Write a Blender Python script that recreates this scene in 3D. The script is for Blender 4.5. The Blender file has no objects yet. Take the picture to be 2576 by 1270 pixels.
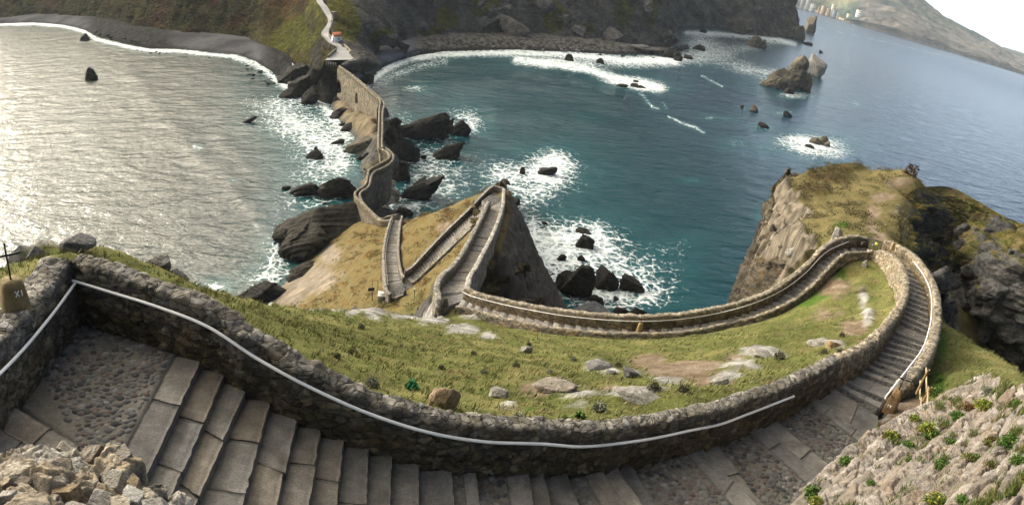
import bpy, bmesh, math, random
import numpy as np
from mathutils import Vector, Matrix
from mathutils.geometry import delaunay_2d_cdt
from mathutils.bvhtree import BVHTree

SC = bpy.context.scene
COL = SC.collection
RNG = np.random.RandomState(7)
random.seed(7)

# ------------------------------------------------------------------ camera
F, CX, CY, H = 1850.0, 1288.0, 635.0, 55.0
_th0, _p = -0.25, math.radians(23.7)
UC = np.array([-math.sin(_p)*math.sin(_th0), math.cos(_p), -math.sin(_p)*math.cos(_th0)])
HF = np.array([0, 0, 1.0]) - UC*UC[2]
HF /= np.linalg.norm(HF)
HX = np.cross(HF, UC)
if HX[0] < 0:
    HX = -HX
CAMP = np.array([0, 0, H])


def ray(x, y):
    """world direction of a point of the panorama (2576 x 1270 units)"""
    t = (x-CX)/F
    c = np.array([math.sin(t), (CY-y)/F, math.cos(t)])
    return np.array([c@HX, c@HF, c@UC])


def Pr(x, y, r):
    return CAMP + ray(x, y)*r


def Pz(x, y, z=0.0):
    d = ray(x, y)
    return CAMP + d*((z-H)/d[2])


def rz(x, y, z=0.0):
    return (z-H)/ray(x, y)[2]


def proj(P):
    P = np.atleast_2d(P)-CAMP
    c0 = P[:, 0]*HX[0]+P[:, 1]*HF[0]+P[:, 2]*UC[0]
    c1 = P[:, 0]*HX[1]+P[:, 1]*HF[1]+P[:, 2]*UC[1]
    c2 = P[:, 0]*HX[2]+P[:, 1]*HF[2]+P[:, 2]*UC[2]
    rr = np.hypot(c0, c2)
    return CX+F*np.arctan2(c0, c2), CY-F*c1/np.maximum(rr, 1e-6), rr


def PN(n):
    """control node: (x, y, 'z', v) or (x, y, 'r', v)"""
    x, y, k, v = n
    return Pz(x, y, v) if k == 'z' else Pr(x, y, v)


cam = bpy.data.cameras.new('camera')
camo = bpy.data.objects.new('camera', cam)
COL.objects.link(camo)
cam.type = 'PANO'
cam.panorama_type = 'CENTRAL_CYLINDRICAL'
cam.central_cylindrical_range_u_min = -CX/F
cam.central_cylindrical_range_u_max = CX/F
cam.central_cylindrical_range_v_min = -CY/F
cam.central_cylindrical_range_v_max = CY/F
cam.central_cylindrical_radius = 1.0
cam.clip_end = 60000
cam.clip_start = 0.05
M = Matrix.Identity(4)
for i, s in ((0, 1), (1, 1), (2, -1)):
    col = (HX[i]*s, HF[i]*s, UC[i]*s)
    for k in range(3):
        M[k][i] = col[k]
M.translation = CAMP
camo.matrix_world = M
SC.camera = camo

# ------------------------------------------------------------------ noise
_perm = np.random.RandomState(3).permutation(256)
_perm = np.concatenate([_perm, _perm, _perm])
_g = np.random.RandomState(5).normal(size=(256, 3))
_g /= np.linalg.norm(_g, axis=1)[:, None]


def pn(P):
    P = np.asarray(P, float)
    i = np.floor(P).astype(np.int64)
    f = P-i
    i &= 255
    u = f*f*f*(f*(f*6-15)+10)
    out = 0
    for a in (0, 1):
        for b in (0, 1):
            for c in (0, 1):
                h = _perm[_perm[_perm[(i[:, 0]+a) & 255]+((i[:, 1]+b) & 255)]+((i[:, 2]+c) & 255)]
                g = _g[h]
                d = g[:, 0]*(f[:, 0]-a)+g[:, 1]*(f[:, 1]-b)+g[:, 2]*(f[:, 2]-c)
                w = (u[:, 0] if a else 1-u[:, 0])*(u[:, 1] if b else 1-u[:, 1])*(u[:, 2] if c else 1-u[:, 2])
                out = out+d*w
    return out*1.5


def fbm(P, o=4, gain=.5, lac=2.03):
    P = np.asarray(P, float)
    a, s, t = 1.0, 0, 0
    for k in range(o):
        s = s+a*pn(P+17.3*k)
        t += a
        a *= gain
        P = P*lac
    return s/t


def ridged(P, o=4, gain=.5, lac=2.1):
    P = np.asarray(P, float)
    a, s, t = 1.0, 0, 0
    for k in range(o):
        s = s+a*(1-2*np.abs(pn(P+11.7*k)))
        t += a
        a *= gain
        P = P*lac
    return s/t


_vr = np.random.RandomState(11).rand(256, 4)


def vor(P, met=2):
    """F1, F2, cell random (N,) of a jittered grid"""
    P = np.asarray(P, float)
    i = np.floor(P).astype(np.int64)
    f = P-i
    n = len(P)
    f1 = np.full(n, 9.0)
    f2 = np.full(n, 9.0)
    cid = np.zeros(n, np.int64)
    for a in (-1, 0, 1):
        for b in (-1, 0, 1):
            for c in (-1, 0, 1):
                h = _perm[_perm[_perm[(i[:, 0]+a) & 255]+((i[:, 1]+b) & 255)]+((i[:, 2]+c) & 255)]
                q = _vr[h]
                dx, dy, dz_ = a+q[:, 0]-f[:, 0], b+q[:, 1]-f[:, 1], c+q[:, 2]-f[:, 2]
                if met == 2:
                    d = np.sqrt(dx*dx+dy*dy+dz_*dz_)
                else:
                    d = .75*np.maximum(np.maximum(np.abs(dx), np.abs(dy)), np.abs(dz_))+.25*np.sqrt(dx*dx+dy*dy+dz_*dz_)
                m = d < f1
                f2 = np.where(m, f1, np.minimum(f2, d))
                f1 = np.where(m, d, f1)
                cid = np.where(m, h, cid)
    return f1, f2, _vr[cid, 3], _vr[cid, 2]


def sstep(a, b, x):
    t = np.clip((x-a)/(b-a), 0, 1)
    return t*t*(3-2*t)


def lerp(a, b, t):
    return a+(b-a)*t


# ------------------------------------------------------------------ meshes
def mesh_np(name, V, Fc, mat=None, col=None, attrs=None, smooth=True, parent=None, mats=None, mi=None):
    me = bpy.data.meshes.new(name)
    V = np.asarray(V, np.float32)
    if isinstance(Fc, np.ndarray):
        n, k = Fc.shape
        loops = Fc.reshape(-1).astype(np.int32)
        st = np.arange(n, dtype=np.int32)*k
    else:
        loops = np.concatenate([np.asarray(x, np.int32).reshape(-1) for x in Fc])
        ks = np.concatenate([np.full(len(x), np.asarray(x).shape[1], np.int32) for x in Fc])
        n = len(ks)
        st = np.concatenate([[0], np.cumsum(ks)[:-1]]).astype(np.int32)
    me.vertices.add(len(V))
    me.vertices.foreach_set('co', V.reshape(-1))
    me.loops.add(len(loops))
    me.loops.foreach_set('vertex_index', loops)
    me.polygons.add(n)
    me.polygons.foreach_set('loop_start', st)
    if smooth:
        me.polygons.foreach_set('use_smooth', np.ones(n, bool))
    if mi is not None:
        me.polygons.foreach_set('material_index', np.asarray(mi, np.int32))
    me.update(calc_edges=True)
    if col is not None:
        c = np.ones((len(V), 4), np.float32)
        c[:, :3] = np.clip(col, 0, 1)
        a = me.color_attributes.new('Col', 'FLOAT_COLOR', 'POINT')
        a.data.foreach_set('color', c.reshape(-1))
    for k, v in (attrs or {}).items():
        a = me.attributes.new(k, 'FLOAT', 'POINT')
        a.data.foreach_set('value', np.asarray(v, np.float32))
    for m in (mats or ([mat] if mat else [])):
        me.materials.append(m)
    o = bpy.data.objects.new(name, me)
    COL.objects.link(o)
    if parent:
        o.parent = parent
    return o


def tag(o, label=None, cat=None, group=None, kind=None):
    if label:
        o['label'] = label
    if cat:
        o['category'] = cat
    if group:
        o['group'] = group
    if kind:
        o['kind'] = kind
    return o


def empty(name, loc, rz_=0.0):
    o = bpy.data.objects.new(name, None)
    o.empty_display_size = .2
    COL.objects.link(o)
    o.location = [float(v) for v in loc]
    o.rotation_euler = (0, 0, rz_)
    return o


def gridF(nu, nv, wrap=False):
    """faces of a grid with nu rows, nv columns (index = u*nv+v)"""
    u = np.arange(nu-1)[:, None]
    v = np.arange(nv if wrap else nv-1)[None, :]
    v2 = (v+1) % nv
    a = u*nv+v
    b = u*nv+v2
    c = (u+1)*nv+v2
    d = (u+1)*nv+v
    return np.stack([a, b, c, d], -1).reshape(-1, 4)


def cr_mat(n, m):
    """Catmull-Rom resampling matrix n -> m"""
    W = np.zeros((m, n))
    for k, t in enumerate(np.linspace(0, n-1, m)):
        i = min(int(t), n-2)
        f = t-i
        w = [-.5*f**3+f*f-.5*f, 1.5*f**3-2.5*f*f+1, -1.5*f**3+2*f*f+.5*f, .5*f**3-.5*f*f]
        for j, ww in zip((i-1, i, i+1, i+2), w):
            if j < 0:
                W[k, 0] += 2*ww
                W[k, 1] -= ww
            elif j > n-1:
                W[k, n-1] += 2*ww
                W[k, n-2] -= ww
            else:
                W[k, j] += ww
    return W


def crv(P, m):
    P = np.asarray(P, float)
    if P.ndim == 1:
        return cr_mat(len(P), m)@P
    return cr_mat(len(P), m)@P


def resample(P, ds, extra=()):
    """smooth polyline at about ds spacing; extra arrays resampled alike"""
    P = np.asarray(P, float)
    D = crv(P, max(200, len(P)*40))
    L = np.concatenate([[0], np.cumsum(np.linalg.norm(np.diff(D, axis=0), axis=1))])
    n = max(2, int(round(L[-1]/ds))+1)
    s = np.linspace(0, L[-1], n)
    out = np.stack([np.interp(s, L, D[:, k]) for k in range(3)], -1)
    ex = []
    for e in extra:
        d = crv(np.asarray(e, float), len(D))
        ex.append(np.interp(s, L, d))
    return (out, s)+tuple(ex)


def gnorm(G):
    """normals of a (nu,nv,3) grid"""
    du = np.gradient(G, axis=0)
    dv = np.gradient(G, axis=1)
    n = np.cross(du, dv)
    n /= np.maximum(np.linalg.norm(n, axis=2), 1e-9)[..., None]
    return n


class MB:
    """collects shapes into one mesh"""
    def __init__(s):
        s.v, s.q, s.t, s.c, s.n = [], [], [], [], 0

    def add(s, V, Q=None, T=None, col=(.5, .5, .5)):
        V = np.asarray(V, float)
        if Q is not None and len(Q):
            s.q.append(np.asarray(Q)+s.n)
        if T is not None and len(T):
            s.t.append(np.asarray(T)+s.n)
        s.v.append(V)
        c = np.asarray(col, float)
        s.c.append(np.broadcast_to(c, V.shape) if c.ndim == 1 else c)
        s.n += len(V)
        return s

    def hexa(s, C, col=(.5, .5, .5), bev=0.0):
        """C: 8 corners: bottom 4 ccw, top 4 ccw"""
        C = np.asarray(C, float)
        if bev <= 0:
            s.add(C, [(3, 2, 1, 0), (4, 5, 6, 7), (0, 1, 5, 4), (1, 2, 6, 5), (2, 3, 7, 6), (3, 0, 4, 7)], col=col)
        else:
            bm = bmesh.new()
            vs = [bm.verts.new(c) for c in C]
            for f in [(3, 2, 1, 0), (4, 5, 6, 7), (0, 1, 5, 4), (1, 2, 6, 5), (2, 3, 7, 6), (3, 0, 4, 7)]:
                bm.faces.new([vs[k] for k in f])
            bmesh.ops.bevel(bm, geom=bm.edges[:], offset=bev, segments=2, affect='EDGES', clamp_overlap=True)
            bm.verts.index_update()
            V = np.array([v.co[:] for v in bm.verts])
            s.add(V, [[v.index for v in f.verts] for f in bm.faces if len(f.verts) == 4],
                  [[v.index for v in f.verts] for f in bm.faces if len(f.verts) == 3], col=col)
            bm.free()
        return s

    def box(s, c, d, rot=0.0, col=(.5, .5, .5), bev=0.0, axes=None):
        dx, dy, dz = d[0]/2, d[1]/2, d[2]/2
        B = np.array([(-dx, -dy, -dz), (dx, -dy, -dz), (dx, dy, -dz), (-dx, dy, -dz),
                      (-dx, -dy, dz), (dx, -dy, dz), (dx, dy, dz), (-dx, dy, dz)])
        if axes is not None:
            B = B@np.asarray(axes, float)
        elif rot:
            cs, sn = math.cos(rot), math.sin(rot)
            B = B@np.array([(cs, sn, 0), (-sn, cs, 0), (0, 0, 1)])
        return s.hexa(B+np.asarray(c, float), col, bev)

    def tube(s, P, r, n=8, col=(.5, .5, .5), cap=True):
        P = np.asarray(P, float)
        m = len(P)
        r = np.broadcast_to(np.asarray(r, float), (m,))
        T = np.gradient(P, axis=0)
        T /= np.maximum(np.linalg.norm(T, axis=1), 1e-9)[:, None]
        up = np.array([0, 0, 1.0]) if abs(T[:, 2]).mean() < .9 else np.array([1.0, 0, 0])
        A = np.cross(T, up)
        A /= np.linalg.norm(A, axis=1)[:, None]
        B = np.cross(T, A)
        a = np.linspace(0, 2*np.pi, n, endpoint=False)
        V = P[:, None, :]+r[:, None, None]*(np.cos(a)[None, :, None]*A[:, None, :]+np.sin(a)[None, :, None]*B[:, None, :])
        V = V.reshape(-1, 3)
        Q = gridF(m, n, True)
        T3 = []
        if cap:
            V = np.vstack([V, P[0], P[-1]])
            for k in range(n):
                T3.append((m*n, k, (k+1) % n))
                T3.append((m*n+1, (m-1)*n+(k+1) % n, (m-1)*n+k))
        return s.add(V, Q, T3, col)

    def build(s, name, mat, parent=None, smooth=False, attrs=None):
        V = np.vstack(s.v)
        C = np.vstack(s.c)
        Fc = []
        if s.q:
            Fc.append(np.vstack(s.q))
        if s.t:
            Fc.append(np.vstack(s.t))
        if parent is not None:
            V = V-np.array(parent.location[:]) if parent.rotation_euler.z == 0 else V
        return mesh_np(name, V, Fc if len(Fc) > 1 else Fc[0], mat, C, attrs, smooth, parent)
# ------------------------------------------------------------------ materials
def nt(name):
    m = bpy.data.materials.new(name)
    m.use_nodes = True
    t = m.node_tree
    b = t.nodes['Principled BSDF']
    return m, t, b


def N(t, typ, **kw):
    n = t.nodes.new(typ)
    for k, v in kw.items():
        if k in n.inputs:
            n.inputs[k].default_value = v
        else:
            setattr(n, k, v)
    return n


def mth(t, op, a, b=None, c=None, clamp=False):
    n = t.nodes.new('ShaderNodeMath')
    n.operation = op
    n.use_clamp = clamp
    for k, v in enumerate((a, b, c)):
        if v is None:
            continue
        if hasattr(v, 'links'):
            t.links.new(v, n.inputs[k])
        else:
            n.inputs[k].default_value = v
    return n.outputs[0]


def mixc(t, fac, a, b, mode='MIX'):
    n = t.nodes.new('ShaderNodeMix')
    n.data_type = 'RGBA'
    n.blend_type = mode
    for k, v in ((0, fac), (6, a), (7, b)):
        if hasattr(v, 'links'):
            t.links.new(v, n.inputs[k])
        elif isinstance(v, (int, float)):
            n.inputs[k].default_value = v
        else:
            n.inputs[k].default_value = (*v, 1)
    return n.outputs[2]


def ramp(t, fac, stops):
    n = t.nodes.new('ShaderNodeValToRGB')
    e = n.color_ramp.elements
    while len(e) < len(stops):
        e.new(.5)
    for k, (p, c) in enumerate(stops):
        e[k].position = p
        e[k].color = (*c, 1) if hasattr(c, '__len__') else (c, c, c, 1)
    t.links.new(fac, n.inputs[0])
    return n.outputs[0]


def gpos(t):
    return t.nodes.new('ShaderNodeNewGeometry').outputs['Position']


def noise(t, scale, detail=4, rough=.6, vec=None, dist=0.0):
    n = N(t, 'ShaderNodeTexNoise', Scale=scale, Detail=detail, Roughness=rough, Distortion=dist)
    t.links.new(vec if vec is not None else gpos(t), n.inputs['Vector'])
    return n.outputs[0]


def attr_mat(name, scales=((3, .35), (14, .3)), bump=((6, .15), (30, .06)), rough=.9, spec=.25, tint=None, stretch=None, stones=None):
    """colour from the mesh's own per-point albedo, broken up by noise, with bump"""
    m, t, b = nt(name)
    a = N(t, 'ShaderNodeAttribute', attribute_name='Col')
    c = a.outputs['Color']
    vec = gpos(t)
    if stretch:
        mp = N(t, 'ShaderNodeMapping')
        mp.inputs['Rotation'].default_value = stretch[0]
        mp.inputs['Scale'].default_value = stretch[1]
        t.links.new(vec, mp.inputs['Vector'])
        vec = mp.outputs[0]
    for s, amt in scales:
        f = noise(t, s, 5, .65, vec)
        k = mth(t, 'MULTIPLY_ADD', f, 2*amt*2.0, 1-2*amt)
        n = t.nodes.new('ShaderNodeVectorMath')
        n.operation = 'SCALE'
        t.links.new(c, n.inputs[0])
        t.links.new(k, n.inputs['Scale'])
        c = n.outputs[0]
    hs = None
    if stones:
        wn_ = N(t, 'ShaderNodeTexNoise', Scale=stones*.45, Detail=4, Roughness=.6)
        t.links.new(vec, wn_.inputs['Vector'])
        wv_ = t.nodes.new('ShaderNodeVectorMath')
        wv_.operation = 'MULTIPLY_ADD'
        t.links.new(wn_.outputs['Color'], wv_.inputs[0])
        wv_.inputs[1].default_value = (1.1/stones,)*3
        mp_ = N(t, 'ShaderNodeMapping')
        mp_.inputs['Scale'].default_value = (.8, .8, 1.35)
        t.links.new(vec, mp_.inputs['Vector'])
        t.links.new(mp_.outputs[0], wv_.inputs[2])
        v1 = N(t, 'ShaderNodeTexVoronoi', Scale=stones, Randomness=.9)
        v1.feature = 'DISTANCE_TO_EDGE'
        t.links.new(wv_.outputs[0], v1.inputs['Vector'])
        v2 = N(t, 'ShaderNodeTexVoronoi', Scale=stones, Randomness=.9)
        t.links.new(wv_.outputs[0], v2.inputs['Vector'])
        sx_ = N(t, 'ShaderNodeSeparateColor')
        t.links.new(v2.outputs['Color'], sx_.inputs[0])
        ed_ = mth(t, 'DIVIDE', v1.outputs['Distance'], .09, clamp=True)
        val = mth(t, 'MULTIPLY', mth(t, 'MULTIPLY_ADD', sx_.outputs[0], .95, .52), mth(t, 'MULTIPLY_ADD', ed_, .42, .58))
        n = t.nodes.new('ShaderNodeVectorMath')
        n.operation = 'SCALE'
        t.links.new(c, n.inputs[0])
        t.links.new(val, n.inputs['Scale'])
        c = n.outputs[0]
        c = mixc(t, mth(t, 'MULTIPLY', sx_.outputs[1], .22), c, (.16, .115, .06))
        hs = mth(t, 'MULTIPLY', mth(t, 'MULTIPLY_ADD', sx_.outputs[2], .6, .6), mth(t, 'MULTIPLY', ed_, .16/stones))
    t.links.new(c, b.inputs['Base Color'])
    b.inputs['Roughness'].default_value = rough
    b.inputs['Specular IOR Level'].default_value = spec
    h = None
    for s, amt in bump:
        x = mth(t, 'MULTIPLY', noise(t, s, 6, .7, vec), amt)
        h = x if h is None else mth(t, 'ADD', h, x)
    if hs is not None:
        h = mth(t, 'ADD', h, hs)
    if h is not None:
        bp = N(t, 'ShaderNodeBump', Strength=1.0, Distance=1.0)
        t.links.new(h, bp.inputs['Height'])
        t.links.new(bp.outputs[0], b.inputs['Normal'])
    return m


M_STONE = attr_mat('stone_masonry', ((9, .3), (45, .3)), ((18, .02), (70, .012)), .92, stones=5.5)
M_STEP = attr_mat('step_stone', ((1.3, .22), (5, .3), (30, .35), (120, .2)), ((5, .02), (14, .014), (60, .009)), .85)
M_GROUND = attr_mat('turf_and_soil', ((1.5, .3), (8, .35)), ((3, .18), (12, .07)), .95, .03)
M_FARGROUND = attr_mat('far_slopes', ((.03, .3), (.12, .35), (.7, .4)), ((.35, 1.6), (1.5, .5)), .95, .03)
M_ROCK = attr_mat('rock', ((.8, .3), (4, .45), (11, .3)), ((1.2, .35), (5, .22)), .9, .12)
M_ROCKN = attr_mat('near_rock', ((6, .3), (30, .35)), ((9, .06), (40, .03)), .9, .25)
M_CLIFF = attr_mat('layered_cliff', ((.25, .35), (1.3, .5), (5, .4)), ((.5, 1.3), (2.5, .6), (9, .12)), .95, .05, stretch=((.5, .75, .3), (1, 1, 3.0)))
M_FARCLIFF = attr_mat('far_cliff', ((.06, .35), (.3, .5), (1.1, .5)), ((.12, 6), (.6, 2.4)), .95, .03, stretch=((.4, .6, .3), (1, 1, 2.2)))
M_PEBBLE = attr_mat('beach_shingle', ((.3, .2), (3, .5)), ((3, .3),), .95, .03)
M_LEAF = attr_mat('leaves', ((12, .3),), (), .8, .2)
M_PAINT = attr_mat('painted_metal', ((5, .08),), (), .4, .5)
M_WOOD = attr_mat('timber', ((8, .15), (40, .15)), ((50, .004),), .8, .2)
M_WALLPAINT = attr_mat('rendered_wall', ((2, .08), (20, .06)), (), .85, .2)
M_IRON = attr_mat('dark_iron', ((10, .2),), (), .6, .4)
M_ROAD = attr_mat('concrete_road', ((.4, .15), (4, .15)), ((8, .02),), .9, .2)
# ------------------------------------------------------------------ light, sky, air
SUN_AZ, SUN_EL = math.radians(-60), math.radians(27)      # azimuth from +Y, negative = left
w = bpy.data.worlds.new('World')
SC.world = w
w.use_nodes = True
wt = w.node_tree
bg = wt.nodes['Background']
sky = N(wt, 'ShaderNodeTexSky')
sky.sky_type = 'NISHITA'
sky.sun_disc = False
sky.sun_elevation = SUN_EL
sky.sun_rotation = SUN_AZ
sky.air_density = 1.0
sky.dust_density = 1.6
sky.ozone_density = 1.0
sky.altitude = 50
# bright cloud bank: white towards the horizon, warm round the veiled sun, over the clear-sky model
tc = N(wt, 'ShaderNodeTexCoord')
sxyz = N(wt, 'ShaderNodeSeparateXYZ')
wt.links.new(tc.outputs['Generated'], sxyz.inputs[0])
zc = mth(wt, 'MAXIMUM', sxyz.outputs['Z'], 0.0)
hor = mth(wt, 'POWER', 2.718, mth(wt, 'MULTIPLY', zc, -6.0))
dt_ = N(wt, 'ShaderNodeVectorMath')
dt_.operation = 'DOT_PRODUCT'
wt.links.new(tc.outputs['Generated'], dt_.inputs[0])
dt_.inputs[1].default_value = (math.sin(SUN_AZ)*math.cos(SUN_EL), math.cos(SUN_AZ)*math.cos(SUN_EL), math.sin(SUN_EL))
glow = mth(wt, 'POWER', 2.718, mth(wt, 'MULTIPLY', mth(wt, 'SUBTRACT', 1.0, dt_.outputs['Value']), -5.0))
cn = noise(wt, 2.2, 6, .6, tc.outputs['Generated'])
cl = mth(wt, 'MULTIPLY_ADD', cn, 1.2, .35)
hz_ = mixc(wt, 1.0, (0, 0, 0), (5.3, 6.6, 8.8))
sc1 = N(wt, 'ShaderNodeVectorMath'); sc1.operation = 'SCALE'
fr_ = mth(wt, 'MULTIPLY_ADD', sxyz.outputs['Y'], .75, .42, clamp=True)     # bank brighter ahead, dimmed behind the viewer to darken faces turned that way
wt.links.new(hz_, sc1.inputs[0]); wt.links.new(mth(wt, 'MULTIPLY', mth(wt, 'MULTIPLY', hor, cl), fr_), sc1.inputs['Scale'])
sc2 = N(wt, 'ShaderNodeVectorMath'); sc2.operation = 'SCALE'
sc2.inputs[0].default_value = (37.0, 32.6, 24.0); wt.links.new(mth(wt, 'MULTIPLY', glow, cl), sc2.inputs['Scale'])
sc3 = N(wt, 'ShaderNodeVectorMath'); sc3.operation = 'SCALE'
wt.links.new(sky.outputs[0], sc3.inputs[0]); sc3.inputs['Scale'].default_value = .36
ad = N(wt, 'ShaderNodeVectorMath'); ad.operation = 'ADD'
wt.links.new(sc1.outputs[0], ad.inputs[0]); wt.links.new(sc2.outputs[0], ad.inputs[1])
ad2 = N(wt, 'ShaderNodeVectorMath'); ad2.operation = 'ADD'
wt.links.new(ad.outputs[0], ad2.inputs[0]); wt.links.new(sc3.outputs[0], ad2.inputs[1])
wt.links.new(ad2.outputs[0], bg.inputs['Color'])
bg.inputs['Strength'].default_value = 0.13

sl = bpy.data.lights.new('sun', 'SUN')
sl.energy = 1.7
sl.angle = math.radians(9.0)
sl.color = (1.0, .955, .88)
so = bpy.data.objects.new('sun', sl)
COL.objects.link(so)
sd = Vector((math.sin(SUN_AZ)*math.cos(SUN_EL), math.cos(SUN_AZ)*math.cos(SUN_EL), math.sin(SUN_EL)))
so.rotation_euler = sd.to_track_quat('Z', 'Y').to_euler()
so.location = sd*300
SC.view_settings.view_transform = 'Standard'
SC.view_settings.look = 'None'
SC.view_settings.exposure = 1.1
SC.view_settings.gamma = 1.0

# ------------------------------------------------------------------ sea
FOAM_L = [  # polylines (points, width, strength)
    ([(-40, 60), (90, 59), (165, 66), (215, 80), (240, 97), (270, 105), (330, 119), (380, 127), (450, 128), (530, 137), (590, 142)], 7, 1.0),
    ([(590, 142), (640, 160), (670, 178), (700, 205), (730, 225), (780, 245), (815, 265), (845, 300), (875, 325)], 13, .95),
    ([(920, 220), (945, 195), (975, 172), (1025, 150), (1090, 138), (1180, 134), (1290, 132), (1390, 135), (1480, 140), (1560, 150), (1640, 150), (1700, 152)], 13, 1.0),
    ([(935, 222), (965, 205), (1000, 185), (1050, 168), (1120, 152)], 16, .72),
    ([(1300, 150), (1400, 160), (1470, 172), (1530, 192), (1590, 208), (1660, 222)], 15, 1.0),
    ([(1612, 234), (1640, 268), (1658, 274)], 5, .8),
    ([(1680, 293), (1720, 312), (1750, 320), (1772, 334)], 5, .86),
    ([(1765, 190), (1790, 203), (1818, 218)], 4, .75),
    ([(1668, 258), (1678, 272)], 4, .7),
    ([(490, 372), (508, 374)], 6, 1.0), ([(575, 455), (592, 459)], 3, .75),
    ([(2060, 70), (2240, 108), (2320, 128), (2460, 160), (2600, 195)], 1.2, .66),
    ([(1725, 82), (1800, 84), (1880, 92), (1960, 100), (2000, 112)], 8, .85),
]
FOAM_B = [  # blobs (x, y, rx, ry, strength)
    (690, 275, 60, 30, .5), (720, 300, 90, 40, .62), (770, 325, 80, 40, .8), (825, 355, 55, 35, .85), (790, 395, 80, 40, .6),
    (855, 415, 45, 35, .85), (770, 440, 60, 35, .55), (730, 500, 40, 40, .4), (705, 570, 35, 70, .5), (695, 640, 35, 40, .75),
    (690, 690, 45, 30, .85), (640, 705, 40, 20, .55), (545, 722, 34, 15, .95), (640, 250, 60, 25, .4), (800, 505, 60, 35, .7), (840, 470, 40, 20, .6),
    (880, 340, 30, 40, .6), (610, 200, 40, 25, .3), (750, 250, 50, 20, .6),
    (1040, 230, 38, 14, .75), (1420, 158, 110, 14, .75), (1600, 165, 90, 14, .6), (1590, 206, 60, 13, 1.0), (1645, 222, 45, 9, .9),
    (1700, 150, 80, 16, .7), (1760, 105, 55, 26, .8), (1805, 135, 90, 26, .72), (1860, 165, 55, 14, .6), (1900, 118, 60, 12, .6), (1960, 105, 60, 8, .6),
    (1930, 195, 60, 22, .62), (1900, 178, 60, 9, .55), (1990, 238, 45, 10, .75), (2020, 245, 50, 8, .4), (2000, 190, 60, 30, .35),
    (1150, 285, 55, 30, .55), (1185, 312, 38, 28, .85), (1100, 335, 70, 22, .6), (1065, 395, 75, 45, .72), (1110, 425, 60, 40, .5),
    (1060, 495, 80, 45, .75), (1005, 525, 45, 25, .7), (1120, 470, 60, 40, .45), (1020, 300, 30, 40, .5), (980, 300, 30, 60, .5),
    (1330, 432, 100, 45, .66), (1395, 402, 42, 24, 1.0), (1385, 432, 35, 26, 1.0), (1260, 436, 55, 26, .7), (1330, 472, 90, 32, .62), (1310, 505, 80, 22, .5), (1410, 440, 65, 52, .58),
    (1310, 560, 60, 50, .5), (1340, 595, 60, 40, .8), (1425, 605, 95, 48, .95), (1480, 582, 50, 30, .8), (1400, 645, 90, 50, .95), (1375, 665, 60, 45, .9), (1500, 635, 70, 42, .72),
    (1590, 680, 85, 50, .66), (1560, 740, 105, 42, .78), (1640, 745, 75, 32, .55), (1670, 700, 60, 50, .42), (1480, 755, 70, 35, .85), (1560, 600, 45, 30, .35), (1440, 700, 80, 40, .7),
    (2050, 366, 90, 26, 1.0), (1998, 350, 50, 15, .8), (2085, 388, 60, 14, .65), (1855, 360, 32, 12, .58), (1897, 275, 26, 6, .55), (1920, 320, 28, 9, .65), (1975, 283, 28, 8, .7),
    (1785, 296, 15, 6, .65), (1830, 300, 30, 6, .5), (1740, 455, 20, 5, .5), (1925, 545, 12, 14, .7), (2150, 260, 16, 5, .5), (1690, 630, 60, 30, .32), (1725, 610, 40, 20, .3),
    (2565, 880, 40, 40, .45), (1350, 300, 60, 12, .25), (1400, 350, 50, 14, .28), (1470, 300, 40, 10, .22), (1200, 390, 40, 20, .35), (2200, 330, 60, 12, .25), (2160, 265, 15, 4, .5),
]


def seg_d(x, y, pts):
    d = np.full(x.shape, 1e9)
    for (ax, ay), (bx, by) in zip(pts[:-1], pts[1:]):
        vx, vy = bx-ax, by-ay
        t = np.clip(((x-ax)*vx+(y-ay)*vy)/(vx*vx+vy*vy), 0, 1)
        d = np.minimum(d, np.hypot(x-ax-t*vx, y-ay-t*vy))
    return d


azs = np.radians(np.linspace(-66, 66, 660))
rs = np.concatenate([np.geomspace(45, 1500, 430), np.geomspace(1530, 30000, 70)])
A, R = np.meshgrid(azs, rs)
P = np.stack([np.sin(A)*R, np.cos(A)*R, np.zeros_like(R)], -1).reshape(-1, 3)
sx, sy, _ = proj(P)
foam = np.zeros(len(P))
for pts, wd, st in FOAM_L:
    d = seg_d(sx, sy, pts)
    foam = np.maximum(foam, st*np.exp(-(d/wd)**2*.8))
soft = foam.copy()
for x, y, rx, ry, st in FOAM_B:
    q = ((sx-x)/rx/1.12)**2+((sy-y)/ry/1.12)**2
    b = st*np.exp(-q*.9)
    foam = 1-(1-foam)*(1-b*.97)
    soft = np.maximum(soft, st*np.exp(-q*.45))
    foam = np.maximum(foam, b)
foam = np.clip(foam, 0, 1)
# swell: low waves, and two long ridges running in to the beaches
z = .35*fbm(P*np.array([1/16., 1/11., 1]), 3)
for pts, wd, am in (([(330, 190), (420, 300), (500, 390), (590, 470), (660, 560), (690, 620)], 26, .45),
                    ([(560, 360), (640, 440), (700, 520)], 20, .25),
                    ([(1000, 250), (1150, 215), (1300, 205), (1450, 225), (1560, 260)], 22, 1.4),
                    ([(1250, 290), (1450, 300), (1600, 340)], 22, .8)):
    z += am*np.exp(-(seg_d(sx, sy, pts)/wd)**2)
z *= 1-sstep(900, 1500, R.reshape(-1))
P[:, 2] = z
bay = sstep(560, 760, sx-(sy-300)*.15)           # 0 on the side of the low sun, 1 in the right hand bay
deep = sstep(1500, 2100, sx+(300-sy)*1.3)
sea = mesh_np('sea', P, gridF(*R.shape), None, None, {'foam': foam, 'aer': soft, 'bay': bay, 'deep': deep, 'far': sstep(150, 1800, R.reshape(-1))})
tag(sea, kind='structure')
m, t, b = nt('sea_water')
fo = N(t, 'ShaderNodeAttribute', attribute_name='foam').outputs['Fac']
ae = N(t, 'ShaderNodeAttribute', attribute_name='aer').outputs['Fac']
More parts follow.
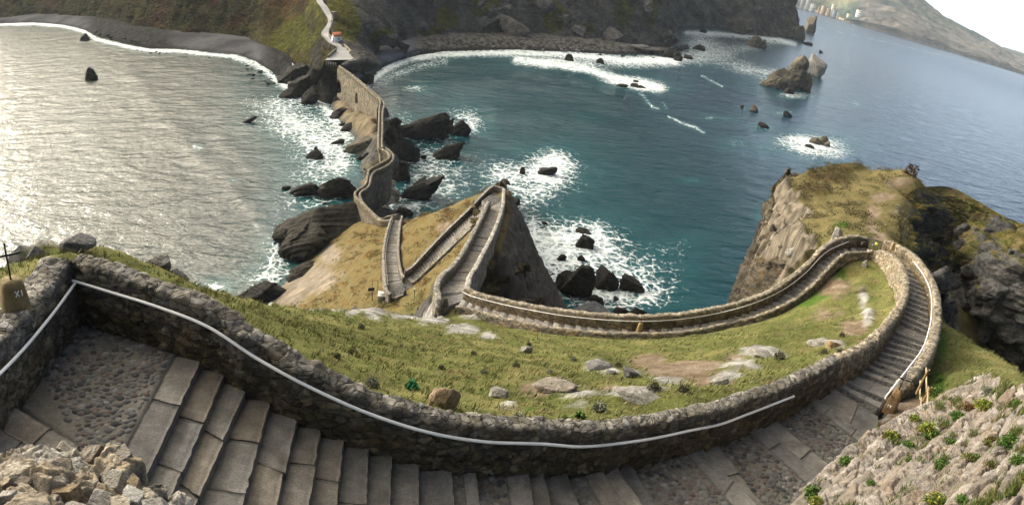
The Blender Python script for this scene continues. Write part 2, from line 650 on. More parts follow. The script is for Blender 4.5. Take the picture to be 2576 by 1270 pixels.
ba = N(t, 'ShaderNodeAttribute', attribute_name='bay').outputs['Fac']
de = N(t, 'ShaderNodeAttribute', attribute_name='deep').outputs['Fac']
pos = gpos(t)
# warped position for lacy foam
wn = N(t, 'ShaderNodeTexNoise', Scale=.25, Detail=4, Roughness=.6)
t.links.new(pos, wn.inputs['Vector'])
vs = t.nodes.new('ShaderNodeVectorMath')
vs.operation = 'MULTIPLY_ADD'
t.links.new(wn.outputs['Color'], vs.inputs[0])
vs.inputs[1].default_value = (5, 5, 0)
t.links.new(pos, vs.inputs[2])


def lace(scale, wdt):
    v = N(t, 'ShaderNodeTexVoronoi', Scale=scale)
    v.feature = 'DISTANCE_TO_EDGE'
    v.voronoi_dimensions = '2D'
    t.links.new(vs.outputs[0], v.inputs['Vector'])
    return mth(t, 'SUBTRACT', 1.0, mth(t, 'DIVIDE', v.outputs['Distance'], wdt, clamp=True))


l1 = lace(.30, .16)
l2 = lace(.7, .20)
ln = noise(t, .42, 5, .66, pos)
ln2 = noise(t, .12, 4, .6, pos)
k = mth(t, 'MULTIPLY_ADD', fo, 1.70, -1.40)
k = mth(t, 'MULTIPLY_ADD', l1, .46, k)
k = mth(t, 'MULTIPLY_ADD', l2, .46, k)
k = mth(t, 'MULTIPLY_ADD', mth(t, 'SUBTRACT', ln, .5), 1.0, k)
k = mth(t, 'MULTIPLY_ADD', mth(t, 'SUBTRACT', ln2, .5), .9, k)
k = mth(t, 'DIVIDE', k, .62, clamp=True)
foamf = k
base = mixc(t, ba, (.010, .022, .020), (.0, .028, .038))
base = mixc(t, de, base, (.002, .022, .052))
ae2 = mth(t, 'MULTIPLY', mth(t, 'MULTIPLY', ae, ln2), 1.1, clamp=True)
base = mixc(t, ae2, base, (.02, .15, .16))
patch = noise(t, .02, 3, .5, pos)
base = mixc(t, mth(t, 'MULTIPLY', patch, .45), base, (.001, .012, .018))
fcol = mixc(t, noise(t, 1.6, 5, .7, pos), (.50, .58, .62), (.88, .90, .91))
colr = mixc(t, foamf, base, fcol)
t.links.new(colr, b.inputs['Base Color'])
fa = N(t, 'ShaderNodeAttribute', attribute_name='far').outputs['Fac']
t.links.new(mth(t, 'MULTIPLY_ADD', fa, .16, mth(t, 'MULTIPLY_ADD', ba, -.10, mth(t, 'MULTIPLY_ADD', foamf, .6, .19))), b.inputs['Roughness'])
b.inputs['IOR'].default_value = 1.33
spec_ = mth(t, 'MULTIPLY_ADD', ba, -.74, .84)
t.links.new(mth(t, 'MULTIPLY_ADD', de, .22, spec_), b.inputs['Specular IOR Level'])
# wavelets
mp = N(t, 'ShaderNodeMapping')
mp.inputs['Rotation'].default_value = (0, 0, math.radians(-28))
mp.inputs['Scale'].default_value = (.55, 1.0, 1.0)
t.links.new(pos, mp.inputs['Vector'])
wv = mp.outputs[0]
h = mth(t, 'MULTIPLY', noise(t, .09, 2, .5, wv), 1.3)
h = mth(t, 'MULTIPLY_ADD', noise(t, .30, 3, .55, wv, .5), .95, h)
h = mth(t, 'MULTIPLY_ADD', noise(t, 1.1, 4, .6, wv, .4), .28, h)
h = mth(t, 'MULTIPLY', h, mth(t, 'MULTIPLY_ADD', ba, -.42, 1.0))
h = mth(t, 'MULTIPLY_ADD', foamf, .15, h)
bp = N(t, 'ShaderNodeBump', Strength=1.0, Distance=1.0)
t.links.new(h, bp.inputs['Height'])
t.links.new(bp.outputs[0], b.inputs['Normal'])
sea.data.materials.append(m)

# pale air that fades the far coast
hz = MB().box((0, 3400, 110), (9000, 8000, 226))
hzo = hz.build('haze', None)
tag(hzo, kind='stuff')
hm = bpy.data.materials.new('haze_air')
hm.use_nodes = True
ht = hm.node_tree
ht.nodes.remove(ht.nodes['Principled BSDF'])
pv = N(ht, 'ShaderNodeVolumePrincipled')
pv.inputs['Color'].default_value = (.82, .91, 1.0, 1)
pv.inputs['Density'].default_value = .00006
pv.inputs['Anisotropy'].default_value = 0.0
ht.links.new(pv.outputs[0], ht.nodes['Material Output'].inputs['Volume'])
hzo.data.materials.append(hm)
SC.cycles.volume_bounces = 1
SC.cycles.max_bounces = 6
SC.cycles.use_denoising = True
# ------------------------------------------------------------------ heights of the path (display px, z)
# near flight: nosing k runs from (x0,y0) at the wall towards (x1,y1); tread k lies at ZK(k) and ends at nosing k
NOSE = [((500, 905), (370, 1177)), ((557, 937), (432, 1225)), ((615, 980), (505, 1217)), ((672, 1007), (600, 1270)),
        ((740, 1050), (690, 1270)), ((802, 1075), (778, 1225)), ((857, 1101), (845, 1225)), ((922, 1126), (917, 1270)),
        ((980, 1144), (977, 1270)), ((1047, 1164), (1047, 1270)), ((1132, 1177), (1140, 1270)), ((1192, 1185), (1202, 1270)),
        ((1328, 1187), (1340, 1270)), ((1364, 1186), (1385, 1270)), ((1420, 1188), (1452, 1270)), ((1512, 1184), (1570, 1270)),
        ((1548, 1176), (1612, 1270)), ((1585, 1170), (1650, 1270)), ((1765, 1128), (1845, 1212)), ((1802, 1118), (1900, 1245)),
        ((1912, 1072), (2030, 1170)), ((1950, 1058), (2060, 1150)), ((2056, 1000), (2155, 1080)), ((2098, 975), (2192, 1036))]
COB = {11, 12, 15, 18, 20, 22}      # treads that are cobbled (tread k = between nosing k-1 and k)


def ZK(k):
    return 48.0-.165*k


# loop (upper path from the near flight to the gate): left (inner wall foot), right (outer wall foot)
LOOP = [((2098, 975), (2192, 1036), 44.2), ((2125, 958), (2228, 1002), 43.7), ((2158, 940), (2262, 975), 43.2), ((2188, 912), (2288, 953), 42.6),
        ((2213, 885), (2313, 912), 41.9), ((2240, 845), (2326, 872), 41.1), ((2266, 802), (2334, 832), 40.3),
        ((2276, 765), (2336, 788), 39.6), ((2275, 730), (2331, 752), 39.0), ((2264, 697), (2319, 722), 38.5),
        ((2248, 672), (2300, 692), 38.1), ((2228, 652), (2276, 665), 37.7), ((2205, 640), (2240, 643), 37.5), ((2180, 634), (2214, 630), 37.45)]
# lower path from the gate back to the left: inner kerb, outer wall foot
LOW = [((2180, 634), (2180, 622), 37.45), ((2150, 637), (2145, 622), 37.4), ((2118, 647), (2100, 632), 37.1), ((2090, 670), (2063, 657), 36.5),
       ((2060, 702), (2035, 688), 35.7), ((2022, 737), (1992, 725), 34.9), ((1962, 775), (1936, 762), 34.1), ((1902, 797), (1872, 787), 33.4),
       ((1852, 808), (1830, 799), 32.9), ((1780, 824), (1775, 811), 32.5), ((1700, 836), (1700, 822), 32.1), ((1600, 839), (1600, 827), 31.7),
       ((1500, 835), (1502, 822), 31.2), ((1400, 826), (1405, 811), 30.7), ((1320, 812), (1327, 797), 30.2), ((1250, 796), (1258, 782), 29.7),
       ((1192, 779), (1200, 767), 29.3), ((1150, 772), (1165, 752), 29.0)]
# path 1 along the crest of the spur (left foot, right foot)
P1 = [((1112, 772), (1163, 752), 28.95), ((1106, 745), (1168, 735), 28.8), ((1118, 718), (1172, 718), 28.4), ((1146, 690), (1188, 692), 27.6),
      ((1170, 655), (1207, 655), 26.6), ((1196, 605), (1230, 610), 25.3), ((1218, 560), (1248, 565), 24.3), ((1232, 528), (1258, 530), 23.8), ((1236, 520), (1260, 505), 23.6)]
TURN = [((1236, 518), (1259, 512), 23.6), ((1222, 512), (1258, 490), 23.55), ((1212, 510), (1245, 484), 23.4)]
P2 = [((1232, 526), (1240, 484), 23.4), ((1212, 546), (1214, 506), 22.6), ((1190, 568), (1182, 540), 21.4), ((1150, 606), (1140, 580), 19.6), ((1112, 642), (1100, 620), 18.0), ((1075, 677), (1063, 660), 16.8),
      ((1050, 700), (1040, 685), 16.1), ((1036, 712), (1022, 698), 15.9)]
LAND = [(1020, 700), (1036, 712), (1050, 722), (1030, 740), (985, 752), (976, 740), (974, 715), (1008, 712)]
P3 = [((974, 722), (1012, 712), 15.8), ((971, 690), (1004, 690), 15.2), ((969, 650), (999, 650), 14.0), ((974, 610), (1000, 610), 12.6), ((983, 575), (1004, 575), 11.2), ((990, 556), (1009, 553), 10.4)]


def CRr(nodes):
    """left, right polylines of a strip in world space"""
    L = np.array([Pz(n[0][0], n[0][1], n[2]) for n in nodes])
    R = np.array([Pz(n[1][0], n[1][1], n[2]) for n in nodes])
    return L, R


# ------------------------------------------------------------------ islet ground: control points -> TIN -> graded grid
CP = []


def cp(*a):
    for n in a:
        CP.append(PN(n) if len(n) == 4 else np.array(n, float))


# beside the paths: ground lies just under the treads
def under(nodes, dz=.12, wid=.0):
    L, R = CRr(nodes)
    for k in range(len(L)):
        for Q in (L[k], R[k]):
            CP.append(Q-np.array([0, 0, dz]))


L0 = np.array([Pz(*n[0], ZK(k)) for k, n in enumerate(NOSE)])
R0 = np.array([Pz(*n[1], ZK(k)) for k, n in enumerate(NOSE)])
R0 = L0+(R0-L0)/np.linalg.norm(R0-L0, axis=1)[:, None]*np.where(np.arange(len(L0)) < 18, 3.7, np.linalg.norm(R0-L0, axis=1))[:, None]
_ex = np.where(np.arange(len(L0)) >= 14, 1.3, 0.0)
R0 = R0+(R0-L0)/np.linalg.norm(R0-L0, axis=1)[:, None]*(_ex*np.array([1]*22+[.6, .2]))[:, None]
under(LOOP, .5)
under(LOW, .5)
under(P1, .5)
under(P2, .5)
under(P3, .5)
for k in range(0, len(L0)):
    CP.append(L0[k]-np.array([0, 0, .5]))
    CP.append(R0[k]-np.array([0, 0, .5]))
# outside of the upper wall: turf comes up near the crest of the wall
for x, y, zz in [(60, 722, 48.9), (150, 655, 48.9), (195, 640, 48.8), (260, 664, 48.6), (400, 728, 48.2), (520, 818, 47.7), (640, 888, 47.4), (760, 952, 47.0),
                 (900, 1008, 46.6), (1050, 1052, 46.3), (1200, 1073, 46.05), (1350, 1078, 45.8), (1500, 1070, 45.5), (1650, 1050, 45.2), (1800, 1018, 44.9),
                 (1950, 968, 44.4), (2060, 915, 43.9), (2150, 872, 42.8)]:
    cp((x, y, 'z', zz))
# far edge of the left hand tongue and the break of the slope above the sea
EDGE = [(-60, 690, 19), (40, 660, 21), (90, 626, 22), (170, 603, 23), (290, 618, 24), (370, 640, 25), (420, 672, 26), (470, 705, 27), (565, 735, 30), (690, 770, 36), (760, 776, 39), (840, 782, 43), (880, 786, 45),
        (940, 792, 46), (1000, 797, 47), (1060, 808, 47)]
for x, y, r in EDGE:
    cp((x, y, 'r', r))
    q = Pr(x, y, r)
    d = q[:2]/np.linalg.norm(q[:2])
    CP.append(np.array([q[0]+d[0]*2, q[1]+d[1]*2, q[2]-2.5]))
    CP.append(np.array([q[0]+d[0]*9, q[1]+d[1]*9, max(q[2]-14, 10)]))
    if x < 860:
        CP.append(np.array([q[0]+d[0]*24, q[1]+d[1]*24, max(q[2]-42, -2)]))
# mid slope
for x, y, r in [(700, 850, 20), (900, 900, 22), (1100, 930, 23), (1000, 850, 32), (850, 820, 32), (1200, 880, 33), (1400, 900, 29), (1400, 990, 20), (1600, 900, 32), (1600, 985, 21),
                (1800, 880, 35), (1800, 960, 24), (1950, 860, 36), (2000, 900, 31), (1250, 990, 19), (1300, 850, 39), (1480, 860, 40), (1150, 830, 43)]:
    cp((x, y, 'r', r))
# floor inside the loop (below the retaining face of the upper path)
for x, y, zz in [(2150, 655, 37.1), (2182, 690, 36.6), (2198, 740, 36.5), (2175, 790, 37.2), (2190, 835, 39.0), (2120, 720, 36.0), (2090, 760, 36.2), (2060, 830, 38.2), (2130, 800, 37.6), (2020, 800, 36.3), (2180, 870, 41.5)]:
    cp((x, y, 'z', zz))
# rubble landing at the foot of the stepped wall on the right
cp((2250, 1010, 'z', 44.05), (2238, 1030, 'z', 44.08), (2290, 1000, 'z', 44.0), (2330, 1050, 'z', 44.1), (2260, 1060, 'z', 44.1), (2215, 1065, 'z', 44.1), (2180, 1100, 'z', 44.1), (2120, 1160, 'z', 44.2))
# right hand turf
for x, y, r in [(2362, 830, 44), (2356, 800, 48), (2400, 822, 46), (2470, 868, 42), (2540, 908, 38), (2576, 942, 35), (2640, 985, 32), (2345, 950, 31), (2360, 900, 36), (2400, 990, 22), (2420, 930, 30), (2500, 960, 27),
                (2500, 1005, 17), (2576, 1010, 17), (2640, 1050, 17), (2340, 1000, 25)]:
    cp((x, y, 'r', r))
for x, y, r in [(2352, 790, 51), (2400, 815, 49), (2470, 862, 45), (2540, 902, 41), (2576, 936, 38), (2650, 985, 35)]:
    q = Pr(x, y, r)
    CP.append(np.array([q[0]+3, q[1]+1, q[2]-4]))
    CP.append(np.array([q[0]+10, q[1]+5, q[2]-18]))
# headland beyond the gate
for x, y, r in [(2190, 600, 63), (2140, 590, 63), (2085, 600, 62), (2050, 620, 61), (2010, 660, 59), (1975, 690, 57.5), (1930, 728, 55.5), (2100, 560, 68), (2160, 560, 68), (2200, 560, 68), (2235, 590, 65),
                (2000, 560, 69), (2010, 600, 64), (2060, 540, 73), (2150, 520, 76), (2200, 490, 81), (2240, 520, 76), (2050, 490, 80), (2100, 450, 87), (2000, 500, 79), (1985, 470, 85), (2150, 440, 90), (1970, 452, 88), (2030, 432, 91), (2080, 421, 93), (2140, 416, 94),
                (2200, 424, 94), (2280, 424, 95), (2250, 460, 88), (2300, 470, 88), (2330, 450, 93), (2290, 500, 82), (2270, 530, 77), (2262, 570, 70), (2270, 615, 62), (2300, 650, 56), (2330, 700, 53), (2348, 760, 50.5),
                (2400, 470, 97), (2450, 500, 98), (2500, 530, 99), (2576, 570, 100), (2650, 610, 102)]:
    cp((x, y, 'r', r))
for x, y, r in [(2030, 432, 91), (2080, 421, 93), (2140, 416, 94), (2200, 424, 94), (2280, 424, 95), (2330, 448, 95), (2400, 470, 97), (2500, 530, 99), (2650, 610, 102)]:
    q = Pr(x, y, r)
    CP.append(np.array([q[0]+.6, q[1]+3, q[2]-1.5]))
    CP.append(np.array([q[0]+4, q[1]+18, q[2]-22]))
    CP.append(np.array([q[0]+8, q[1]+34, -3]))
# spur with the switchbacks: crest, left flank down to the sea
for x, y, r in [(1012, 545, 124), (1050, 540, 117), (1100, 526, 110), (1150, 506, 106), (1190, 486, 102), (1228, 470, 101), (1262, 470, 100), (1275, 478, 99)]:
    cp((x, y, 'r', r))
    q = Pr(x, y, r)
    CP.append(np.array([q[0]+1, q[1]+4, q[2]-3]))
    CP.append(np.array([q[0]+3, q[1]+22, -2]))
for x, y, zz in [(1120, 600, 19.8), (1060, 590, 16.5), (1040, 640, 16.3), (1150, 545, 22), (1160, 640, 21.0), (1110, 690, 19.5), (1080, 720, 18.5), (1060, 760, 17.5), (1085, 735, 22.5),
                 (985, 765, 15.5), (940, 700, 13.2), (950, 640, 12.2), (955, 600, 10.5), (930, 585, 8.0), (975, 560, 9.8), (1000, 775, 16.0), (920, 760, 14.5), (880, 770, 12.5), (900, 700, 11.0), (900, 640, 9.0), (880, 600, 7.0),
                 (850, 660, 6.5), (840, 720, 8.0), (800, 690, 4.0), (780, 740, 5.0), (740, 770, 3.5), (800, 775, 8), (850, 620, 5.0), (700, 765, 1.5), (690, 740, .3), (730, 700, .2), (770, 660, .2),
                 (800, 630, 1.5), (820, 590, 3.0), (870, 540, 3.5), (905, 560, 6.0), (660, 780, 0), (930, 545, 4.0), (1010, 770, 17.5), (900, 780, 14), (960, 790, 16), (1030, 800, 17), (1080, 790, 18)]:
    cp((x, y, 'z', zz))
for x, y, zz in [(745, 640, -2), (680, 700, -2), (640, 760, -2), (600, 790, -2), (780, 600, -2), (840, 545, -2), (880, 510, -1)]:
    cp((x, y, 'z', zz))
# sea side of the low path wall and of the spur: dropping to the cove (the cliff sheet covers it)
for n in LOW[3:]:
    q = Pz(n[1][0], n[1][1], n[2])
    CP.append(np.array([q[0], q[1]+1.2, q[2]-.6]))
    CP.append(np.array([q[0], q[1]+9, q[2]-20]))
    CP.append(np.array([q[0], q[1]+20, -3]))
for n in P1[1:]:
    q = Pz(n[1][0], n[1][1], n[2])
    CP.append(np.array([q[0]+1.0, q[1]+.2, q[2]-.5]))
    CP.append(np.array([q[0]+9, q[1]+5, q[2]-15]))
    CP.append(np.array([q[0]+16, q[1]+9, -3]))
for x, y, zz in [(300, 900, 47.3), (200, 830, 47.3), (100, 960, 47.3), (60, 1010, 47.3), (190, 1100, 47.3), (300, 1100, 47.3), (400, 1000, 47.3), (330, 850, 47.3)]:
    cp((x, y, 'z', zz))
for x, y, r in [(1880, 662, 75), (1894, 603, 79), (1908, 566, 82), (1924, 520, 86), (1936, 480, 90), (1970, 446, 95)]:
    q = Pr(x, y, r)
    CP.append(q+np.array([0, 0, -2.5]))
    CP.append(np.array([q[0]-2.5, q[1]+3.5, -3]))
    CP.append(np.array([q[0]-6, q[1]+9, -3.5]))
for x, y in [(1700, 740), (1780, 745), (1825, 740), (1845, 700), (1862, 640), (1876, 580), (1890, 530), (1905, 490), (1925, 440), (1800, 600), (1700, 650)]:
    cp((x, y, 'z', -3))
# gully on the right, below the layered cliff sheet
for x, y, r in [(2310, 660, 80), (2330, 640, 88), (2370, 630, 94), (2420, 640, 96), (2470, 650, 95), (2530, 640, 94), (2340, 740, 66), (2400, 760, 80), (2450, 800, 88), (2500, 850, 92), (2560, 850, 94), (2300, 560, 88), (2350, 530, 95), (2420, 560, 99), (2500, 590, 100)]:
    cp((x, y, 'r', r))
# behind and under the viewer
for x, y, zz in [(-14, -2, 46), (14, 0, 46), (0, 2, 46), (-8, 3, 46.5), (8, 4, 45.5), (22, 4, 45), (30, 10, 41), (-24, 10, 46), (0, -6, 46), (-4, 5.5, 46.5), (-12, 5, 46.8)]:
    CP.append(np.array([x, y, zz], float))

CP = np.array(CP)
_, idx = np.unique(np.round(CP[:, :2]/.25), axis=0, return_index=True)
CP = CP[idx]
cen = CP[:, :2].mean(0)
res = delaunay_2d_cdt([Vector(p) for p in (CP[:, :2]-cen)], [], [], 0, 1e-5)
tv = [Vector((v[0]+cen[0], v[1]+cen[1], CP[o[0]][2])) for v, o in zip(res[0], res[3])]
TIN = BVHTree.FromPolygons(tv, [tuple(f) for f in res[2]])


def graded(lo, hi, f0, f1, fine, grow):
    a = list(np.arange(f0, f1, fine))
    s = fine
    x = f1
    while x < hi:
        a.append(x)
        s = min(s*grow, .7)
        x += s
    s = fine
    x = f0
    while x > lo:
        s = min(s*grow, .7)
        x -= s
        a.insert(0, x)
    return np.array(a)


gx = graded(-62, 120, -20, 27, .26, 1.02)
gy = graded(-6, 150, 8, 52, .26, 1.02)
GX, GY = np.meshgrid(gx, gy)
Zg = np.full(GX.shape, -4.0)
down = Vector((0, 0, -1))
for i in range(GX.shape[0]):
    for j in range(GX.shape[1]):
        h_ = TIN.ray_cast(Vector((GX[i, j], GY[i, j], 500)), down)
        if h_[0] is not None:
            Zg[i, j] = h_[0].z
Zs = Zg.copy()
_sx, _sy, _rr = proj(np.stack([GX, GY, np.maximum(Zs, 0)], -1).reshape(-1, 3))
Zs[((_sx > 1600) & (_sx < 1858) & (_rr > 70) & (_rr < 400)).reshape(Zs.shape)] = -4
for it in range(6):
    Zp = np.pad(Zs, 1, mode='edge')
    Zs = (Zp[:-2, 1:-1]+Zp[2:, 1:-1]+Zp[1:-1, :-2]+Zp[1:-1, 2:]+2*Zs)/6
near_path = np.full(GX.shape, 1e9)


def press(nodes, dz=.4, ext=.35):
    """hold the ground below the treads of a flight"""
    global Zs
    L, R = CRr(nodes)
    for k in range(len(L)-1):
        a0, a1 = (L[k]+R[k])/2, (L[k+1]+R[k+1])/2
        hw = max(np.linalg.norm((R[k]-L[k])[:2]), np.linalg.norm((R[k+1]-L[k+1])[:2]))/2+ext
        v = (a1-a0)[:2]
        tu = ((GX-a0[0])*v[0]+(GY-a0[1])*v[1])/max(v@v, 1e-9)
        t_ = np.clip(tu, 0, 1)
        d = np.hypot(GX-a0[0]-t_*v[0], GY-a0[1]-t_*v[1])+np.where((tu < (0.0 if k == 0 else -.3)) | (tu > 1.3), 99, 0)
        zt_ = min(a0[2], a1[2])-dz+0*t_
        Zs = np.where(d < hw, np.minimum(Zs, zt_), Zs)


for _n in (LOOP, LOW, P1, P2, P3):
    press(_n)


def path_dist(nodes):
    L, R = CRr(nodes)
    d = np.full(GX.shape, 1e9)
    for k in range(len(L)-1):
        for A_, B_ in ((L[k], L[k+1]), (R[k], R[k+1]), ((L[k]+R[k])/2, (L[k+1]+R[k+1])/2)):
            v = (B_-A_)[:2]
            tt = np.clip(((GX-A_[0])*v[0]+(GY-A_[1])*v[1])/max(v@v, 1e-9), 0, 1)
            d = np.minimum(d, np.hypot(GX-A_[0]-tt*v[0], GY-A_[1]-tt*v[1]))
    return d


for nd in (LOOP, LOW, P1, P2, P3):
    near_path = np.minimum(near_path, path_dist(nd))
pd = sstep(.3, 2.5, near_path)
Pg = np.stack([GX, GY, Zs], -1)
Nz = gnorm(Pg)[..., 2]
flat = sstep(.45, .8, np.abs(Nz)).reshape(-1)
p3 = Pg.reshape(-1, 3)
dz = (.55*fbm(p3*.16, 4)+.22*fbm(p3*.6, 4)+.10*fbm(p3*2.2, 3))*pd.reshape(-1)
steep = 1-flat
q3 = p3@np.array([[.8, .3, .1], [-.3, .8, .2], [.1, -.5, .9]])*np.array([.25, .25, .8])
dz = dz+steep*pd.reshape(-1)*1.2*ridged(q3, 4)
sx, sy, rr_ = proj(p3)
# rocky places on the turf (real outcrops)
rock = np.zeros(len(p3))
for x, y, rx, ry, st, up in [(900, 788, 34, 7, 1, .2), (960, 795, 50, 8, 1, .35), (1030, 803, 50, 9, 1, .3), (1090, 815, 45, 11, 1, .3), (1160, 832, 45, 11, 1, .2), (1225, 845, 30, 7, .9, .1), (1190, 800, 40, 12, .9, .3),
                             (1500, 920, 30, 14, 1, .25), (1537, 937, 16, 8, 1, .15), (1590, 938, 22, 10, 1, .15), (1315, 880, 16, 9, 0, .0), (1590, 1003, 90, 13, 1, .15), (1400, 975, 70, 14, .8, .2), (1460, 1000, 50, 12, .9, .1),
                             (1680, 955, 60, 12, .8, .1), (1830, 945, 45, 16, 1, .2), (1905, 893, 60, 14, 1, .3), (1870, 922, 60, 13, .9, .2), (1960, 900, 30, 10, .7, .1), (1450, 1025, 30, 10, .7, .1), (2060, 868, 30, 12, .8, .1), (2100, 872, 30, 14, .8, .15),
                             (2170, 745, 14, 40, .8, .1), (2180, 800, 20, 25, .9, .3), (1215, 1000, 20, 10, .6, .05), (1280, 1020, 25, 10, .7, .1),
                             (1960, 470, 30, 40, .9, .5), (1950, 560, 35, 60, .9, 1.0), (1930, 650, 45, 60, .95, 1.3), (1990, 640, 25, 30, .8, .5), (1960, 700, 30, 30, .9, .5), (2010, 655, 20, 20, .8, .3), (1985, 600, 14, 20, .6, .3), (2005, 545, 20, 15, .6, .2),
                             (2260, 530, 14, 30, .6, .2), (2270, 600, 12, 20, .5, .1)]:
    q_ = ((sx-x)/rx)**2+((sy-y)/ry)**2
    bmp = st*np.exp(-q_*1.0)
    rock = np.maximum(rock, bmp)
    dz = dz+up*np.exp(-q_*1.2)*(.6+.8*ridged(p3*.9, 3))
dirt = np.zeros(len(p3))
for x, y, rx, ry, st in [(1715, 928, 125, 26, 1.0), (1630, 905, 60, 18, .95), (1790, 960, 90, 18, .8), (1380, 978, 90, 22, .8), (1530, 985, 60, 10, .6), (1850, 905, 40, 16, .6), (2100, 725, 60, 40, .75), (2080, 790, 60, 30, .6), (2150, 830, 50, 30, .8), (2190, 870, 40, 20, .8), (1990, 815, 40, 10, .5),
                         (2260, 460, 40, 14, 1.0), (2220, 495, 36, 12, 1.0), (2200, 530, 20, 24, .95), (2195, 570, 20, 25, .95), (2215, 600, 22, 16, .9), (2290, 1030, 60, 40, 1.0), (2240, 1060, 60, 40, .9),
                         (1450, 845, 20, 5, .5), (1490, 880, 24, 6, .5), (880, 640, 60, 70, .4), (770, 700, 90, 50, 1.0), (720, 750, 60, 25, 1.0), (830, 640, 40, 40, .8), (860, 690, 30, 30, .5), (1110, 575, 16, 18, .8), (1000, 765, 40, 10, .5), (1130, 560, 30, 16, .6)]:
    q_ = ((sx-x)/rx)**2+((sy-y)/ry)**2
    dirt = np.maximum(dirt, st*np.exp(-q_*1.0))
wob = .5*fbm(p3*.8, 4)+.25*fbm(p3*2.5, 3)
rk = sstep(.35, .6, rock+wob*.8)
rk = np.maximum(rk, sstep(.45, .75, steep+wob*.5))
rk = rk*(1-sstep(2330, 2345, sx)*sstep(775, 800, sy)*(rr_ < 56))
dt = sstep(.35, .65, dirt+wob*.7)
# albedo
n1 = fbm(p3*.35, 4)[:, None]
n2 = fbm(p3*1.3+50, 4)[:, None]
n3 = fbm(p3*.9+90, 3)[:, None]
straw, green, olive, brown = [np.array(c) for c in ((.195, .178, .072), (.085, .105, .03), (.118, .126, .042), (.12, .085, .045))]
g = lerp(olive, straw, sstep(-.15, .45, n1+.6*n2))
g = lerp(g, green, sstep(.1, .5, n3-.3*n1))
g = lerp(g, brown, sstep(.15, .55, n2-n1*.5)*.7)
g = g*(1+.35*fbm(p3*.22+33, 3))[:, None]
# the spur wears rusty heath, the headland and its crest dark scrub
spur = (sstep(60, 80, p3[:, 1])*sstep(12, 2, p3[:, 0]))[:, None]
rust = np.array((.15, .085, .03))
g = lerp(g, lerp(np.array((.15, .12, .058)), rust, sstep(-.1, .35, n2+n3*.6)), spur*.85)
hd = (sstep(44, 60, p3[:, 1])*sstep(14, 20, p3[:, 0]))[:, None]
g = lerp(g, lerp(np.array((.17, .135, .065)), np.array((.09, .08, .032)), sstep(-.1, .4, n2+.4*n1)), hd*.8)
lush = np.zeros(len(p3))
for x, y, rx, ry in [(2320, 440, 40, 9), (2360, 452, 30, 9), (2375, 470, 24, 10), (1290, 795, 60, 8), (1200, 783, 30, 6), (2050, 745, 50, 14), (2020, 760, 40, 14), (2370, 870, 12, 50), (2360, 960, 20, 30), (1120, 1040, 40, 14), (2110, 690, 22, 22), (1330, 1030, 20, 6), (1440, 1050, 30, 6), (1085, 770, 20, 6), (2115, 570, 24, 8)]:
    lush = np.maximum(lush, np.exp(-(((sx-x)/rx)**2+((sy-y)/ry)**2)))
g = lerp(g, np.array((.06, .125, .018)), (sstep(.3, .7, lush+.4*wob)*.85)[:, None])
scrub = np.zeros(len(p3))
for x, y, rx, ry in [(2080, 445, 70, 24), (2040, 480, 50, 24), (2130, 425, 50, 12), (2000, 505, 40, 12), (2440, 500, 60, 30)]:
    scrub = np.maximum(scrub, np.exp(-(((sx-x)/rx)**2+((sy-y)/ry)**2)))
sc_ = sstep(.35, .65, scrub+.6*wob)
g = lerp(g, lerp(np.array((.05, .045, .018)), np.array((.075, .045, .02)), sstep(-.1, .3, n2)), sc_[:, None]*.9)
dz = dz+sc_*(.35+.5*np.abs(fbm(p3*1.5, 3)))
soil = lerp(np.array((.17, .125, .085)), np.array((.26, .21, .16)), sstep(-.2, .4, n2))
far_slab = (sstep(60, 70, p3[:, 1])*sstep(-15, -25, p3[:, 0]))[:, None]
soil = lerp(soil, lerp(np.array((.17, .145, .115)), np.array((.29, .245, .19)), sstep(-.3, .4, n1+.5*n2)), far_slab)
stone_l = lerp(np.array((.20, .19, .175)), np.array((.42, .41, .39)), sstep(-.3, .35, n2+.4*n3))
stone_o = lerp(np.array((.065, .056, .044)), np.array((.235, .20, .155)), sstep(-.3, .35, n2+.4*n3))
stone_d = lerp(np.array((.055, .052, .05)), np.array((.12, .11, .10)), sstep(-.3, .35, n2+.4*n3))
warm = (sstep(1800, 1900, sx)*(p3[:, 1] > 42))[:, None]
st_ = lerp(stone_l, stone_o, warm)
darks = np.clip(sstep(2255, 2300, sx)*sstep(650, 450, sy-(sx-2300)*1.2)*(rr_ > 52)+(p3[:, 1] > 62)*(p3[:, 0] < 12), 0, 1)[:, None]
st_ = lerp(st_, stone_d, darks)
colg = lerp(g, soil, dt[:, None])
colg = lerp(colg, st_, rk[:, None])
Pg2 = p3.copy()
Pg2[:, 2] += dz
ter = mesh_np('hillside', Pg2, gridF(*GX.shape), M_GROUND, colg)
tag(ter, kind='structure')
TERB = BVHTree.FromPolygons([Vector(v) for v in Pg2], [tuple(int(k) for k in f) for f in gridF(*GX.shape)])
TURF = dict(P=Pg2, rk=rk, dt=dt, sx=sx, sy=sy, shape=GX.shape, spur=spur[:, 0], hd=hd[:, 0], col=g, lush=lush)


def ground_at(x, y):
    h_ = TERB.ray_cast(Vector((x, y, 300)), down)
    return h_[0].z if h_[0] is not None else 0.0


def hit(px, py):
    """first ground point seen at a place of the panorama"""
    d = ray(px, py)
    h_ = TERB.ray_cast(Vector(CAMP), Vector(d).normalized())
    return np.array(h_[0]) if h_[0] is not None else Pz(px, py, 0)
# ------------------------------------------------------------------ stone walls
PAL = np.array([(.17, .155, .13), (.23, .205, .165), (.12, .115, .11), (.29, .255, .195), (.15, .15, .155), (.20, .165, .115), (.095, .09, .085), (.25, .235, .215)])
ZUP = np.array([0, 0, 1.0])


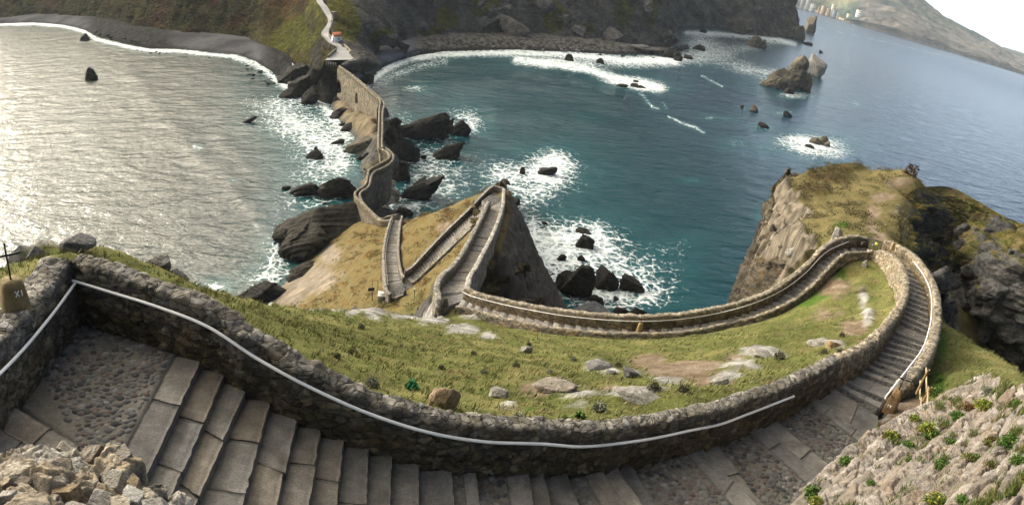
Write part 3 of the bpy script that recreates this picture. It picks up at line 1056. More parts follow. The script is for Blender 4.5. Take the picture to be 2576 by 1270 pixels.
def wall(name, label, foot, h, t, out, deep, ds=.06, scale=4.5, amp=.035, pal=PAL, tone=1.0, top=(.36, .34, .30), lich=.5, seed=0, kind=None, group=None, mortar=(.15, .14, .125), capz=.25, base=.3, parent=None, inner=(.62, .58, .5)):
    """rubble wall whose inner foot follows `foot`; thickness t towards side out (+1 = right of the line, -1 = left)"""
    foot = np.asarray(foot, float)
    hh = np.broadcast_to(np.asarray(h, float), (len(foot),))
    dd = np.broadcast_to(np.asarray(deep, float), (len(foot),))
    Pf, s, hh, dd = resample(foot, ds, (hh, dd))
    T = np.gradient(Pf, axis=0)
    T[:, 2] = 0
    for _ in range(3):
        Tp = np.pad(T, ((1, 1), (0, 0)), mode='edge')
        T = (Tp[:-2]+T+Tp[2:])/3
    T /= np.linalg.norm(T, axis=1)[:, None]
    Nn = np.stack([T[:, 1], -T[:, 0], 0*T[:, 0]], -1)*out
    sc = np.stack([s*1.0, 0*s+seed*7.7, 0*s], -1)
    hh = hh+.07*fbm(sc*np.array([1.1, 1, 1]), 3)+.035*fbm(sc*np.array([5, 1, 1]), 2)
    n_in = max(4, int((np.max(hh)+base)/ds))
    n_out = max(4, int((np.max(hh)+np.max(dd))/ds)) if np.max(dd) < 1.2 else max(8, int((np.max(hh)+np.max(dd))/(ds*1.6)))
    n_top = max(4, int(t/ds)+2)
    rows_u, rows_w = [], []
    for k in np.linspace(0, 1, n_in):
        rows_u.append(np.zeros_like(s)-.02*(1-k))
        rows_w.append(lerp(-base, hh-.10, k))
    for a in np.linspace(0, np.pi, n_top+2)[1:-1]:
        rows_u.append(np.full_like(s, t/2-math.cos(a)*t/2))
        rows_w.append(hh-.10+.10*math.sin(a)**.38)
    for k in np.linspace(0, 1, n_out):
        rows_u.append(np.zeros_like(s)+t+.04*k)
        rows_w.append(lerp(hh-.10, -dd, k))
    Uu = np.array(rows_u).T
    Ww = np.array(rows_w).T
    G = Pf[:, None, :]+Uu[..., None]*Nn[:, None, :]+Ww[..., None]*ZUP
    # closed ends
    e0 = G[0].copy(); e1 = G[-1].copy()
    e0[:] = Pf[0]+Nn[0]*t/2+(Ww[0][:, None]*.97-.02)*ZUP
    e1[:] = Pf[-1]+Nn[-1]*t/2+(Ww[-1][:, None]*.97-.02)*ZUP
    n = gnorm(G)
    if (n[len(n)//2, 2]@Nn[len(n)//2]) > 0:
        n = -n
    q = G.reshape(-1, 3)
    qs = q*scale*np.array([.85, .85, 1.5])+seed*3.1
    qs = qs+.35*np.stack([fbm(q*2+9, 3), fbm(q*2+40, 3), fbm(q*2+70, 3)], -1)
    f1, f2, c1, c2 = vor(qs, 1)
    g1, g2, c3, c4 = vor(qs*2.7+7, 1)
    edge = f2-f1
    small = (c1 > .72)
    edge = np.where(small, np.minimum(edge, (g2-g1)*.6), edge)
    c1 = np.where(small, c3, c1)
    bump = sstep(.015, .10, edge)*(.35+1.1*c2)
    tilt = (c1-.5)*np.sin(q[:, 2]*9+c2*6.3)+(c2-.5)*np.sin((q[:, 0]+q[:, 1])*7+c1*6.3)
    disp = amp*1.25*(bump-.5)+amp*.6*tilt*(edge > .05)+amp*.7*ridged(q*6, 5)+.03*fbm(q*1.4, 2)
    G2 = (q+n.reshape(-1, 3)*disp[:, None]).reshape(G.shape)
    e0 += (G2[0]-G[0])*.3
    e1 += (G2[-1]-G[-1])*.3
    G3 = np.concatenate([e0[None], G2, e1[None]])
    col = pal[(c1*len(pal)).astype(int) % len(pal)]*(0.75+.5*c2)[:, None]*tone
    col = lerp(np.array(mortar)*tone, col, sstep(.03, .14, edge)[:, None])
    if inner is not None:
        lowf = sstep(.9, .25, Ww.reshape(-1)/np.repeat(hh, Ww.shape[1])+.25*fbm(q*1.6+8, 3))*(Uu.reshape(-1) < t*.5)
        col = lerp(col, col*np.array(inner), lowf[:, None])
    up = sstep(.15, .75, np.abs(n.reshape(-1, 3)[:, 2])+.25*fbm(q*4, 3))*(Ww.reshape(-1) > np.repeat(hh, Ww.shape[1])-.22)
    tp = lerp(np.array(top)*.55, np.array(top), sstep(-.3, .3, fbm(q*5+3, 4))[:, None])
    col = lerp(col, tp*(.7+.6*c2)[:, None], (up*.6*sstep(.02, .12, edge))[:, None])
    li = sstep(.18, .4, fbm(q*3.3+77, 4))*lich
    col = lerp(col, np.array((.40, .385, .34))*tone, li[:, None]*.6)
    col = col*(1+.25*fbm(q*1.1+31, 3))[:, None]
    col = col.reshape(G.shape)
    col = np.concatenate([col[:1], col, col[-1:]]).reshape(-1, 3)
    o = mesh_np(name, G3.reshape(-1, 3), gridF(*G3.shape[:2]), M_STONE, col, parent=parent)
    if kind:
        tag(o, kind=kind)
    elif parent is None:
        tag(o, label, 'wall', group)
    return Pf, Nn, s, hh


def lineZ(pts, zz):
    return np.array([Pz(x, y, z) for (x, y), z in zip(pts, zz)])


def rail(name, label, P, r=.026, post_every=2.2, Nn=None, off=.1, col=(.80, .80, .80), group='white handrails fixed to the stone walls', tip=None):
    root = empty(name, P[0])
    tag(root, label, 'handrail', group)
    D, s = resample(P, .12)
    MB().tube(D, r, 10, col).build('rail_bar', M_PAINT, root, True)
    if Nn is not None:
        n = max(2, int(s[-1]/post_every)+1)
        for k in np.linspace(2, len(D)-3, n).astype(int):
            i = int(round(k/(len(D)-1)*(len(Nn)-1)))
            MB().tube([D[k]-[0, 0, .0], D[k]-[0, 0, .07], D[k]+Nn[i]*off-[0, 0, .09]], .02, 6, (.05, .05, .05)).build('bracket', M_IRON, root)
    return root


# upper wall, near part to the gate: foot line on the path side
foot_px = [(200, 812), (300, 842), (430, 882)]
footP = [Pz(x, y, 48.0) for x, y in foot_px]
hts = [1.40, 1.33, 1.2]
for k, n in enumerate(NOSE):
    footP.append(Pz(*n[0], ZK(k)))
    hts.append(max(.98, 1.15-.03*k))
nn = len(footP)
for n in LOOP[1:]:
    footP.append(Pz(*n[0], n[2]))
    hts.append(.95)
hts[-4:] = [.85, .6, .32, .2]
deeps = [.6]*nn+[.8, 1.2, 1.6, 2.4, 3.2, 3.6, 3.4, 3.0, 2.6, 2.2, 1.6, 1.2, .8]
cut = nn-1
FP = np.array(footP)
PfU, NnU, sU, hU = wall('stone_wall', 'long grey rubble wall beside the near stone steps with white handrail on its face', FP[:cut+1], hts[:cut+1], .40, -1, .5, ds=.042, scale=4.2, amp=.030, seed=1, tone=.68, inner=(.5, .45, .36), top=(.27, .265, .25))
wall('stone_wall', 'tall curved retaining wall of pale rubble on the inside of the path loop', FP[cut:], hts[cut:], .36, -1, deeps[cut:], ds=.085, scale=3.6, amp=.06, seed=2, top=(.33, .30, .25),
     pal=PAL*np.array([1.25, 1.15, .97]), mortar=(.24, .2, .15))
# left wall of the near landing
LW = np.array([Pz(200, 812, 48.0), Pz(150, 890, 48.0), Pz(85, 980, 48.0), Pz(20, 1060, 48.1), Pz(-80, 1180, 48.6)])
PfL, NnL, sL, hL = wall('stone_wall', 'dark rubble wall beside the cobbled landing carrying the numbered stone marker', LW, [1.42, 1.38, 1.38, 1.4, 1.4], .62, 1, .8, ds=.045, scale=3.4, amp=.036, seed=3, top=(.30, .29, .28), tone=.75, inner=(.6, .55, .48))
# outer wall of the loop
W2 = np.array([Pz(n[1][0]+3, n[1][1]+(-1), n[2]) for n in LOOP[1:]])
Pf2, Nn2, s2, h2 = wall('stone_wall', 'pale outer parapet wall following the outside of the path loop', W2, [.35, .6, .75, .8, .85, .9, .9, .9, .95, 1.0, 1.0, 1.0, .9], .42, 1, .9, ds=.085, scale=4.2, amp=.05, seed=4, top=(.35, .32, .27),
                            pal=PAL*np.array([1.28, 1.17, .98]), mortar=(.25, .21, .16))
# wall on the sea side of the lower path (from the gate to the bend), then down the spur
W3 = np.array([Pz(n[1][0], n[1][1], n[2]) for n in LOW[:-1]]+[Pz(1165, 752, 29.0)])
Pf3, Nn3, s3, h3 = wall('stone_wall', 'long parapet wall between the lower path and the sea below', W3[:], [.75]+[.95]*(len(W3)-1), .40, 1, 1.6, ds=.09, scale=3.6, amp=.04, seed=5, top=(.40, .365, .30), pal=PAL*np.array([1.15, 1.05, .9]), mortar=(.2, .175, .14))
W4 = np.array([Pz(1165, 752, 29.0)]+[Pz(n[1][0]+2, n[1][1], n[2]) for n in P1[1:]]+[Pz(1263, 490, 23.5)])
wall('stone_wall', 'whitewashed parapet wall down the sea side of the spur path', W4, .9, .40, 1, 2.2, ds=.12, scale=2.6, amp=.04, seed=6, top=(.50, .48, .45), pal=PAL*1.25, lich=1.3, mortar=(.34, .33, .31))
W5 = np.array([Pz(1108, 790, 28.9)]+[Pz(n[0][0]-2, n[0][1], n[2]) for n in P1[:-1]]+[Pz(1233, 524, 23.7)])
wall('stone_wall', 'weathered parapet wall on the land side of the spur path', W5, [.5, .95]+[.9]*(len(W5)-2), .42, -1, [2.6, 2.2, 1.2]+[.5]*(len(W5)-3), ds=.12, scale=2.8, amp=.04, seed=7, top=(.40, .385, .36), lich=.9)
# switchback: wall round the end landing and down the left of path 2
W6 = np.array([Pz(1264, 488, 23.45), Pz(1246, 484, 23.4), Pz(1236, 486, 23.3)]+[Pz(n[1][0], n[1][1], n[2]) for n in P2[1:]])
wall('stone_wall', 'stone wall with a handrail running down the middle flight of the spur', W6, .85, .38, 1, 1.0, ds=.12, scale=2.6, amp=.035, seed=8, top=(.36, .34, .30))
W7 = np.array([Pz(n[0][0], n[0][1]+2, n[2]) for n in P2])
wall('stone_kerb', 'low stone kerb on the uphill side of the middle flight', W7, .25, .28, -1, .4, ds=.15, scale=2.6, amp=.03, seed=9)
W8 = np.array([Pz(n[1][0], n[1][1], n[2]) for n in P3])
wall('stone_wall', 'narrow stone wall on the right side of the lowest flight', W8, .8, .32, 1, .6, ds=.14, scale=2.6, amp=.03, seed=10, top=(.36, .34, .30))
W9 = np.array([Pz(985, 756, 15.9), Pz(975, 742, 15.9)]+[Pz(n[0][0]-1, n[0][1], n[2]) for n in P3])
wall('stone_wall', 'curved stone wall on the left side of the lowest flight', W9, .85, .36, -1, 1.0, ds=.14, scale=2.6, amp=.03, seed=11, top=(.36, .34, .30))
W10 = np.array([Pz(988, 754, 15.9), Pz(1010, 746, 15.9), Pz(1030, 740, 15.95), Pz(1052, 722, 16.0)])
wall('stone_kerb', 'low stone kerb edging the lower turning landing', W10, .3, .3, 1, .6, ds=.14, scale=2.6, amp=.03, seed=12)
# kerb on the land side of the lower path
W11 = np.array([Pz(n[0][0], n[0][1]+1, n[2]) for n in LOW])
wall('stone_kerb', 'low stone kerb along the grass side of the lower path', W11, [.15, .2, .4, .45, .4, .35, .3, .25]+[.16]*(len(W11)-8), .3, -1, .5, ds=.11, scale=3.2, amp=.035, seed=13, top=(.38, .34, .27), pal=PAL*np.array([1.3, 1.15, .92]))

# ------------------------------------------------------------------ handrails
def rail_pts(px, zfun):
    return np.array([Pz(x, y, zfun(x)) for x, y in px])


def along(Pf, Nn, hh, i0, i1, hgt, off, step=25):
    ii = list(range(int(i0*(len(Pf)-1)), int(i1*(len(Pf)-1)), step))+[int(i1*(len(Pf)-1))]
    P = np.array([Pf[i]-Nn[i]*off+ZUP*(hgt if np.isscalar(hgt) else np.interp(i/(len(Pf)-1), hgt[0], hgt[1])) for i in ii])
    return P, Nn[ii]


iu = (np.abs(proj(PfU)[0]-1975)).argmin()/(len(PfU)-1)
Pq, Nq = along(PfU, NnU, hU, .004, iu, ((0, .2, .5, 1), (1.02, .84, .68, .66)), .1)
rail('handrail', 'long white metal handrail on the wall above the near stone steps', Pq, .03, 1.4, Nq, .1)
Pq, Nq = along(PfL, NnL, hL, .01, .99, .98, .1, 12)
rail('handrail', 'short white metal handrail below the stone marker on the left wall', Pq, .03, 1.6, Nq, .1)
Pq, Nq = along(Pf2, Nn2, h2, 0.02, .86, ((0, .1, .3, 1), (.62, .72, .72, .7)), .1, 18)
st = Pz(2226, 1001, 44.75)
rail('handrail', 'white handrail inside the pale outer wall of the path loop', np.vstack([[st], Pq[3:]]), .03, 2.6, np.vstack([Nq[:1], Nq[3:]]), .1)
Pq, Nq = along(Pf3, Nn3, h3, .06, 1.0, .66, .15, 30)
rail('handrail', 'thin white handrail along the parapet above the sea', Pq, .022, 3.0, Nq, .08)
D6, s6 = resample(W6, .5)
rail('handrail', 'thin white handrail on the wall of the middle spur flight', D6[3:]+ZUP*.95, .03)
D9, s9 = resample(W9, .5)
rail('handrail', 'small white handrail on the left wall of the lowest flight', D9[6:]+ZUP*.6+np.array([.1, 0, 0]), .03)

# ------------------------------------------------------------------ steps
STC = np.array([(.130, .116, .097), (.108, .099, .088), (.142, .122, .096), (.085, .081, .077), (.122, .105, .085), (.132, .121, .106), (.135, .108, .080)])


def stone_slab(mb, c4, ztop, thick, col, rng, bev=.022):
    """one worn step stone: plan quad c4 (back-left, back-right, front-right, front-left) with a slightly uneven, rounded top"""
    n, m_ = 15, 9
    u = np.linspace(0, 1, n)[:, None]
    v = np.linspace(0, 1, m_)[None, :]
    c4 = np.asarray(c4, float)
    X = (c4[0]*((1-u)*(1-v))[..., None]+c4[1]*(u*(1-v))[..., None]+c4[2]*(u*v)[..., None]+c4[3]*((1-u)*v)[..., None])
    so_ = rng.rand(3)*50
    zz = ztop+.016*fbm(np.stack([X[..., 0], X[..., 1], 0*X[..., 0]], -1).reshape(-1, 3)*3.5+so_, 4).reshape(n, m_)-.012*sstep(.4, 1, v)*np.sin(u*np.pi)
    ed = np.minimum(np.minimum(u, 1-u)*np.linalg.norm(c4[1]-c4[0]), np.minimum(v, 1-v)*np.linalg.norm(c4[3]-c4[0]))
    zz = zz-.022*np.exp(-ed/.02)
    jx = .028*fbm(np.stack([X[..., 0], X[..., 1], 0*X[..., 0]+5], -1).reshape(-1, 3)*7+so_, 2).reshape(n, m_)
    X = X+jx[..., None]
    top = np.concatenate([X, zz[..., None]], -1).reshape(-1, 3)
    nv = n*m_
    rim = [i*m_ for i in range(n)]+[(n-1)*m_+j for j in range(1, m_)]+[i*m_+m_-1 for i in range(n-2, -1, -1)]+[j for j in range(m_-2, 0, -1)]
    low = top[rim].copy()
    cxy = top[:, :2].mean(0)
    low[:, :2] = cxy+(low[:, :2]-cxy)*1.012
    low[:, 2] -= thick
    mid = top[rim].copy()
    mid[:, :2] = cxy+(mid[:, :2]-cxy)*1.014
    mid[:, 2] -= .03
    V = np.vstack([top, mid, low])
    R_ = len(rim)
    Q = gridF(n, m_).tolist()
    for k in range(R_):
        k2 = (k+1) % R_
        Q.append((rim[k], nv+k, nv+k2, rim[k2]))
        Q.append((nv+k, nv+R_+k, nv+R_+k2, nv+k2))
    cc = np.asarray(col)[None, :]*(1+.38*fbm(V*2.4+so_, 4)+.16*fbm(V*11+so_, 3))[:, None]
    cc = lerp(cc, np.array((.055, .052, .045)), (sstep(.1, .45, fbm(V*1.7+so_[::-1], 4))*.65)[:, None])
    mb.add(V, Q, col=cc)


_ps = np.array([(math.cos(a), math.sin(a), 0) for a in np.linspace(0, 2*np.pi, 9)[:-1]])
PEB_V = np.vstack([_ps, _ps*.82+[0, 0, .55], _ps*.42+[0, 0, .9], [[0, 0, 1.0]]])
PEB_Q = [(r*8+k, r*8+(k+1) % 8, (r+1)*8+(k+1) % 8, (r+1)*8+k) for r in range(2) for k in range(8)]
PEB_T = [(16+k, 16+(k+1) % 8, 24) for k in range(8)]
PEBC = np.array([(.10, .10, .105), (.13, .13, .135), (.075, .075, .08), (.15, .145, .14), (.055, .056, .06), (.12, .115, .11), (.17, .165, .16), (.115, .09, .085)])


def cobble(mb, poly, ztop, rng, size=.085, slope=None):
    """mortar slab with pebbles bedded in it; poly: convex plan polygon ccw or cw"""
    poly = np.asarray(poly, float)
    c = poly.mean(0)
    n = len(poly)
    zf = (lambda p: np.full(len(p), ztop)) if slope is None else slope
    # slab top as fan grid
    rings = 8
    V = [[*c, zf(c[None])[0]]]
    B = []
    for k in range(n):
        for f in np.linspace(0, 1, 7)[:-1]:
            B.append(lerp(poly[k], poly[(k+1) % n], f))
    B = np.array(B)
    nb = len(B)
    VV = []
    for r in range(1, rings+1):
        q = lerp(c, B, r/rings)
        VV.append(np.c_[q, zf(q)])
    VV = np.vstack([V]+VV)
    VV[:, 2] += .012*fbm(VV*1.7, 3)
    low = VV[-nb:].copy()
    low[:, 2] -= .45
    VV = np.vstack([VV, low])
    T = [(0, 1+k, 1+(k+1) % nb) for k in range(nb)]
    Q = []
    for r in range(rings):
        for k in range(nb):
            a0, a1 = 1+r*nb+k, 1+r*nb+(k+1) % nb
            Q.append((a0, a0+nb, a1+nb, a1))
    cc = np.array((.118, .111, .098))*(1+.3*fbm(VV*2.2, 4))[:, None]
    mb.add(VV, Q, T, col=cc)
    # pebbles on a jittered grid
    lo, hi = poly.min(0), poly.max(0)
    pit = size*1.30
    area2 = sum(poly[k][0]*poly[(k+1) % n][1]-poly[(k+1) % n][0]*poly[k][1] for k in range(n))
    sg = 1 if area2 > 0 else -1
    row = 0
    y = lo[1]
    while y < hi[1]:
        x = lo[0]+(row % 2)*pit/2
        while x < hi[0]:
            p = np.array([x, y])+rng.uniform(-.32, .32, 2)*pit
            x += pit
            ins = all(sg*((poly[(k+1) % n][0]-poly[k][0])*(p[1]-poly[k][1])-(poly[(k+1) % n][1]-poly[k][1])*(p[0]-poly[k][0]))/np.linalg.norm(poly[(k+1) % n]-poly[k]) > size*.7 for k in range(n))
            if not ins or rng.rand() < .06:
                continue
            a = rng.rand()*np.pi
            e = rng.uniform(.58, .95)
            r_ = size*rng.uniform(.56, .92)
            W = PEB_V*np.array([r_, r_*e, r_*.38])
            W = np.c_[W[:, 0]*math.cos(a)-W[:, 1]*math.sin(a), W[:, 0]*math.sin(a)+W[:, 1]*math.cos(a), W[:, 2]]
            W = W+np.array([p[0], p[1], zf(p[None])[0]-.003])
            mb.add(W, PEB_Q, PEB_T, col=PEBC[rng.randint(len(PEBC))]*rng.uniform(.65, 1.15))
        y += pit*.87
        row += 1


STC = STC*np.array([.95, 1.0, 1.09])
rng = np.random.RandomState(21)
stair = empty('stairway', (0, 10, 44))
tag(stair, kind='structure')


def step_row(mb, bl, br, fr, fl, ztop, thick, rng, cols=None, parts=None):
    """step between back edge bl-br and nosing fl-fr, made of 2..3 stones across"""
    W_ = np.linalg.norm(br-bl)
    n = parts or (2 if W_ < 1.9 else (3 if rng.rand() < .75 else 2))
    cuts = np.concatenate([[0], (np.arange(1, n)+rng.uniform(-.28, .28, n-1))/n, [1]])
    # mortar core
    mb.hexa([np.r_[fl, ztop-thick], np.r_[fr, ztop-thick], np.r_[br, ztop-thick], np.r_[bl, ztop-thick],
             np.r_[fl, ztop-.035], np.r_[fr, ztop-.035], np.r_[br, ztop-.035], np.r_[bl, ztop-.035]], (.12, .115, .105))
    for k in range(n):
        a, b_ = cuts[k], cuts[k+1]
        g = .012/max(W_, .1)
        a += g
        b_ -= g
        ov = (fl-bl)/max(np.linalg.norm(fl-bl), 1e-6)*(.025+.03*rng.rand())
        c4 = [lerp(bl, br, a), lerp(bl, br, b_), lerp(fl, fr, b_)+ov, lerp(fl, fr, a)+ov]
        stone_slab(mb, c4, ztop+rng.uniform(-.012, .012), thick*.95, lerp(STC[rng.randint(len(STC))], STC.mean(0), .4)*rng.uniform(.85, 1.12), rng)


# near flight
_S0 = STC.copy()
for k in range(len(NOSE)):
    STC = _S0*(1.0+.45*min(max((k-8)/6, 0), 1))
    z_ = ZK(k)
    fl, fr = L0[k][:2], R0[k][:2]
    if k == 0:
        d = (fl-L0[1][:2])
        d = d/np.linalg.norm(d)*.48
        mb = MB()
        step_row(mb, fl+d, fr+d, fr, fl, z_, .3, rng, parts=2)
        mb.build('step', M_STEP, stair, True)
        continue
    bl, br = L0[k-1][:2], R0[k-1][:2]
    out_ = (L0[k][:2]-R0[k][:2])
    out_ = out_/np.linalg.norm(out_)*.06
    if k in COB:
        v = (fl-bl)
        dist_ = np.linalg.norm(v)
        edge_w = min(.42/dist_, .45)
        ml, mr = lerp(fl, bl, edge_w), lerp(fr, br, edge_w)
        mb = MB()
        step_row(mb, ml+out_, mr, fr, fl+out_, z_, .3, rng)
        mb.build('step', M_STEP, stair, True)
        mb = MB()
        cobble(mb, [bl+out_, br, mr, ml+out_], z_-.004, rng, .1)
        mb.build('cobbled_landing', M_STEP, stair, True)
    else:
        mb = MB()
        step_row(mb, bl+out_, br, fr, fl+out_, z_, .3, rng)
        mb.build('step', M_STEP, stair, True)
# top landing
fl, fr = L0[0][:2], R0[0][:2]
d = (fl-L0[1][:2])
d = d/np.linalg.norm(d)*.48
land = [fl+d+[0, .05], fr+d, Pz(190, 1118, 48)[:2], Pz(40, 1024, 48)[:2], Pz(194, 808, 48)[:2]]
mb = MB()
cobble(mb, land, 47.995, rng, .098)
mb.build('cobbled_landing', M_STEP, stair, True)
# steps climbing away at the lower left
up_n = [((30, 1022), (195, 1122)), ((-25, 1065), (150, 1170)), ((-80, 1110), (100, 1220))]
for k in range(len(up_n)-1):
    z_ = 48.0+.165*(k+1)
    A0, A1 = Pz(*up_n[k][0], z_)[:2], Pz(*up_n[k][1], z_)[:2]
    B0, B1 = Pz(*up_n[k+1][0], z_)[:2], Pz(*up_n[k+1][1], z_)[:2]
    mb = MB()
    step_row(mb, B0, B1, A1, A0, z_, .35, rng, parts=2)
    mb.build('step', M_STEP, stair, True)


def flight(nodes, root_loc, tone=1.8, rise=.165, cob=.5, w0=.34, seed=5, prop='stairway', in_off=0.0):
    """steps between two edge polylines, each step a part; long treads are cobbled behind a stone edge"""
    rng = np.random.RandomState(seed)
    root = empty(prop, root_loc)
    tag(root, kind='structure')
    L, R = CRr(nodes)
    Ld, Rd = crv(L, 600), crv(R, 600)
    Md = (Ld+Rd)/2
    s = np.concatenate([[0], np.cumsum(np.linalg.norm(np.diff(Md[:, :2], axis=0), axis=1))])
    z = Md[:, 2]
    drop = z[0]-z[-1]
    n = max(3, int(round(drop/rise)))
    n = min(n, int(s[-1]/.36))
    # cumulative drop decides where nosings fall
    zm = np.minimum.accumulate(z)+1e-7*np.arange(len(z))[::-1]
    targets = np.linspace(z[0], z[-1], n+1)
    # blend with even spacing so that level stretches still get treads
    se = np.interp(-targets, -zm, s)
    se = .55*se+.45*np.linspace(0, s[-1], n+1)
    Lx = np.stack([np.interp(se, s, Ld[:, k]) for k in range(2)], -1)
    Rx = np.stack([np.interp(se, s, Rd[:, k]) for k in range(2)], -1)
    zt = np.interp(se, s, z)
    ex = (Lx-Rx)/np.linalg.norm(Lx-Rx, axis=1)[:, None]*.05
    Lx = Lx+ex
    Rx = Rx-ex
    for k in range(n):
        z_ = zt[k+1]
        bl, br, fl, fr = Lx[k], Rx[k], Lx[k+1], Rx[k+1]
        ln_ = np.linalg.norm((fl+fr)/2-(bl+br)/2)
        mb = MB()
        if ln_ > w0*1.7 and rng.rand() < cob:
            e = (w0)/ln_
            ml, mr = lerp(fl, bl, e), lerp(fr, br, e)
            step_row(mb, ml, mr, fr, fl, z_, .6, rng, parts=2)
            mb.c = [np.minimum(c_*tone*1.12, .6) for c_ in mb.c]
            nc_ = len(mb.c)
            cobble(mb, [bl, br, mr, ml], z_-.004, rng, .12)
            mb.c = mb.c[:nc_]+[c_*.85*tone/1.8 for c_ in mb.c[nc_:]]
            o = mb.build('step', M_STEP, root, True)
        else:
            step_row(mb, bl, br, fr, fl, z_, .6, rng)
            mb.c = [np.minimum(c_*tone, .6) for c_ in mb.c]
            o = mb.build('step', M_STEP, root, True)
    return root


STC = _S0
flight([LOOP[0]]+LOOP[1:], Pz(2300, 800, 40), 1.9, cob=.92, w0=.26, rise=.25, seed=8)
flight(LOW, Pz(1700, 830, 32), 2.2, cob=.6, seed=9)
flight(P1, Pz(1180, 640, 25), cob=.3, seed=10)
flight(P2, Pz(1120, 630, 19), cob=.1, seed=11)
flight(P3, Pz(985, 640, 13), cob=.2, seed=12)
# landings of the switchbacks
for nm, pts, zz in (('cobbled_landing', [(1230, 522), (1262, 508), (1266, 486), (1244, 482), (1212, 506)], 23.4), ('cobbled_landing', LAND, 15.85)):
    mb = MB()
    cobble(mb, [Pz(x, y, zz)[:2] for x, y in pts], zz, rng, .16)
    o = mb.build(nm, M_STEP, None, True)
    tag(o, kind='structure')
# ------------------------------------------------------------------ rock faces as dense sheets
LEDGES = []
FADEP = [Pr(x, y, r) for x, y, r in [(795, 0, 331), (815, 36, 315), (825, 53, 307), (815, 80, 295), (829, 108, 279), (850, 128, 270), (835, 145, 262), (852, 165, 256), (880, 140, 264), (895, 152, 257), (790, -40, 352)]]
def sheet(name, rows, nu, nv, mat, colf, amp, sc, kind='structure', label=None, cat=None, edge_fade=True, strat=None, flip=False, seed=0, parent=None, gully=0, vfade=0, ledge=None):
    """rows of control points (world) -> smooth dense sheet with fractured relief"""
    K = np.array(rows, float)
    G = np.einsum('ui,ijk->ujk', cr_mat(K.shape[0], nu), np.einsum('vj,ijk->ivk', cr_mat(K.shape[1], nv), K))
    n = gnorm(G)
    if flip:
        n = -n
    q = G.reshape(-1, 3)
    S = np.array(strat if strat is not None else [[.75, .35, .2], [-.35, .8, .3], [.2, -.45, .85]])
    qs = (q@S)*np.array([.5, .5, 1.6])*sc+seed
    d = .55*ridged(qs*.6, 4)+.45*fbm(q*sc*.35+seed, 4)+.35*ridged(qs*2.1+5, 3)*.5
    f1, f2, c1, c2 = vor(qs*1.3+.4*np.stack([fbm(q*sc, 2)]*3, -1))
    d = d+.5*(c1-.5)*sstep(0, .12, f2-f1)
    if gully:
        d = d+.28*ridged(qs*5.5+9, 3)+.22*ridged(qs*13+3, 2)
    d = d*amp
    if gully:
        v_ = (q@np.array([.94, -.34, 0]))
        gl_ = ridged(np.stack([v_/gully+.25*fbm(q/gully*.6, 2), q[:, 2]*.012+seed, 0*v_], -1), 3)
        far_ = np.min(np.stack([np.hypot(q[:, 0]-p_[0], q[:, 1]-p_[1]) for p_ in FADEP]), 0)
        fd_ = sstep(14, 75, far_)
        d = d*lerp(.25, 1, fd_)+gl_*gully*.16*fd_
    if vfade:
        d = d*(np.ones((nu, 1))*np.clip(np.linspace(0, 1, nv)*vfade, .05, 1)[None, :]).reshape(-1)
    if edge_fade:
        u = np.linspace(0, 1, nu)[:, None]*np.ones((1, nv))
        d = d*np.clip(np.minimum(u*7+.02, 1), 0, 1).reshape(-1)
    G2 = q+n.reshape(-1, 3)*d[:, None]
    G2g = G2.reshape(G.shape)
    nz = np.abs(gnorm(G2g)[..., 2]).reshape(-1)
    col = colf(G2, nz, d/amp, c1, f2-f1)
    o = mesh_np(name, G2, gridF(nu, nv), mat, col, parent=parent)
    if parent is None:
        tag(o, label, cat, kind=kind)
    if ledge:
        LEDGES.append((o, G2g, ledge, seed))
    return o


def pal_mix(*a):
    return [np.array(x) for x in a]


def stone_col(dark, light, veg=None, vth=.55, vcol=(.07, .075, .02), sc=1.0, streak=0.3):
    dark, light = np.array(dark), np.array(light)

    def f(P, nz, d, c1, e):
        n1 = fbm(P*.15*sc, 4)
        n2 = fbm(P*.7*sc+30, 4)
        c = lerp(dark, light, np.clip(.5+.7*n1+.5*n2+.35*(c1-.5), 0, 1)[:, None])
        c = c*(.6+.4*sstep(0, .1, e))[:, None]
        if veg is not None:
            v = sstep(vth, vth+.16, nz+.45*fbm(P*.12*sc+70, 4)+.15*n2)*veg
            vc = lerp(np.array(vcol), np.array(vcol)*np.array([1.9, 1.35, 1.2]), sstep(-.3, .4, fbm(P*.4*sc+11, 4))[:, None])
            c = lerp(c, vc, v[:, None])
        return c
    return f


def rows_between(top, foot, ts, bulge=0.0):
    top, foot = np.array(top), np.array(foot)
    R_ = []
    for t_ in ts:
        r_ = lerp(top, foot, t_)
        r_ = r_+np.array([0, 0, 1.0])*bulge*math.sin(math.pi*t_)
        R_.append(r_)
    return R_


def spur_col(P, nz, d, c1, e):
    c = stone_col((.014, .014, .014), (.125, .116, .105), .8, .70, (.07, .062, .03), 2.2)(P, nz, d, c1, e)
    sc_e = lerp(np.array((.06, .054, .046)), np.array((.13, .115, .095)), sstep(-.3, .3, fbm(P*.6+3, 4))[:, None])
    c = lerp(c, sc_e, (sstep(-.05, .3, fbm(P*np.array([.22, .22, .07])+21, 4))*.75)[:, None])
    gtop = sstep(14, 23, P[:, 2]+6*fbm(P*.25+9, 4))[:, None]
    return lerp(c, lerp(np.array((.085, .07, .03)), np.array((.15, .12, .06)), sstep(-.3, .3, fbm(P*.8, 3))[:, None]), gtop*.8)


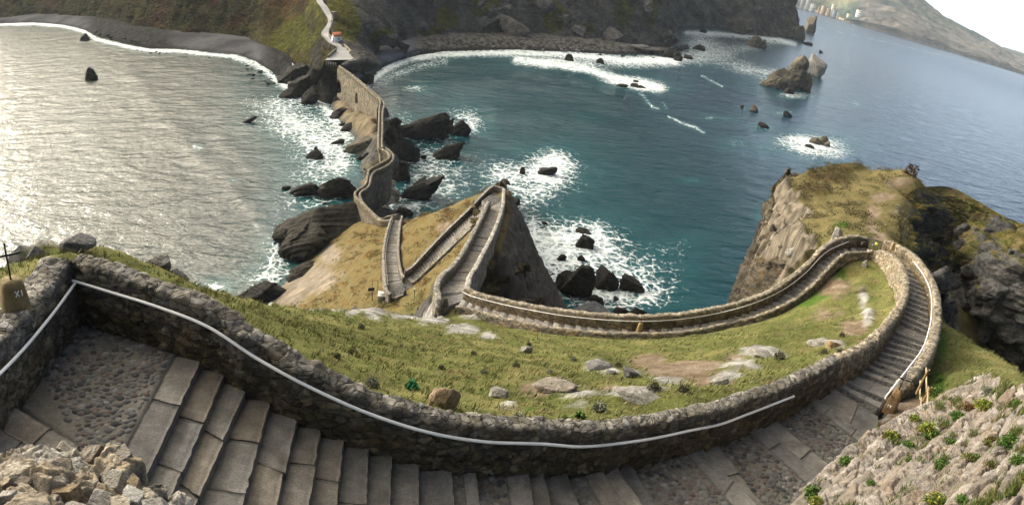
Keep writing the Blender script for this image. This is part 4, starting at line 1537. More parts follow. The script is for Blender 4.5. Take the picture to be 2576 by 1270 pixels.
# spur: dark face falling to the cove
top = [Pz(*a) for a in [(1258, 468, 23.2), (1268, 480, 22.8), (1264, 530, 23.2), (1252, 575, 24.0), (1238, 615, 25.0), (1214, 660, 26.4), (1197, 695, 27.3), (1187, 735, 28.3), (1232, 765, 29.0), (1290, 782, 29.4), (1360, 800, 29.9), (1440, 810, 30.6), (1520, 818, 31.0), (1640, 822, 31.6)]]
foot = [Pz(*a) for a in [(1262, 490, -1), (1282, 520, -1), (1297, 560, -1), (1308, 600, -1), (1318, 640, -1), (1326, 668, -1), (1342, 697, -1), (1365, 724, -1), (1392, 748, -1), (1418, 768, -1), (1446, 800, -1), (1475, 822, -1), (1515, 836, -1), (1610, 845, -1)]]
_rw = rows_between(top, foot, [0, .12, .35, .6, .82, 1], np.array([2, 3, 4, 4, 4, 4, 4, 4, 3, 2, 1, 0, 0, 0])[:, None])
_rj = np.random.RandomState(2)
for _i in (2, 3, 4, 5):
    _rw[_i] = _rw[_i]+(_rj.normal(size=_rw[_i].shape)*np.array([.7, .7, 0])-np.abs(_rj.normal(size=_rw[_i].shape))*np.array([0, 0, 1.3]))*(np.arange(len(top)) < 9)[:, None]*np.array([1, 1, 1.0 if _i < 5 else 0])
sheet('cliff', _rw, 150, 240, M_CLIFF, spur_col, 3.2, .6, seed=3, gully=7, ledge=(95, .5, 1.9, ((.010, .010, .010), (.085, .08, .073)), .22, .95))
# headland: ochre face on its left
top = [Pr(*a) for a in [(1962, 712, 57), (1980, 690, 58), (2002, 652, 60), (2004, 600, 65), (1996, 560, 70), (1992, 520, 76), (1985, 480, 84), (1975, 455, 88), (2010, 436, 92)]]
mid = [Pr(*a) for a in [(1838, 778, 66), (1848, 765, 68), (1862, 720, 71), (1880, 662, 75), (1894, 603, 79), (1908, 566, 82), (1924, 520, 86), (1936, 480, 90), (1970, 446, 95)]]
ft = [Pr(*a) for a in [(1845, 790, 100), (1855, 770, 104), (1868, 715, 110), (1884, 655, 114), (1898, 597, 118), (1911, 560, 120), (1927, 515, 123), (1940, 477, 125), (1975, 447, 128)]]
top, mid, ft = map(np.array, (top, mid, ft))
top = top+np.array([1.6, -.5, -1.1])
fb = mid+np.array([-3.0, 4.5, 0])
fb[:, 2] = -2
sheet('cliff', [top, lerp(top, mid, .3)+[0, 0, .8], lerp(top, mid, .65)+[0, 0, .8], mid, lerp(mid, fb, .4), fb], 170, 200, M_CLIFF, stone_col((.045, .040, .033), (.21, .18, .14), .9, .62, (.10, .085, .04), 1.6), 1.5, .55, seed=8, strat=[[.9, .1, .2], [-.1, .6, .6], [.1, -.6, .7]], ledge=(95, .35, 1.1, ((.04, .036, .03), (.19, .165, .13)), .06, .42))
# right hand gully
r0 = [Pr(*a) for a in [(2310, 690, 55), (2282, 640, 60), (2264, 590, 67), (2262, 545, 75), (2270, 500, 83), (2312, 474, 90), (2385, 470, 96.5), (2450, 500, 98), (2520, 541, 99), (2620, 590, 101)]]
r1 = [Pr(*a) for a in [(2322, 720, 57), (2300, 690, 64), (2292, 650, 72), (2294, 600, 80), (2308, 560, 86), (2345, 545, 91), (2395, 555, 94), (2450, 570, 95), (2520, 590, 94), (2620, 610, 93)]]
r2 = [Pr(*a) for a in [(2335, 750, 59), (2325, 740, 68), (2325, 710, 76), (2335, 680, 82), (2355, 655, 87), (2385, 645, 90), (2420, 655, 91), (2455, 650, 85), (2520, 632, 82), (2620, 640, 82)]]
r3 = [Pr(*a) for a in [(2350, 775, 62), (2350, 780, 72), (2360, 780, 80), (2375, 770, 84), (2395, 750, 88), (2420, 740, 89), (2440, 750, 88), (2470, 760, 80), (2525, 760, 79), (2620, 750, 79)]]
r4 = [Pr(*a) for a in [(2365, 800, 66), (2380, 815, 76), (2395, 830, 84), (2410, 840, 88), (2430, 845, 92), (2450, 855, 94), (2470, 865, 92), (2500, 882, 86), (2540, 896, 82), (2600, 860, 81)]]
r5 = [np.array([p[0]+6, p[1]+4, -2]) for p in r4]


def gully_col(P, nz, d, c1, e):
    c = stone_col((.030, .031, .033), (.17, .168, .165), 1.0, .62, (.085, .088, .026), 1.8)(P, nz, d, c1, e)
    x, y, _ = proj(P)
    grey = sstep(.3, .6, np.exp(-(((x-2530)/80)**2+((y-760)/130)**2))+.3*fbm(P*.5, 3))[:, None]
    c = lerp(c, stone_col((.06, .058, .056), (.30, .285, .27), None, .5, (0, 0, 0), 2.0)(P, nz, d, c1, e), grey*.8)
    gr = sstep(.35, .65, np.maximum(np.exp(-(((x-2440)/70)**2+((y-520)/40)**2)), np.maximum(np.exp(-(((x-2420)/40)**2+((y-610)/70)**2)), np.exp(-(((x-2560)/60)**2+((y-600)/40)**2))))+.5*fbm(P*.35+4, 4))[:, None]
    return lerp(c, lerp(np.array((.10, .10, .028)), np.array((.20, .15, .07)), sstep(-.2, .4, fbm(P*.5+9, 4))[:, None]), gr*.9)


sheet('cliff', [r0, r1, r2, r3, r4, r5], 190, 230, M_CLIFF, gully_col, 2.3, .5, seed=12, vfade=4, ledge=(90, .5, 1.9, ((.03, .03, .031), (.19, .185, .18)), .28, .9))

# ------------------------------------------------------------------ mainland
ROADL = [(788, -70, 375), (794.8, 0, 331), (806.6, 23.8, 321), (817.8, 40.9, 313), (825, 53.5, 307), (823.7, 65.4, 302), (809, 88.4, 293), (817, 102.5, 284), (829, 115.9, 277), (849.7, 127.8, 270), (835, 145, 262), (820, 162, 256)]
ROADR = [(800, -70, 375), (809.6, 0, 331), (823, 19.3, 321), (833.4, 39.4, 313), (837, 52, 307), (835, 65.4, 302), (826, 89, 293), (831, 102.5, 284), (850, 112, 277), (872, 126.3, 270), (886, 140, 263), (898, 152, 257)]


def gcol(x, y, z0=3.0, f=(1.0, 1.03, 1.065, 1.13, 1.3), ys=None):
    r = rz(x, y, z0)
    yy = [y, lerp(y, -20, .5), -25, -150, -420]
    return [Pr(x+(0 if k < 3 else 0), yy[k], r*f[k]) for k in range(5)]


def ccol(foot, crest, b=(.3, .6), up=None, bulge=.0):
    """foot (x,y,z), crest (x,y,r): straight flank with the crest as row 2, rows above continue just under the road"""
    a, c = Pz(*foot), Pr(*crest)
    m_ = lerp(a, c, .5)+np.array([0, 0, bulge])
    return [a, m_, c, c+np.array([3, 6, -1.0]), c+np.array([5, 12, -3.0])]


colsL = [gcol(x, y) for x, y in [(-140, 55), (-60, 52), (0, 50), (90, 40), (175, 45), (250, 50), (300, 65), (370, 78), (450, 88), (500, 90), (560, 95), (615, 102), (660, 118)]]
colsL += [ccol((700, 133, 2.5), (745, -60, 372), bulge=-2), ccol((738, 160, 2), (784, -20, 345), bulge=-1), ccol((765, 190, 1), (804, 24, 322), bulge=0), ccol((780, 215, .5), (815, 45, 311)),
          ccol((790, 240, .2), (818, 70, 300)), ccol((800, 258, -.3), (806, 90, 291), bulge=1), ccol((815, 266, -.5), (820, 112, 279), bulge=2), ccol((832, 262, -.3), (830, 140, 263), bulge=2), ccol((843, 250, .5), (820, 164, 255), bulge=1.5), ccol((852, 225, 1), (851, 172, 252), bulge=.5)]
RL = np.array(colsL).transpose(1, 0, 2)


def veg_col(P, nz, d, c1, e):
    x, y, r_ = proj(P)
    n1, n2 = fbm(P*.02, 4), fbm(P*.09+40, 4)
    g = lerp(np.array((.032, .031, .007)), np.array((.085, .074, .018)), sstep(-.3, .35, n2)[:, None])
    g = lerp(g, np.array((.085, .036, .014)), sstep(0, .35, n1+.5*fbm(P*.05+90, 3))[:, None]*.8)
    bright = np.exp(-(((x-770)/60)**2+((y-75)/50)**2))+np.exp(-(((x-690)/50)**2+((y-105)/40)**2))*.6
    g = lerp(g, np.array((.085, .092, .012)), sstep(.35, .75, bright+.5*n2)[:, None]*.8)
    rk = lerp(np.array((.014, .0135, .013)), np.array((.06, .056, .05)), np.clip(.5+.6*n2+.4*(c1-.5), 0, 1)[:, None])
    rkm = np.maximum(sstep(.45, .7, np.exp(-(((x-790)/75)**2+((y-215)/60)**2)*.8)+.45*fbm(P*.06+5, 3)), sstep(3.2, 1.2, P[:, 2])*.8)
    rkm = np.maximum(rkm, sstep(.55, .35, nz)*.5)
    return lerp(g, rk, rkm[:, None])


sheet('mainland_slope', RL, 210, 760, M_FARCLIFF, veg_col, 4.0, .12, edge_fade=False, seed=21, gully=34)

colsR = [ccol((858, 205, 1), (856, 170, 252)), ccol((880, 185, 1.5), (876, 162, 254)), ccol((905, 166, 2), (898, 153, 256)), ccol((925, 147, 3), (888, 138, 263)), ccol((948, 142, 3), (873, 122, 271), bulge=2), ccol((962, 128, 3), (846, 100, 284), bulge=3),
         ccol((990, 128, 3), (836, 70, 300), bulge=4), ccol((1020, 131, 3), (836, 45, 311), bulge=5), ccol((1042, 130, 3), (826, 15, 324), bulge=6), ccol((1052, 112, 3), (830, -40, 355), bulge=8)]
# from here on the wall of the bay itself
fr = [(1075, 104), (1130, 98), (1210, 96), (1290, 96), (1370, 98), (1440, 104), (1500, 108), (1560, 114), (1620, 116), (1690, 122), (1722, 118), (1728, 96), (1724, 76), (1765, 71), (1838, 76), (1880, 86), (1918, 92), (1960, 95), (1992, 98)]
for x, y in fr:
    r = rz(x, y, 2.0 if x < 1700 else 0.0)
    colsR.append([Pr(x, y, r), Pr(x-2, lerp(y, -20, .45), r*1.02), Pr(x-4, -22, r*1.045), Pr(x-6, -150, r*1.10), Pr(x-6, -330, r*1.3)])
re = rz(2012, 100, 0)
colsR.append([Pr(2012, 100, re), Pr(2021, 68, re*1.01), Pr(2017, 32, re*1.02), Pr(2003, 0, re*1.03), Pr(1980, -60, re*1.1)])
colsR.append([Pr(2013, 97, re*1.08), Pr(2021, 66, re*1.1), Pr(2017, 31, re*1.12), Pr(2002, 0, re*1.14), Pr(1978, -60, re*1.25)])
RR = np.array(colsR).transpose(1, 0, 2)


def bay_col(P, nz, d, c1, e):
    x, y, r_ = proj(P)
    n1, n2 = fbm(P*.025, 4), fbm(P*.1+40, 4)
    rk = lerp(np.array((.032, .031, .032)), np.array((.22, .205, .19)), np.clip(.45+.7*n2+.4*(c1-.5)+.4*n1, 0, 1)[:, None])
    ochre = lerp(np.array((.06, .046, .03)), np.array((.16, .125, .085)), sstep(-.3, .4, n2)[:, None])
    rk = lerp(rk, ochre, (sstep(1850, 2000, x)*.55*sstep(-.2, .3, n1+.3))[:, None])
    pale = np.exp(-(((x-1520)/60)**2+((y-60)/60)**2))
    rk = lerp(rk, np.array((.13, .125, .12)), sstep(.3, .8, pale+.5*n2)[:, None]*.6)
    gm = 0
    for cx, cy, ax, ay in [(1390, 40, 36, 55), (1570, 35, 26, 50), (1480, 70, 22, 20), (1640, 30, 14, 40), (1230, 20, 40, 40), (1090, 90, 40, 26), (1120, 50, 30, 40), (880, 60, 40, 50), (960, 95, 40, 26), (850, 20, 40, 40)]:
        gm = np.maximum(gm, np.exp(-(((x-cx)/ax)**2+((y-cy)/ay)**2)))
    g = lerp(np.array((.065, .068, .010)), np.array((.15, .135, .024)), sstep(-.3, .35, n2)[:, None])
    return lerp(rk, g, sstep(.32, .62, gm+.55*fbm(P*.07+8, 4))[:, None])


sheet('mainland_cliff', RR, 220, 860, M_FARCLIFF, bay_col, 6.0, .10, edge_fade=False, seed=31, gully=40, ledge=(98, 3, 11, ((.03, .03, .031), (.19, .18, .175)), .0, .5), strat=[[.8, .2, .3], [-.2, .9, .1], [.35, -.2, .8]])


# beaches
def strip(name, wl, bk, colf, nv=260, amp=.35, z1=3.4, lift=.0, nu=26):
    n = min(len(wl), len(bk))
    a = np.array([Pz(x, y, -.6) for x, y in wl])
    c = np.array([Pz(x, y, z1) for x, y in bk])
    o2 = (c-a)*np.array([1, 1, 0])
    e = c+o2/np.linalg.norm(o2, axis=1)[:, None]*28-np.array([0, 0, .3])
    G = np.einsum('vj,ijk->ivk', cr_mat(n, nv), np.array([a, lerp(a, c, .35)+[0, 0, .3], c, e]))
    G = np.einsum('ui,ijk->ujk', cr_mat(4, nu), G).reshape(-1, 3)
    G[:, 2] += amp*fbm(G*.25, 4)+amp*.6*np.abs(fbm(G*1.1, 3))
    o = mesh_np(name, G, gridF(nu, nv), M_PEBBLE, colf(G))
    tag(o, kind='structure')
    return o


wlL = [(-140, 64), (-60, 62), (0, 61), (90, 60), (165, 67), (215, 81), (240, 97), (270, 105), (330, 120), (380, 128), (450, 129), (530, 138), (590, 143), (640, 160), (670, 178), (705, 203), (740, 222)]
bkL = [(-140, 54), (-60, 50), (0, 48), (90, 38), (165, 42), (215, 45), (245, 48), (285, 58), (345, 72), (395, 80), (455, 87), (520, 90), (570, 96), (620, 103), (655, 118), (695, 134), (735, 165)]


def colL(P):
    x, y, _ = proj(P)
    n = fbm(P*.05, 4)
    c = lerp(np.array((.036, .036, .041)), np.array((.088, .087, .096)), sstep(-.3, .3, n)[:, None])
    dk = np.maximum(sstep(200, 250, x)*sstep(470, 400, x), sstep(640, 700, x))
    c = lerp(c, lerp(np.array((.007, .0068, .0065)), np.array((.030, .028, .027)), sstep(-.2, .3, fbm(P*.4, 3))[:, None]), np.clip(dk+.4*n, 0, 1)[:, None])
    return lerp(c, c*.45, sstep(1.2, .2, P[:, 2]+.6*n)[:, None])


strip('beach', wlL, bkL, colL)
wlR = [(900, 236), (919, 216), (945, 192), (975, 169), (1025, 149), (1090, 137), (1180, 132), (1290, 130), (1390, 133), (1480, 137), (1560, 141), (1640, 136), (1700, 130), (1735, 124)]
bkR = [(880, 180), (906, 162), (930, 145), (955, 138), (1000, 130), (1050, 112), (1130, 97), (1230, 94), (1340, 96), (1440, 103), (1530, 110), (1610, 115), (1680, 120), (1728, 112)]


def colR(P):
    x, y, _ = proj(P)
    n = fbm(P*.06, 4)
    c = lerp(np.array((.06, .068, .086)), np.array((.115, .124, .148)), sstep(-.3, .3, n)[:, None])
    c = lerp(c, lerp(np.array((.014, .0135, .0135)), np.array((.105, .098, .096)), sstep(-.3, .3, fbm(P*.5, 2)+.7*fbm(P*1.3, 2))[:, None]), sstep(1010, 1070, x)[:, None])
    return lerp(c, c*.22, sstep(1.5, .5, P[:, 2]+.5*n)[:, None])


strip('beach', wlR, bkR, colR, amp=.6)

# road down to the bridge
Lr, Rr = np.array([Pr(*a) for a in ROADL]), np.array([Pr(*a) for a in ROADR])
D1, D2 = crv(Lr, 240), crv(Rr, 240)
uu = np.linspace(-.03, 1.03, 9)
G = D1[:, None, :]*(1-uu)[None, :, None]+D2[:, None, :]*uu[None, :, None]
G[..., 2] = np.maximum(D1[:, 2], D2[:, 2])[:, None]*.5+np.minimum(D1[:, 2], D2[:, 2])[:, None]*.5+.9
q = G.reshape(-1, 3)
rc = lerp(np.array((.27, .265, .27)), np.array((.36, .35, .34)), sstep(-.3, .3, fbm(q*.12, 3))[:, None])
sk = G[:, [0, -1], :].copy()
road = mesh_np('road', q, gridF(240, 9), M_ROAD, rc)
tag(road, kind='structure')
ROADG = G
# embankment sides under the road
for sgn, e in ((0, 0), (-1, -1)):
    a = G[:, e, :]
    o_ = (G[:, e, :]-G[:, 4, :])
    o_ = o_/np.maximum(np.linalg.norm(o_, axis=1), 1e-6)[:, None]
    S_ = np.stack([a, a+o_*.4+[0, 0, -.6], a+o_*1.5+[0, 0, -3], a+o_*5+[0, 0, -9]], 0)
    S_ = np.einsum('ui,ijk->ujk', cr_mat(4, 24), S_)
    q = S_.reshape(-1, 3)
    q = q+np.stack([fbm(q*.4, 3), fbm(q*.4+9, 3), fbm(q*.4+20, 3)], -1)*np.repeat(np.linspace(0, .8, 24), 240)[:, None]
    gcol_ = lerp(np.array((.035, .036, .008)), np.array((.085, .08, .018)), sstep(-.3, .3, fbm(q*.3, 3))[:, None])
    dk_ = sstep(25, 12, q[:, 2])[:, None]
    gcol_ = lerp(gcol_, lerp(np.array((.012, .012, .012)), np.array((.05, .047, .043)), sstep(-.3, .3, fbm(q*.5, 3))[:, None]), dk_*.9)
    tag(mesh_np('road_bank', q, gridF(24, 240), M_FARGROUND, gcol_), kind='structure')

# ------------------------------------------------------------------ isthmus under the bridge
# ------------------------------------------------------------------ the stone bridge
BR = [((851.5, 172), (856.5, 172), 12.4), ((881.7, 195.5), (887.3, 193.7), 11.5), ((910, 218.6), (916, 216.8), 10.8), ((935, 242), (942.5, 239), 10.2), ((954, 259), (966, 263), 9.8), ((953, 276), (967, 277), 9.6), ((952, 293), (964, 292), 9.5),
      ((951, 329), (964, 326), 9.4), ((950, 375), (963, 374), 9.3), ((960, 384), (971, 379), 9.2), ((974, 394), (988, 393), 9.1), ((977, 406), (991, 410), 9.0), ((953, 421), (973, 428), 9.0), ((927, 436), (945, 441), 9.0),
      ((923, 450), (936, 454), 8.9), ((919, 468), (933, 472), 8.8), ((911, 479), (925, 484), 8.7), ((893, 492), (911, 493), 8.6), ((892, 503), (908, 503), 8.6), ((902, 515), (917, 521), 8.7), ((924, 537), (936, 542), 8.9), ((947, 562), (958, 560), 9.2), ((972, 567), (975, 555), 9.8), ((991, 561), (1000, 550), 10.4)]
IP = []
_LB, _RB = CRr(BR)
_tg = np.gradient((_LB+_RB)/2, axis=0)
_on = np.stack([_tg[:, 1], -_tg[:, 0], 0*_tg[:, 0]], -1)
_on /= np.linalg.norm(_on, axis=1)[:, None]
_on *= np.sign(((_RB-_LB)*_on).sum(1))[:, None]
_zl = [2, 3, 4, 5, 5.6, 5.6, 5, 4.5, 3.5, 2.6, 2, 1.4, 1.2, 1.2, 1.4, 1.6, 2.0, 2.5, 3.5, 5, 7, 8.4, 9.2, 9.8]
for _k in range(len(BR)):
    for _q, _z in ((_RB[_k]+_on[_k]*1.1, (.6 if _k < 20 else [4, 7, 8.5, 9.5][_k-20])), (_LB[_k]-_on[_k]*.9, _zl[_k])):
        IP.append(np.array([_q[0], _q[1], _z]))
for x, y, z_ in [(825, 268, -.8), (838, 292, -.6), (858, 320, -.6), (885, 342, -.6), (878, 374, -.6), (866, 388, -.8), (905, 402, -.5), (902, 422, -.5), (906, 452, -.5), (896, 482, -.5), (882, 508, -.6), (860, 535, -1),
                 (850, 240, 1.5), (870, 255, 3.5), (900, 278, 5.0), (925, 293, 6.2), (948, 303, 7), (870, 285, 2.2), (900, 310, 3), (930, 330, 4.5), (948, 335, 6), (945, 362, 5), (915, 350, 1.5), (860, 265, 2.5), (890, 295, 3.5),
                 (916, 405, .6), (925, 430, 1.2), (918, 455, 1.4), (915, 475, 1.4), (935, 400, 1.5), (945, 380, 3), (930, 370, 2.0), (905, 505, 2.2), (900, 530, 3.0), (925, 550, 5), (950, 578, 7.2),
                 (880, 200, 2), (900, 225, 2), (930, 245, 2), (970, 262, 4), (975, 300, 3), (972, 340, 3), (975, 375, 3.5), (995, 395, 3.5), (985, 300, -.8), (985, 340, -.6), (990, 375, -.6), (1012, 400, -.6), (1012, 440, -.6), (1005, 480, -.6), (998, 525, -.6), (1005, 548, .5), (1020, 560, 3),
                 (950, 255, -.8), (925, 232, -.8), (900, 205, -.8), (970, 280, -.8)]:
    IP.append(Pz(x, y, z_))
IP = np.array(IP)
cen2 = IP[:, :2].mean(0)
r_i = delaunay_2d_cdt([Vector(p) for p in (IP[:, :2]-cen2)], [], [], 0, 1e-5)
T2 = BVHTree.FromPolygons([Vector((v[0]+cen2[0], v[1]+cen2[1], IP[o[0]][2])) for v, o in zip(r_i[0], r_i[3])], [tuple(f) for f in r_i[2]])
gx2, gy2 = np.arange(IP[:, 0].min()-1, IP[:, 0].max()+1, .55), np.arange(IP[:, 1].min()-1, IP[:, 1].max()+1, .55)
GX2, GY2 = np.meshgrid(gx2, gy2)
Z2 = np.full(GX2.shape, -2.5)
for i in range(Z2.shape[0]):
    for j in range(Z2.shape[1]):
        h_ = T2.ray_cast(Vector((GX2[i, j], GY2[i, j], 200)), down)
        if h_[0] is not None:
            Z2[i, j] = h_[0].z
for it in range(3):
    Zp = np.pad(Z2, 1, mode='edge')
    Z2 = (Zp[:-2, 1:-1]+Zp[2:, 1:-1]+Zp[1:-1, :-2]+Zp[1:-1, 2:]+2*Z2)/6
q = np.stack([GX2, GY2, Z2], -1).reshape(-1, 3)
S = np.array([[.75, .35, .2], [-.35, .8, .3], [.2, -.45, .85]])
nzi = gnorm(q.reshape(*Z2.shape, 3))[..., 2].reshape(-1)
q[:, 2] += .5*ridged((q@S)*np.array([.12, .12, .5]), 4)+.3*np.abs(fbm(q*.7, 3))-.25
n2 = fbm(q*.3, 4)[:, None]
ci = lerp(np.array((.10, .08, .05)), np.array((.19, .15, .095)), sstep(-.3, .3, n2))
xi, yi, _ = proj(q)
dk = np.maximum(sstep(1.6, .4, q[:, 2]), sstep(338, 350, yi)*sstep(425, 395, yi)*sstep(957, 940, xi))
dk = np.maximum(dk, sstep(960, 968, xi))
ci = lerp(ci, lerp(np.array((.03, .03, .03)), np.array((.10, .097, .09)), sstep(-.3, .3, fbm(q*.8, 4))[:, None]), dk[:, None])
tag(mesh_np('isthmus', q, gridF(*Z2.shape), M_ROCK, ci), kind='structure')

bridge = empty('stone_bridge', (0, 0, 0))
tag(bridge, 'narrow winding stone bridge with pointed arches linking the islet to the mainland', 'bridge')
LB, RB = CRr(BR)
Ld, Rd = crv(LB, 700), crv(RB, 700)
uu = np.linspace(0, 1, 5)
G = Ld[:, None]*(1-uu)[None, :, None]+Rd[:, None]*uu[None, :, None]
q = G.reshape(-1, 3)
sB = np.concatenate([[0], np.cumsum(np.linalg.norm(np.diff((Ld+Rd)/2, axis=0), axis=1))])
tr = (np.floor(sB/.9) % 2)[:, None]*np.ones(5)
cd = np.array((.19, .175, .15))*(.8+.3*tr.reshape(-1)+.3*fbm(q*.8, 3))[:, None]
mesh_np('deck', q, gridF(700, 5), M_STEP, cd, parent=bridge)
pb = PAL*np.array([.95, .88, .75])
n_b = len(BR)
wall('parapet', None, LB, [.9]*n_b, .38, -1, [4, 5, 6, 4.5, 3, 2, 2, 2, 3, 2, 2.5, 4, 5, 5, 4.5, 4, 4, 4, 4, 3.5, 3.5, 3, 2, 1.5], ds=.3, scale=1.5, amp=.07, seed=31, parent=bridge, pal=pb, top=(.34, .31, .25), mortar=(.13, .115, .09))
wall('parapet', None, RB, [.9]*n_b, .38, 1, [4, 5, 7, 7, 5, 4, 4, 4, 5, 6, 7.5, 8, 8, 8.2, 8, 8, 7.5, 7, 6, 7, 7.5, 6, 3, 1.5], ds=.3, scale=1.5, amp=.07, seed=32, parent=bridge, pal=pb*.95, top=(.34, .31, .25), mortar=(.11, .10, .085))
# arcade wall: left face of the mainland end, with two pointed recesses
a0, a1 = 0, 175
line = Ld[a0:a1]
Tt = np.gradient(line, axis=0)
Tt[:, 2] = 0
Tt /= np.linalg.norm(Tt, axis=1)[:, None]
No = np.stack([-Tt[:, 1], Tt[:, 0], 0*Tt[:, 0]], -1)
if (No[50]@np.array([-1, -.5, 0])) < 0:
    No = -No
sL_ = np.concatenate([[0], np.cumsum(np.linalg.norm(np.diff(line, axis=0), axis=1))])
ns, nw = 260, 110
ss = np.linspace(0, sL_[-1], ns)
base_l = np.stack([np.interp(ss, sL_, line[:, k]) for k in range(3)], -1)
No_s = np.stack([np.interp(ss, sL_, No[:, k]) for k in range(3)], -1)
hw = np.linspace(.3, -9.5, nw)
Gw = base_l[None]+No_s[None]*.42+hw[:, None, None]*ZUP
xw, yw, _ = proj(Gw.reshape(-1, 3))
ins = np.zeros(ns*nw)


def arch_mask(cx, y0, y1, hw_):
    """pointed arch between y0 (apex) and y1 (sill), half width hw_ in units along the wall"""
    i = np.argmin(np.abs(proj(base_l+No_s*.42-[0, 0, 4.5])[0]-cx))
    s0 = ss[i]
    r0_ = proj(base_l[i][None])[2][0]
    c0_ = base_l[i]+No_s[i]*.42
    def zat(y):
        zz = np.linspace(2, -9.5, 200)
        return zz[np.argmin(np.abs(proj(c0_[None]+zz[:, None]*ZUP)[1]-y))]
    za, zb = zat(y0), zat(y1)
    S2, W2_ = np.meshgrid(ss-s0, hw)
    t_ = np.clip((W2_-zb)/(za-zb), 0, 1.2)
    half = hw_*np.sqrt(np.clip(1-((t_-.35)/.65)**2, 0, 1))
    half = np.where(t_ < .35, hw_, half)
    half = np.where((W2_ < zb) | (t_ > 1), 0, half)
    return sstep(.12, -.12, np.abs(S2)-half)*(half > 0)


am = np.maximum(arch_mask(853, 200, 238, 2.3), arch_mask(897, 233, 262, 1.25)).reshape(-1)
q = Gw.reshape(-1, 3)
f1, f2, c1, c2 = vor(q*1.4+.3*np.stack([fbm(q*.8, 2)]*3, -1))
ed = sstep(.03, .15, f2-f1)
NoF = np.broadcast_to(No_s[None], Gw.shape).reshape(-1, 3)
q2 = q+NoF*(.07*ed*(1-am)-am*2.4)[:, None]
cw = pb[(c1*8).astype(int) % 8]*(.75+.5*c2)[:, None]
cw = lerp(np.array((.13, .115, .085)), cw, ed[:, None])*(1+.3*fbm(q*.25, 3))[:, None]
mesh_np('arcade_wall', q2, gridF(nw, ns), M_STONE, cw, parent=bridge)

# ------------------------------------------------------------------ far coast
sh = [(1975, -2), (2010, 15), (2045, 29), (2080, 42), (2129, 60), (2180, 78), (2244, 98), (2300, 115), (2350, 131), (2400, 145), (2455, 158), (2480, 160), (2520, 171), (2576, 186), (2650, 207), (2720, 228)]
rg = [(1960, -120), (2010, -110), (2060, -100), (2120, -85), (2180, -70), (2240, -55), (2290, -30), (2330, 2), (2370, 30), (2420, 60), (2470, 88), (2500, 104), (2540, 128), (2580, 150), (2650, 185), (2720, 222)]
rs_ = [2950, 2950, 2950, 2950, 2950, 2950, 3000, 3050, 3150, 3250, 3400, 3500, 3700, 3900, 4200, 4500]
rows = []
A0 = np.array([Pr(x, y, r) for (x, y), r in zip(sh, rs_)])
A0[:, 2] = -1
tops = np.array([Pr(x, y, r*1.35) for (x, y), r in zip(rg, rs_)])
xs_ = np.array([s_[0] for s_ in sh])
clf = np.interp(xs_, [1975, 2110, 2150, 2240, 2400, 2720], [.04, .06, .3, .42, .45, .5])
A1 = np.array([Pr(lerp(s_[0], g_[0], c), lerp(s_[1], g_[1], c*.85), r*(1.012 if c > .1 else 1.06)) for s_, g_, c, r in zip(sh, rg, clf, rs_)])
A2 = np.array([Pr(lerp(s_[0], g_[0], .72), lerp(s_[1], g_[1], .70), r*1.16) for s_, g_, r in zip(sh, rg, rs_)])
A3 = tops
A4 = tops*np.array([1.2, 1.2, .5])


def far_col(P, nz, d, c1, e):
    x, y, _ = proj(P)
    n1, n2 = fbm(P*.0022, 4), fbm(P*.009+7, 4)
    g = lerp(np.array((.035, .055, .05)), np.array((.10, .115, .085)), sstep(-.25, .35, n1+.5*n2)[:, None])
    fld = np.exp(-(((x-2100)/80)**2+((y+5)/30)**2))
    g = lerp(g, np.array((.20, .20, .12)), sstep(.3, .8, fld+.5*n2)[:, None]*.7)
    rk = lerp(np.array((.08, .078, .078)), np.array((.19, .165, .15)), sstep(-.3, .3, n2)[:, None])
    low = sstep(170, 70, P[:, 2])*sstep(2130, 2180, x)
    m_ = sstep(.35, .6, low*.8+.5*n2+.25*n1)
    c = lerp(g, rk, m_[:, None])
    sand = sstep(9, 3, P[:, 2])*sstep(2160, 2110, x)
    return lerp(c, np.array((.5, .37, .25)), sand[:, None])


sheet('far_hills', [A0, A1, A2, A3, A4], 150, 300, M_FARGROUND, far_col, 26, .012, seed=41, strat=np.eye(3))
B0 = np.array([Pr(x, y, 6800) for x, y in [(2380, 100), (2440, 110), (2490, 112), (2540, 122), (2576, 132), (2650, 150), (2750, 176)]])
B1 = B0.copy()
B1[:, 2] = -5
B2 = B0*np.array([1.15, 1.15, .4])
sheet('far_hills', [B1*[.98, .98, 1], lerp(B1, B0, .5), B0, B2], 40, 120, M_FARGROUND, far_col, 40, .006, seed=44, strat=np.eye(3))
# ------------------------------------------------------------------ rocks
def ico(sub):
    bm = bmesh.new()
    bmesh.ops.create_icosphere(bm, subdivisions=sub, radius=1.0)
    V = np.array([v.co[:] for v in bm.verts])
    Fc = np.array([[v.index for v in f.verts] for f in bm.faces])
    bm.free()
    return V, Fc


ICO = {k: ico(k) for k in (2, 3, 4, 5, 6)}
DARK = ((.006, .0056, .0054), (.040, .037, .033))
GREY = ((.07, .068, .07), (.205, .20, .195))
STACK = ((.045, .038, .03), (.20, .175, .135))
OCHRE = ((.14, .09, .045), (.34, .25, .15))
PALE = ((.15, .14, .125), (.36, .34, .305))


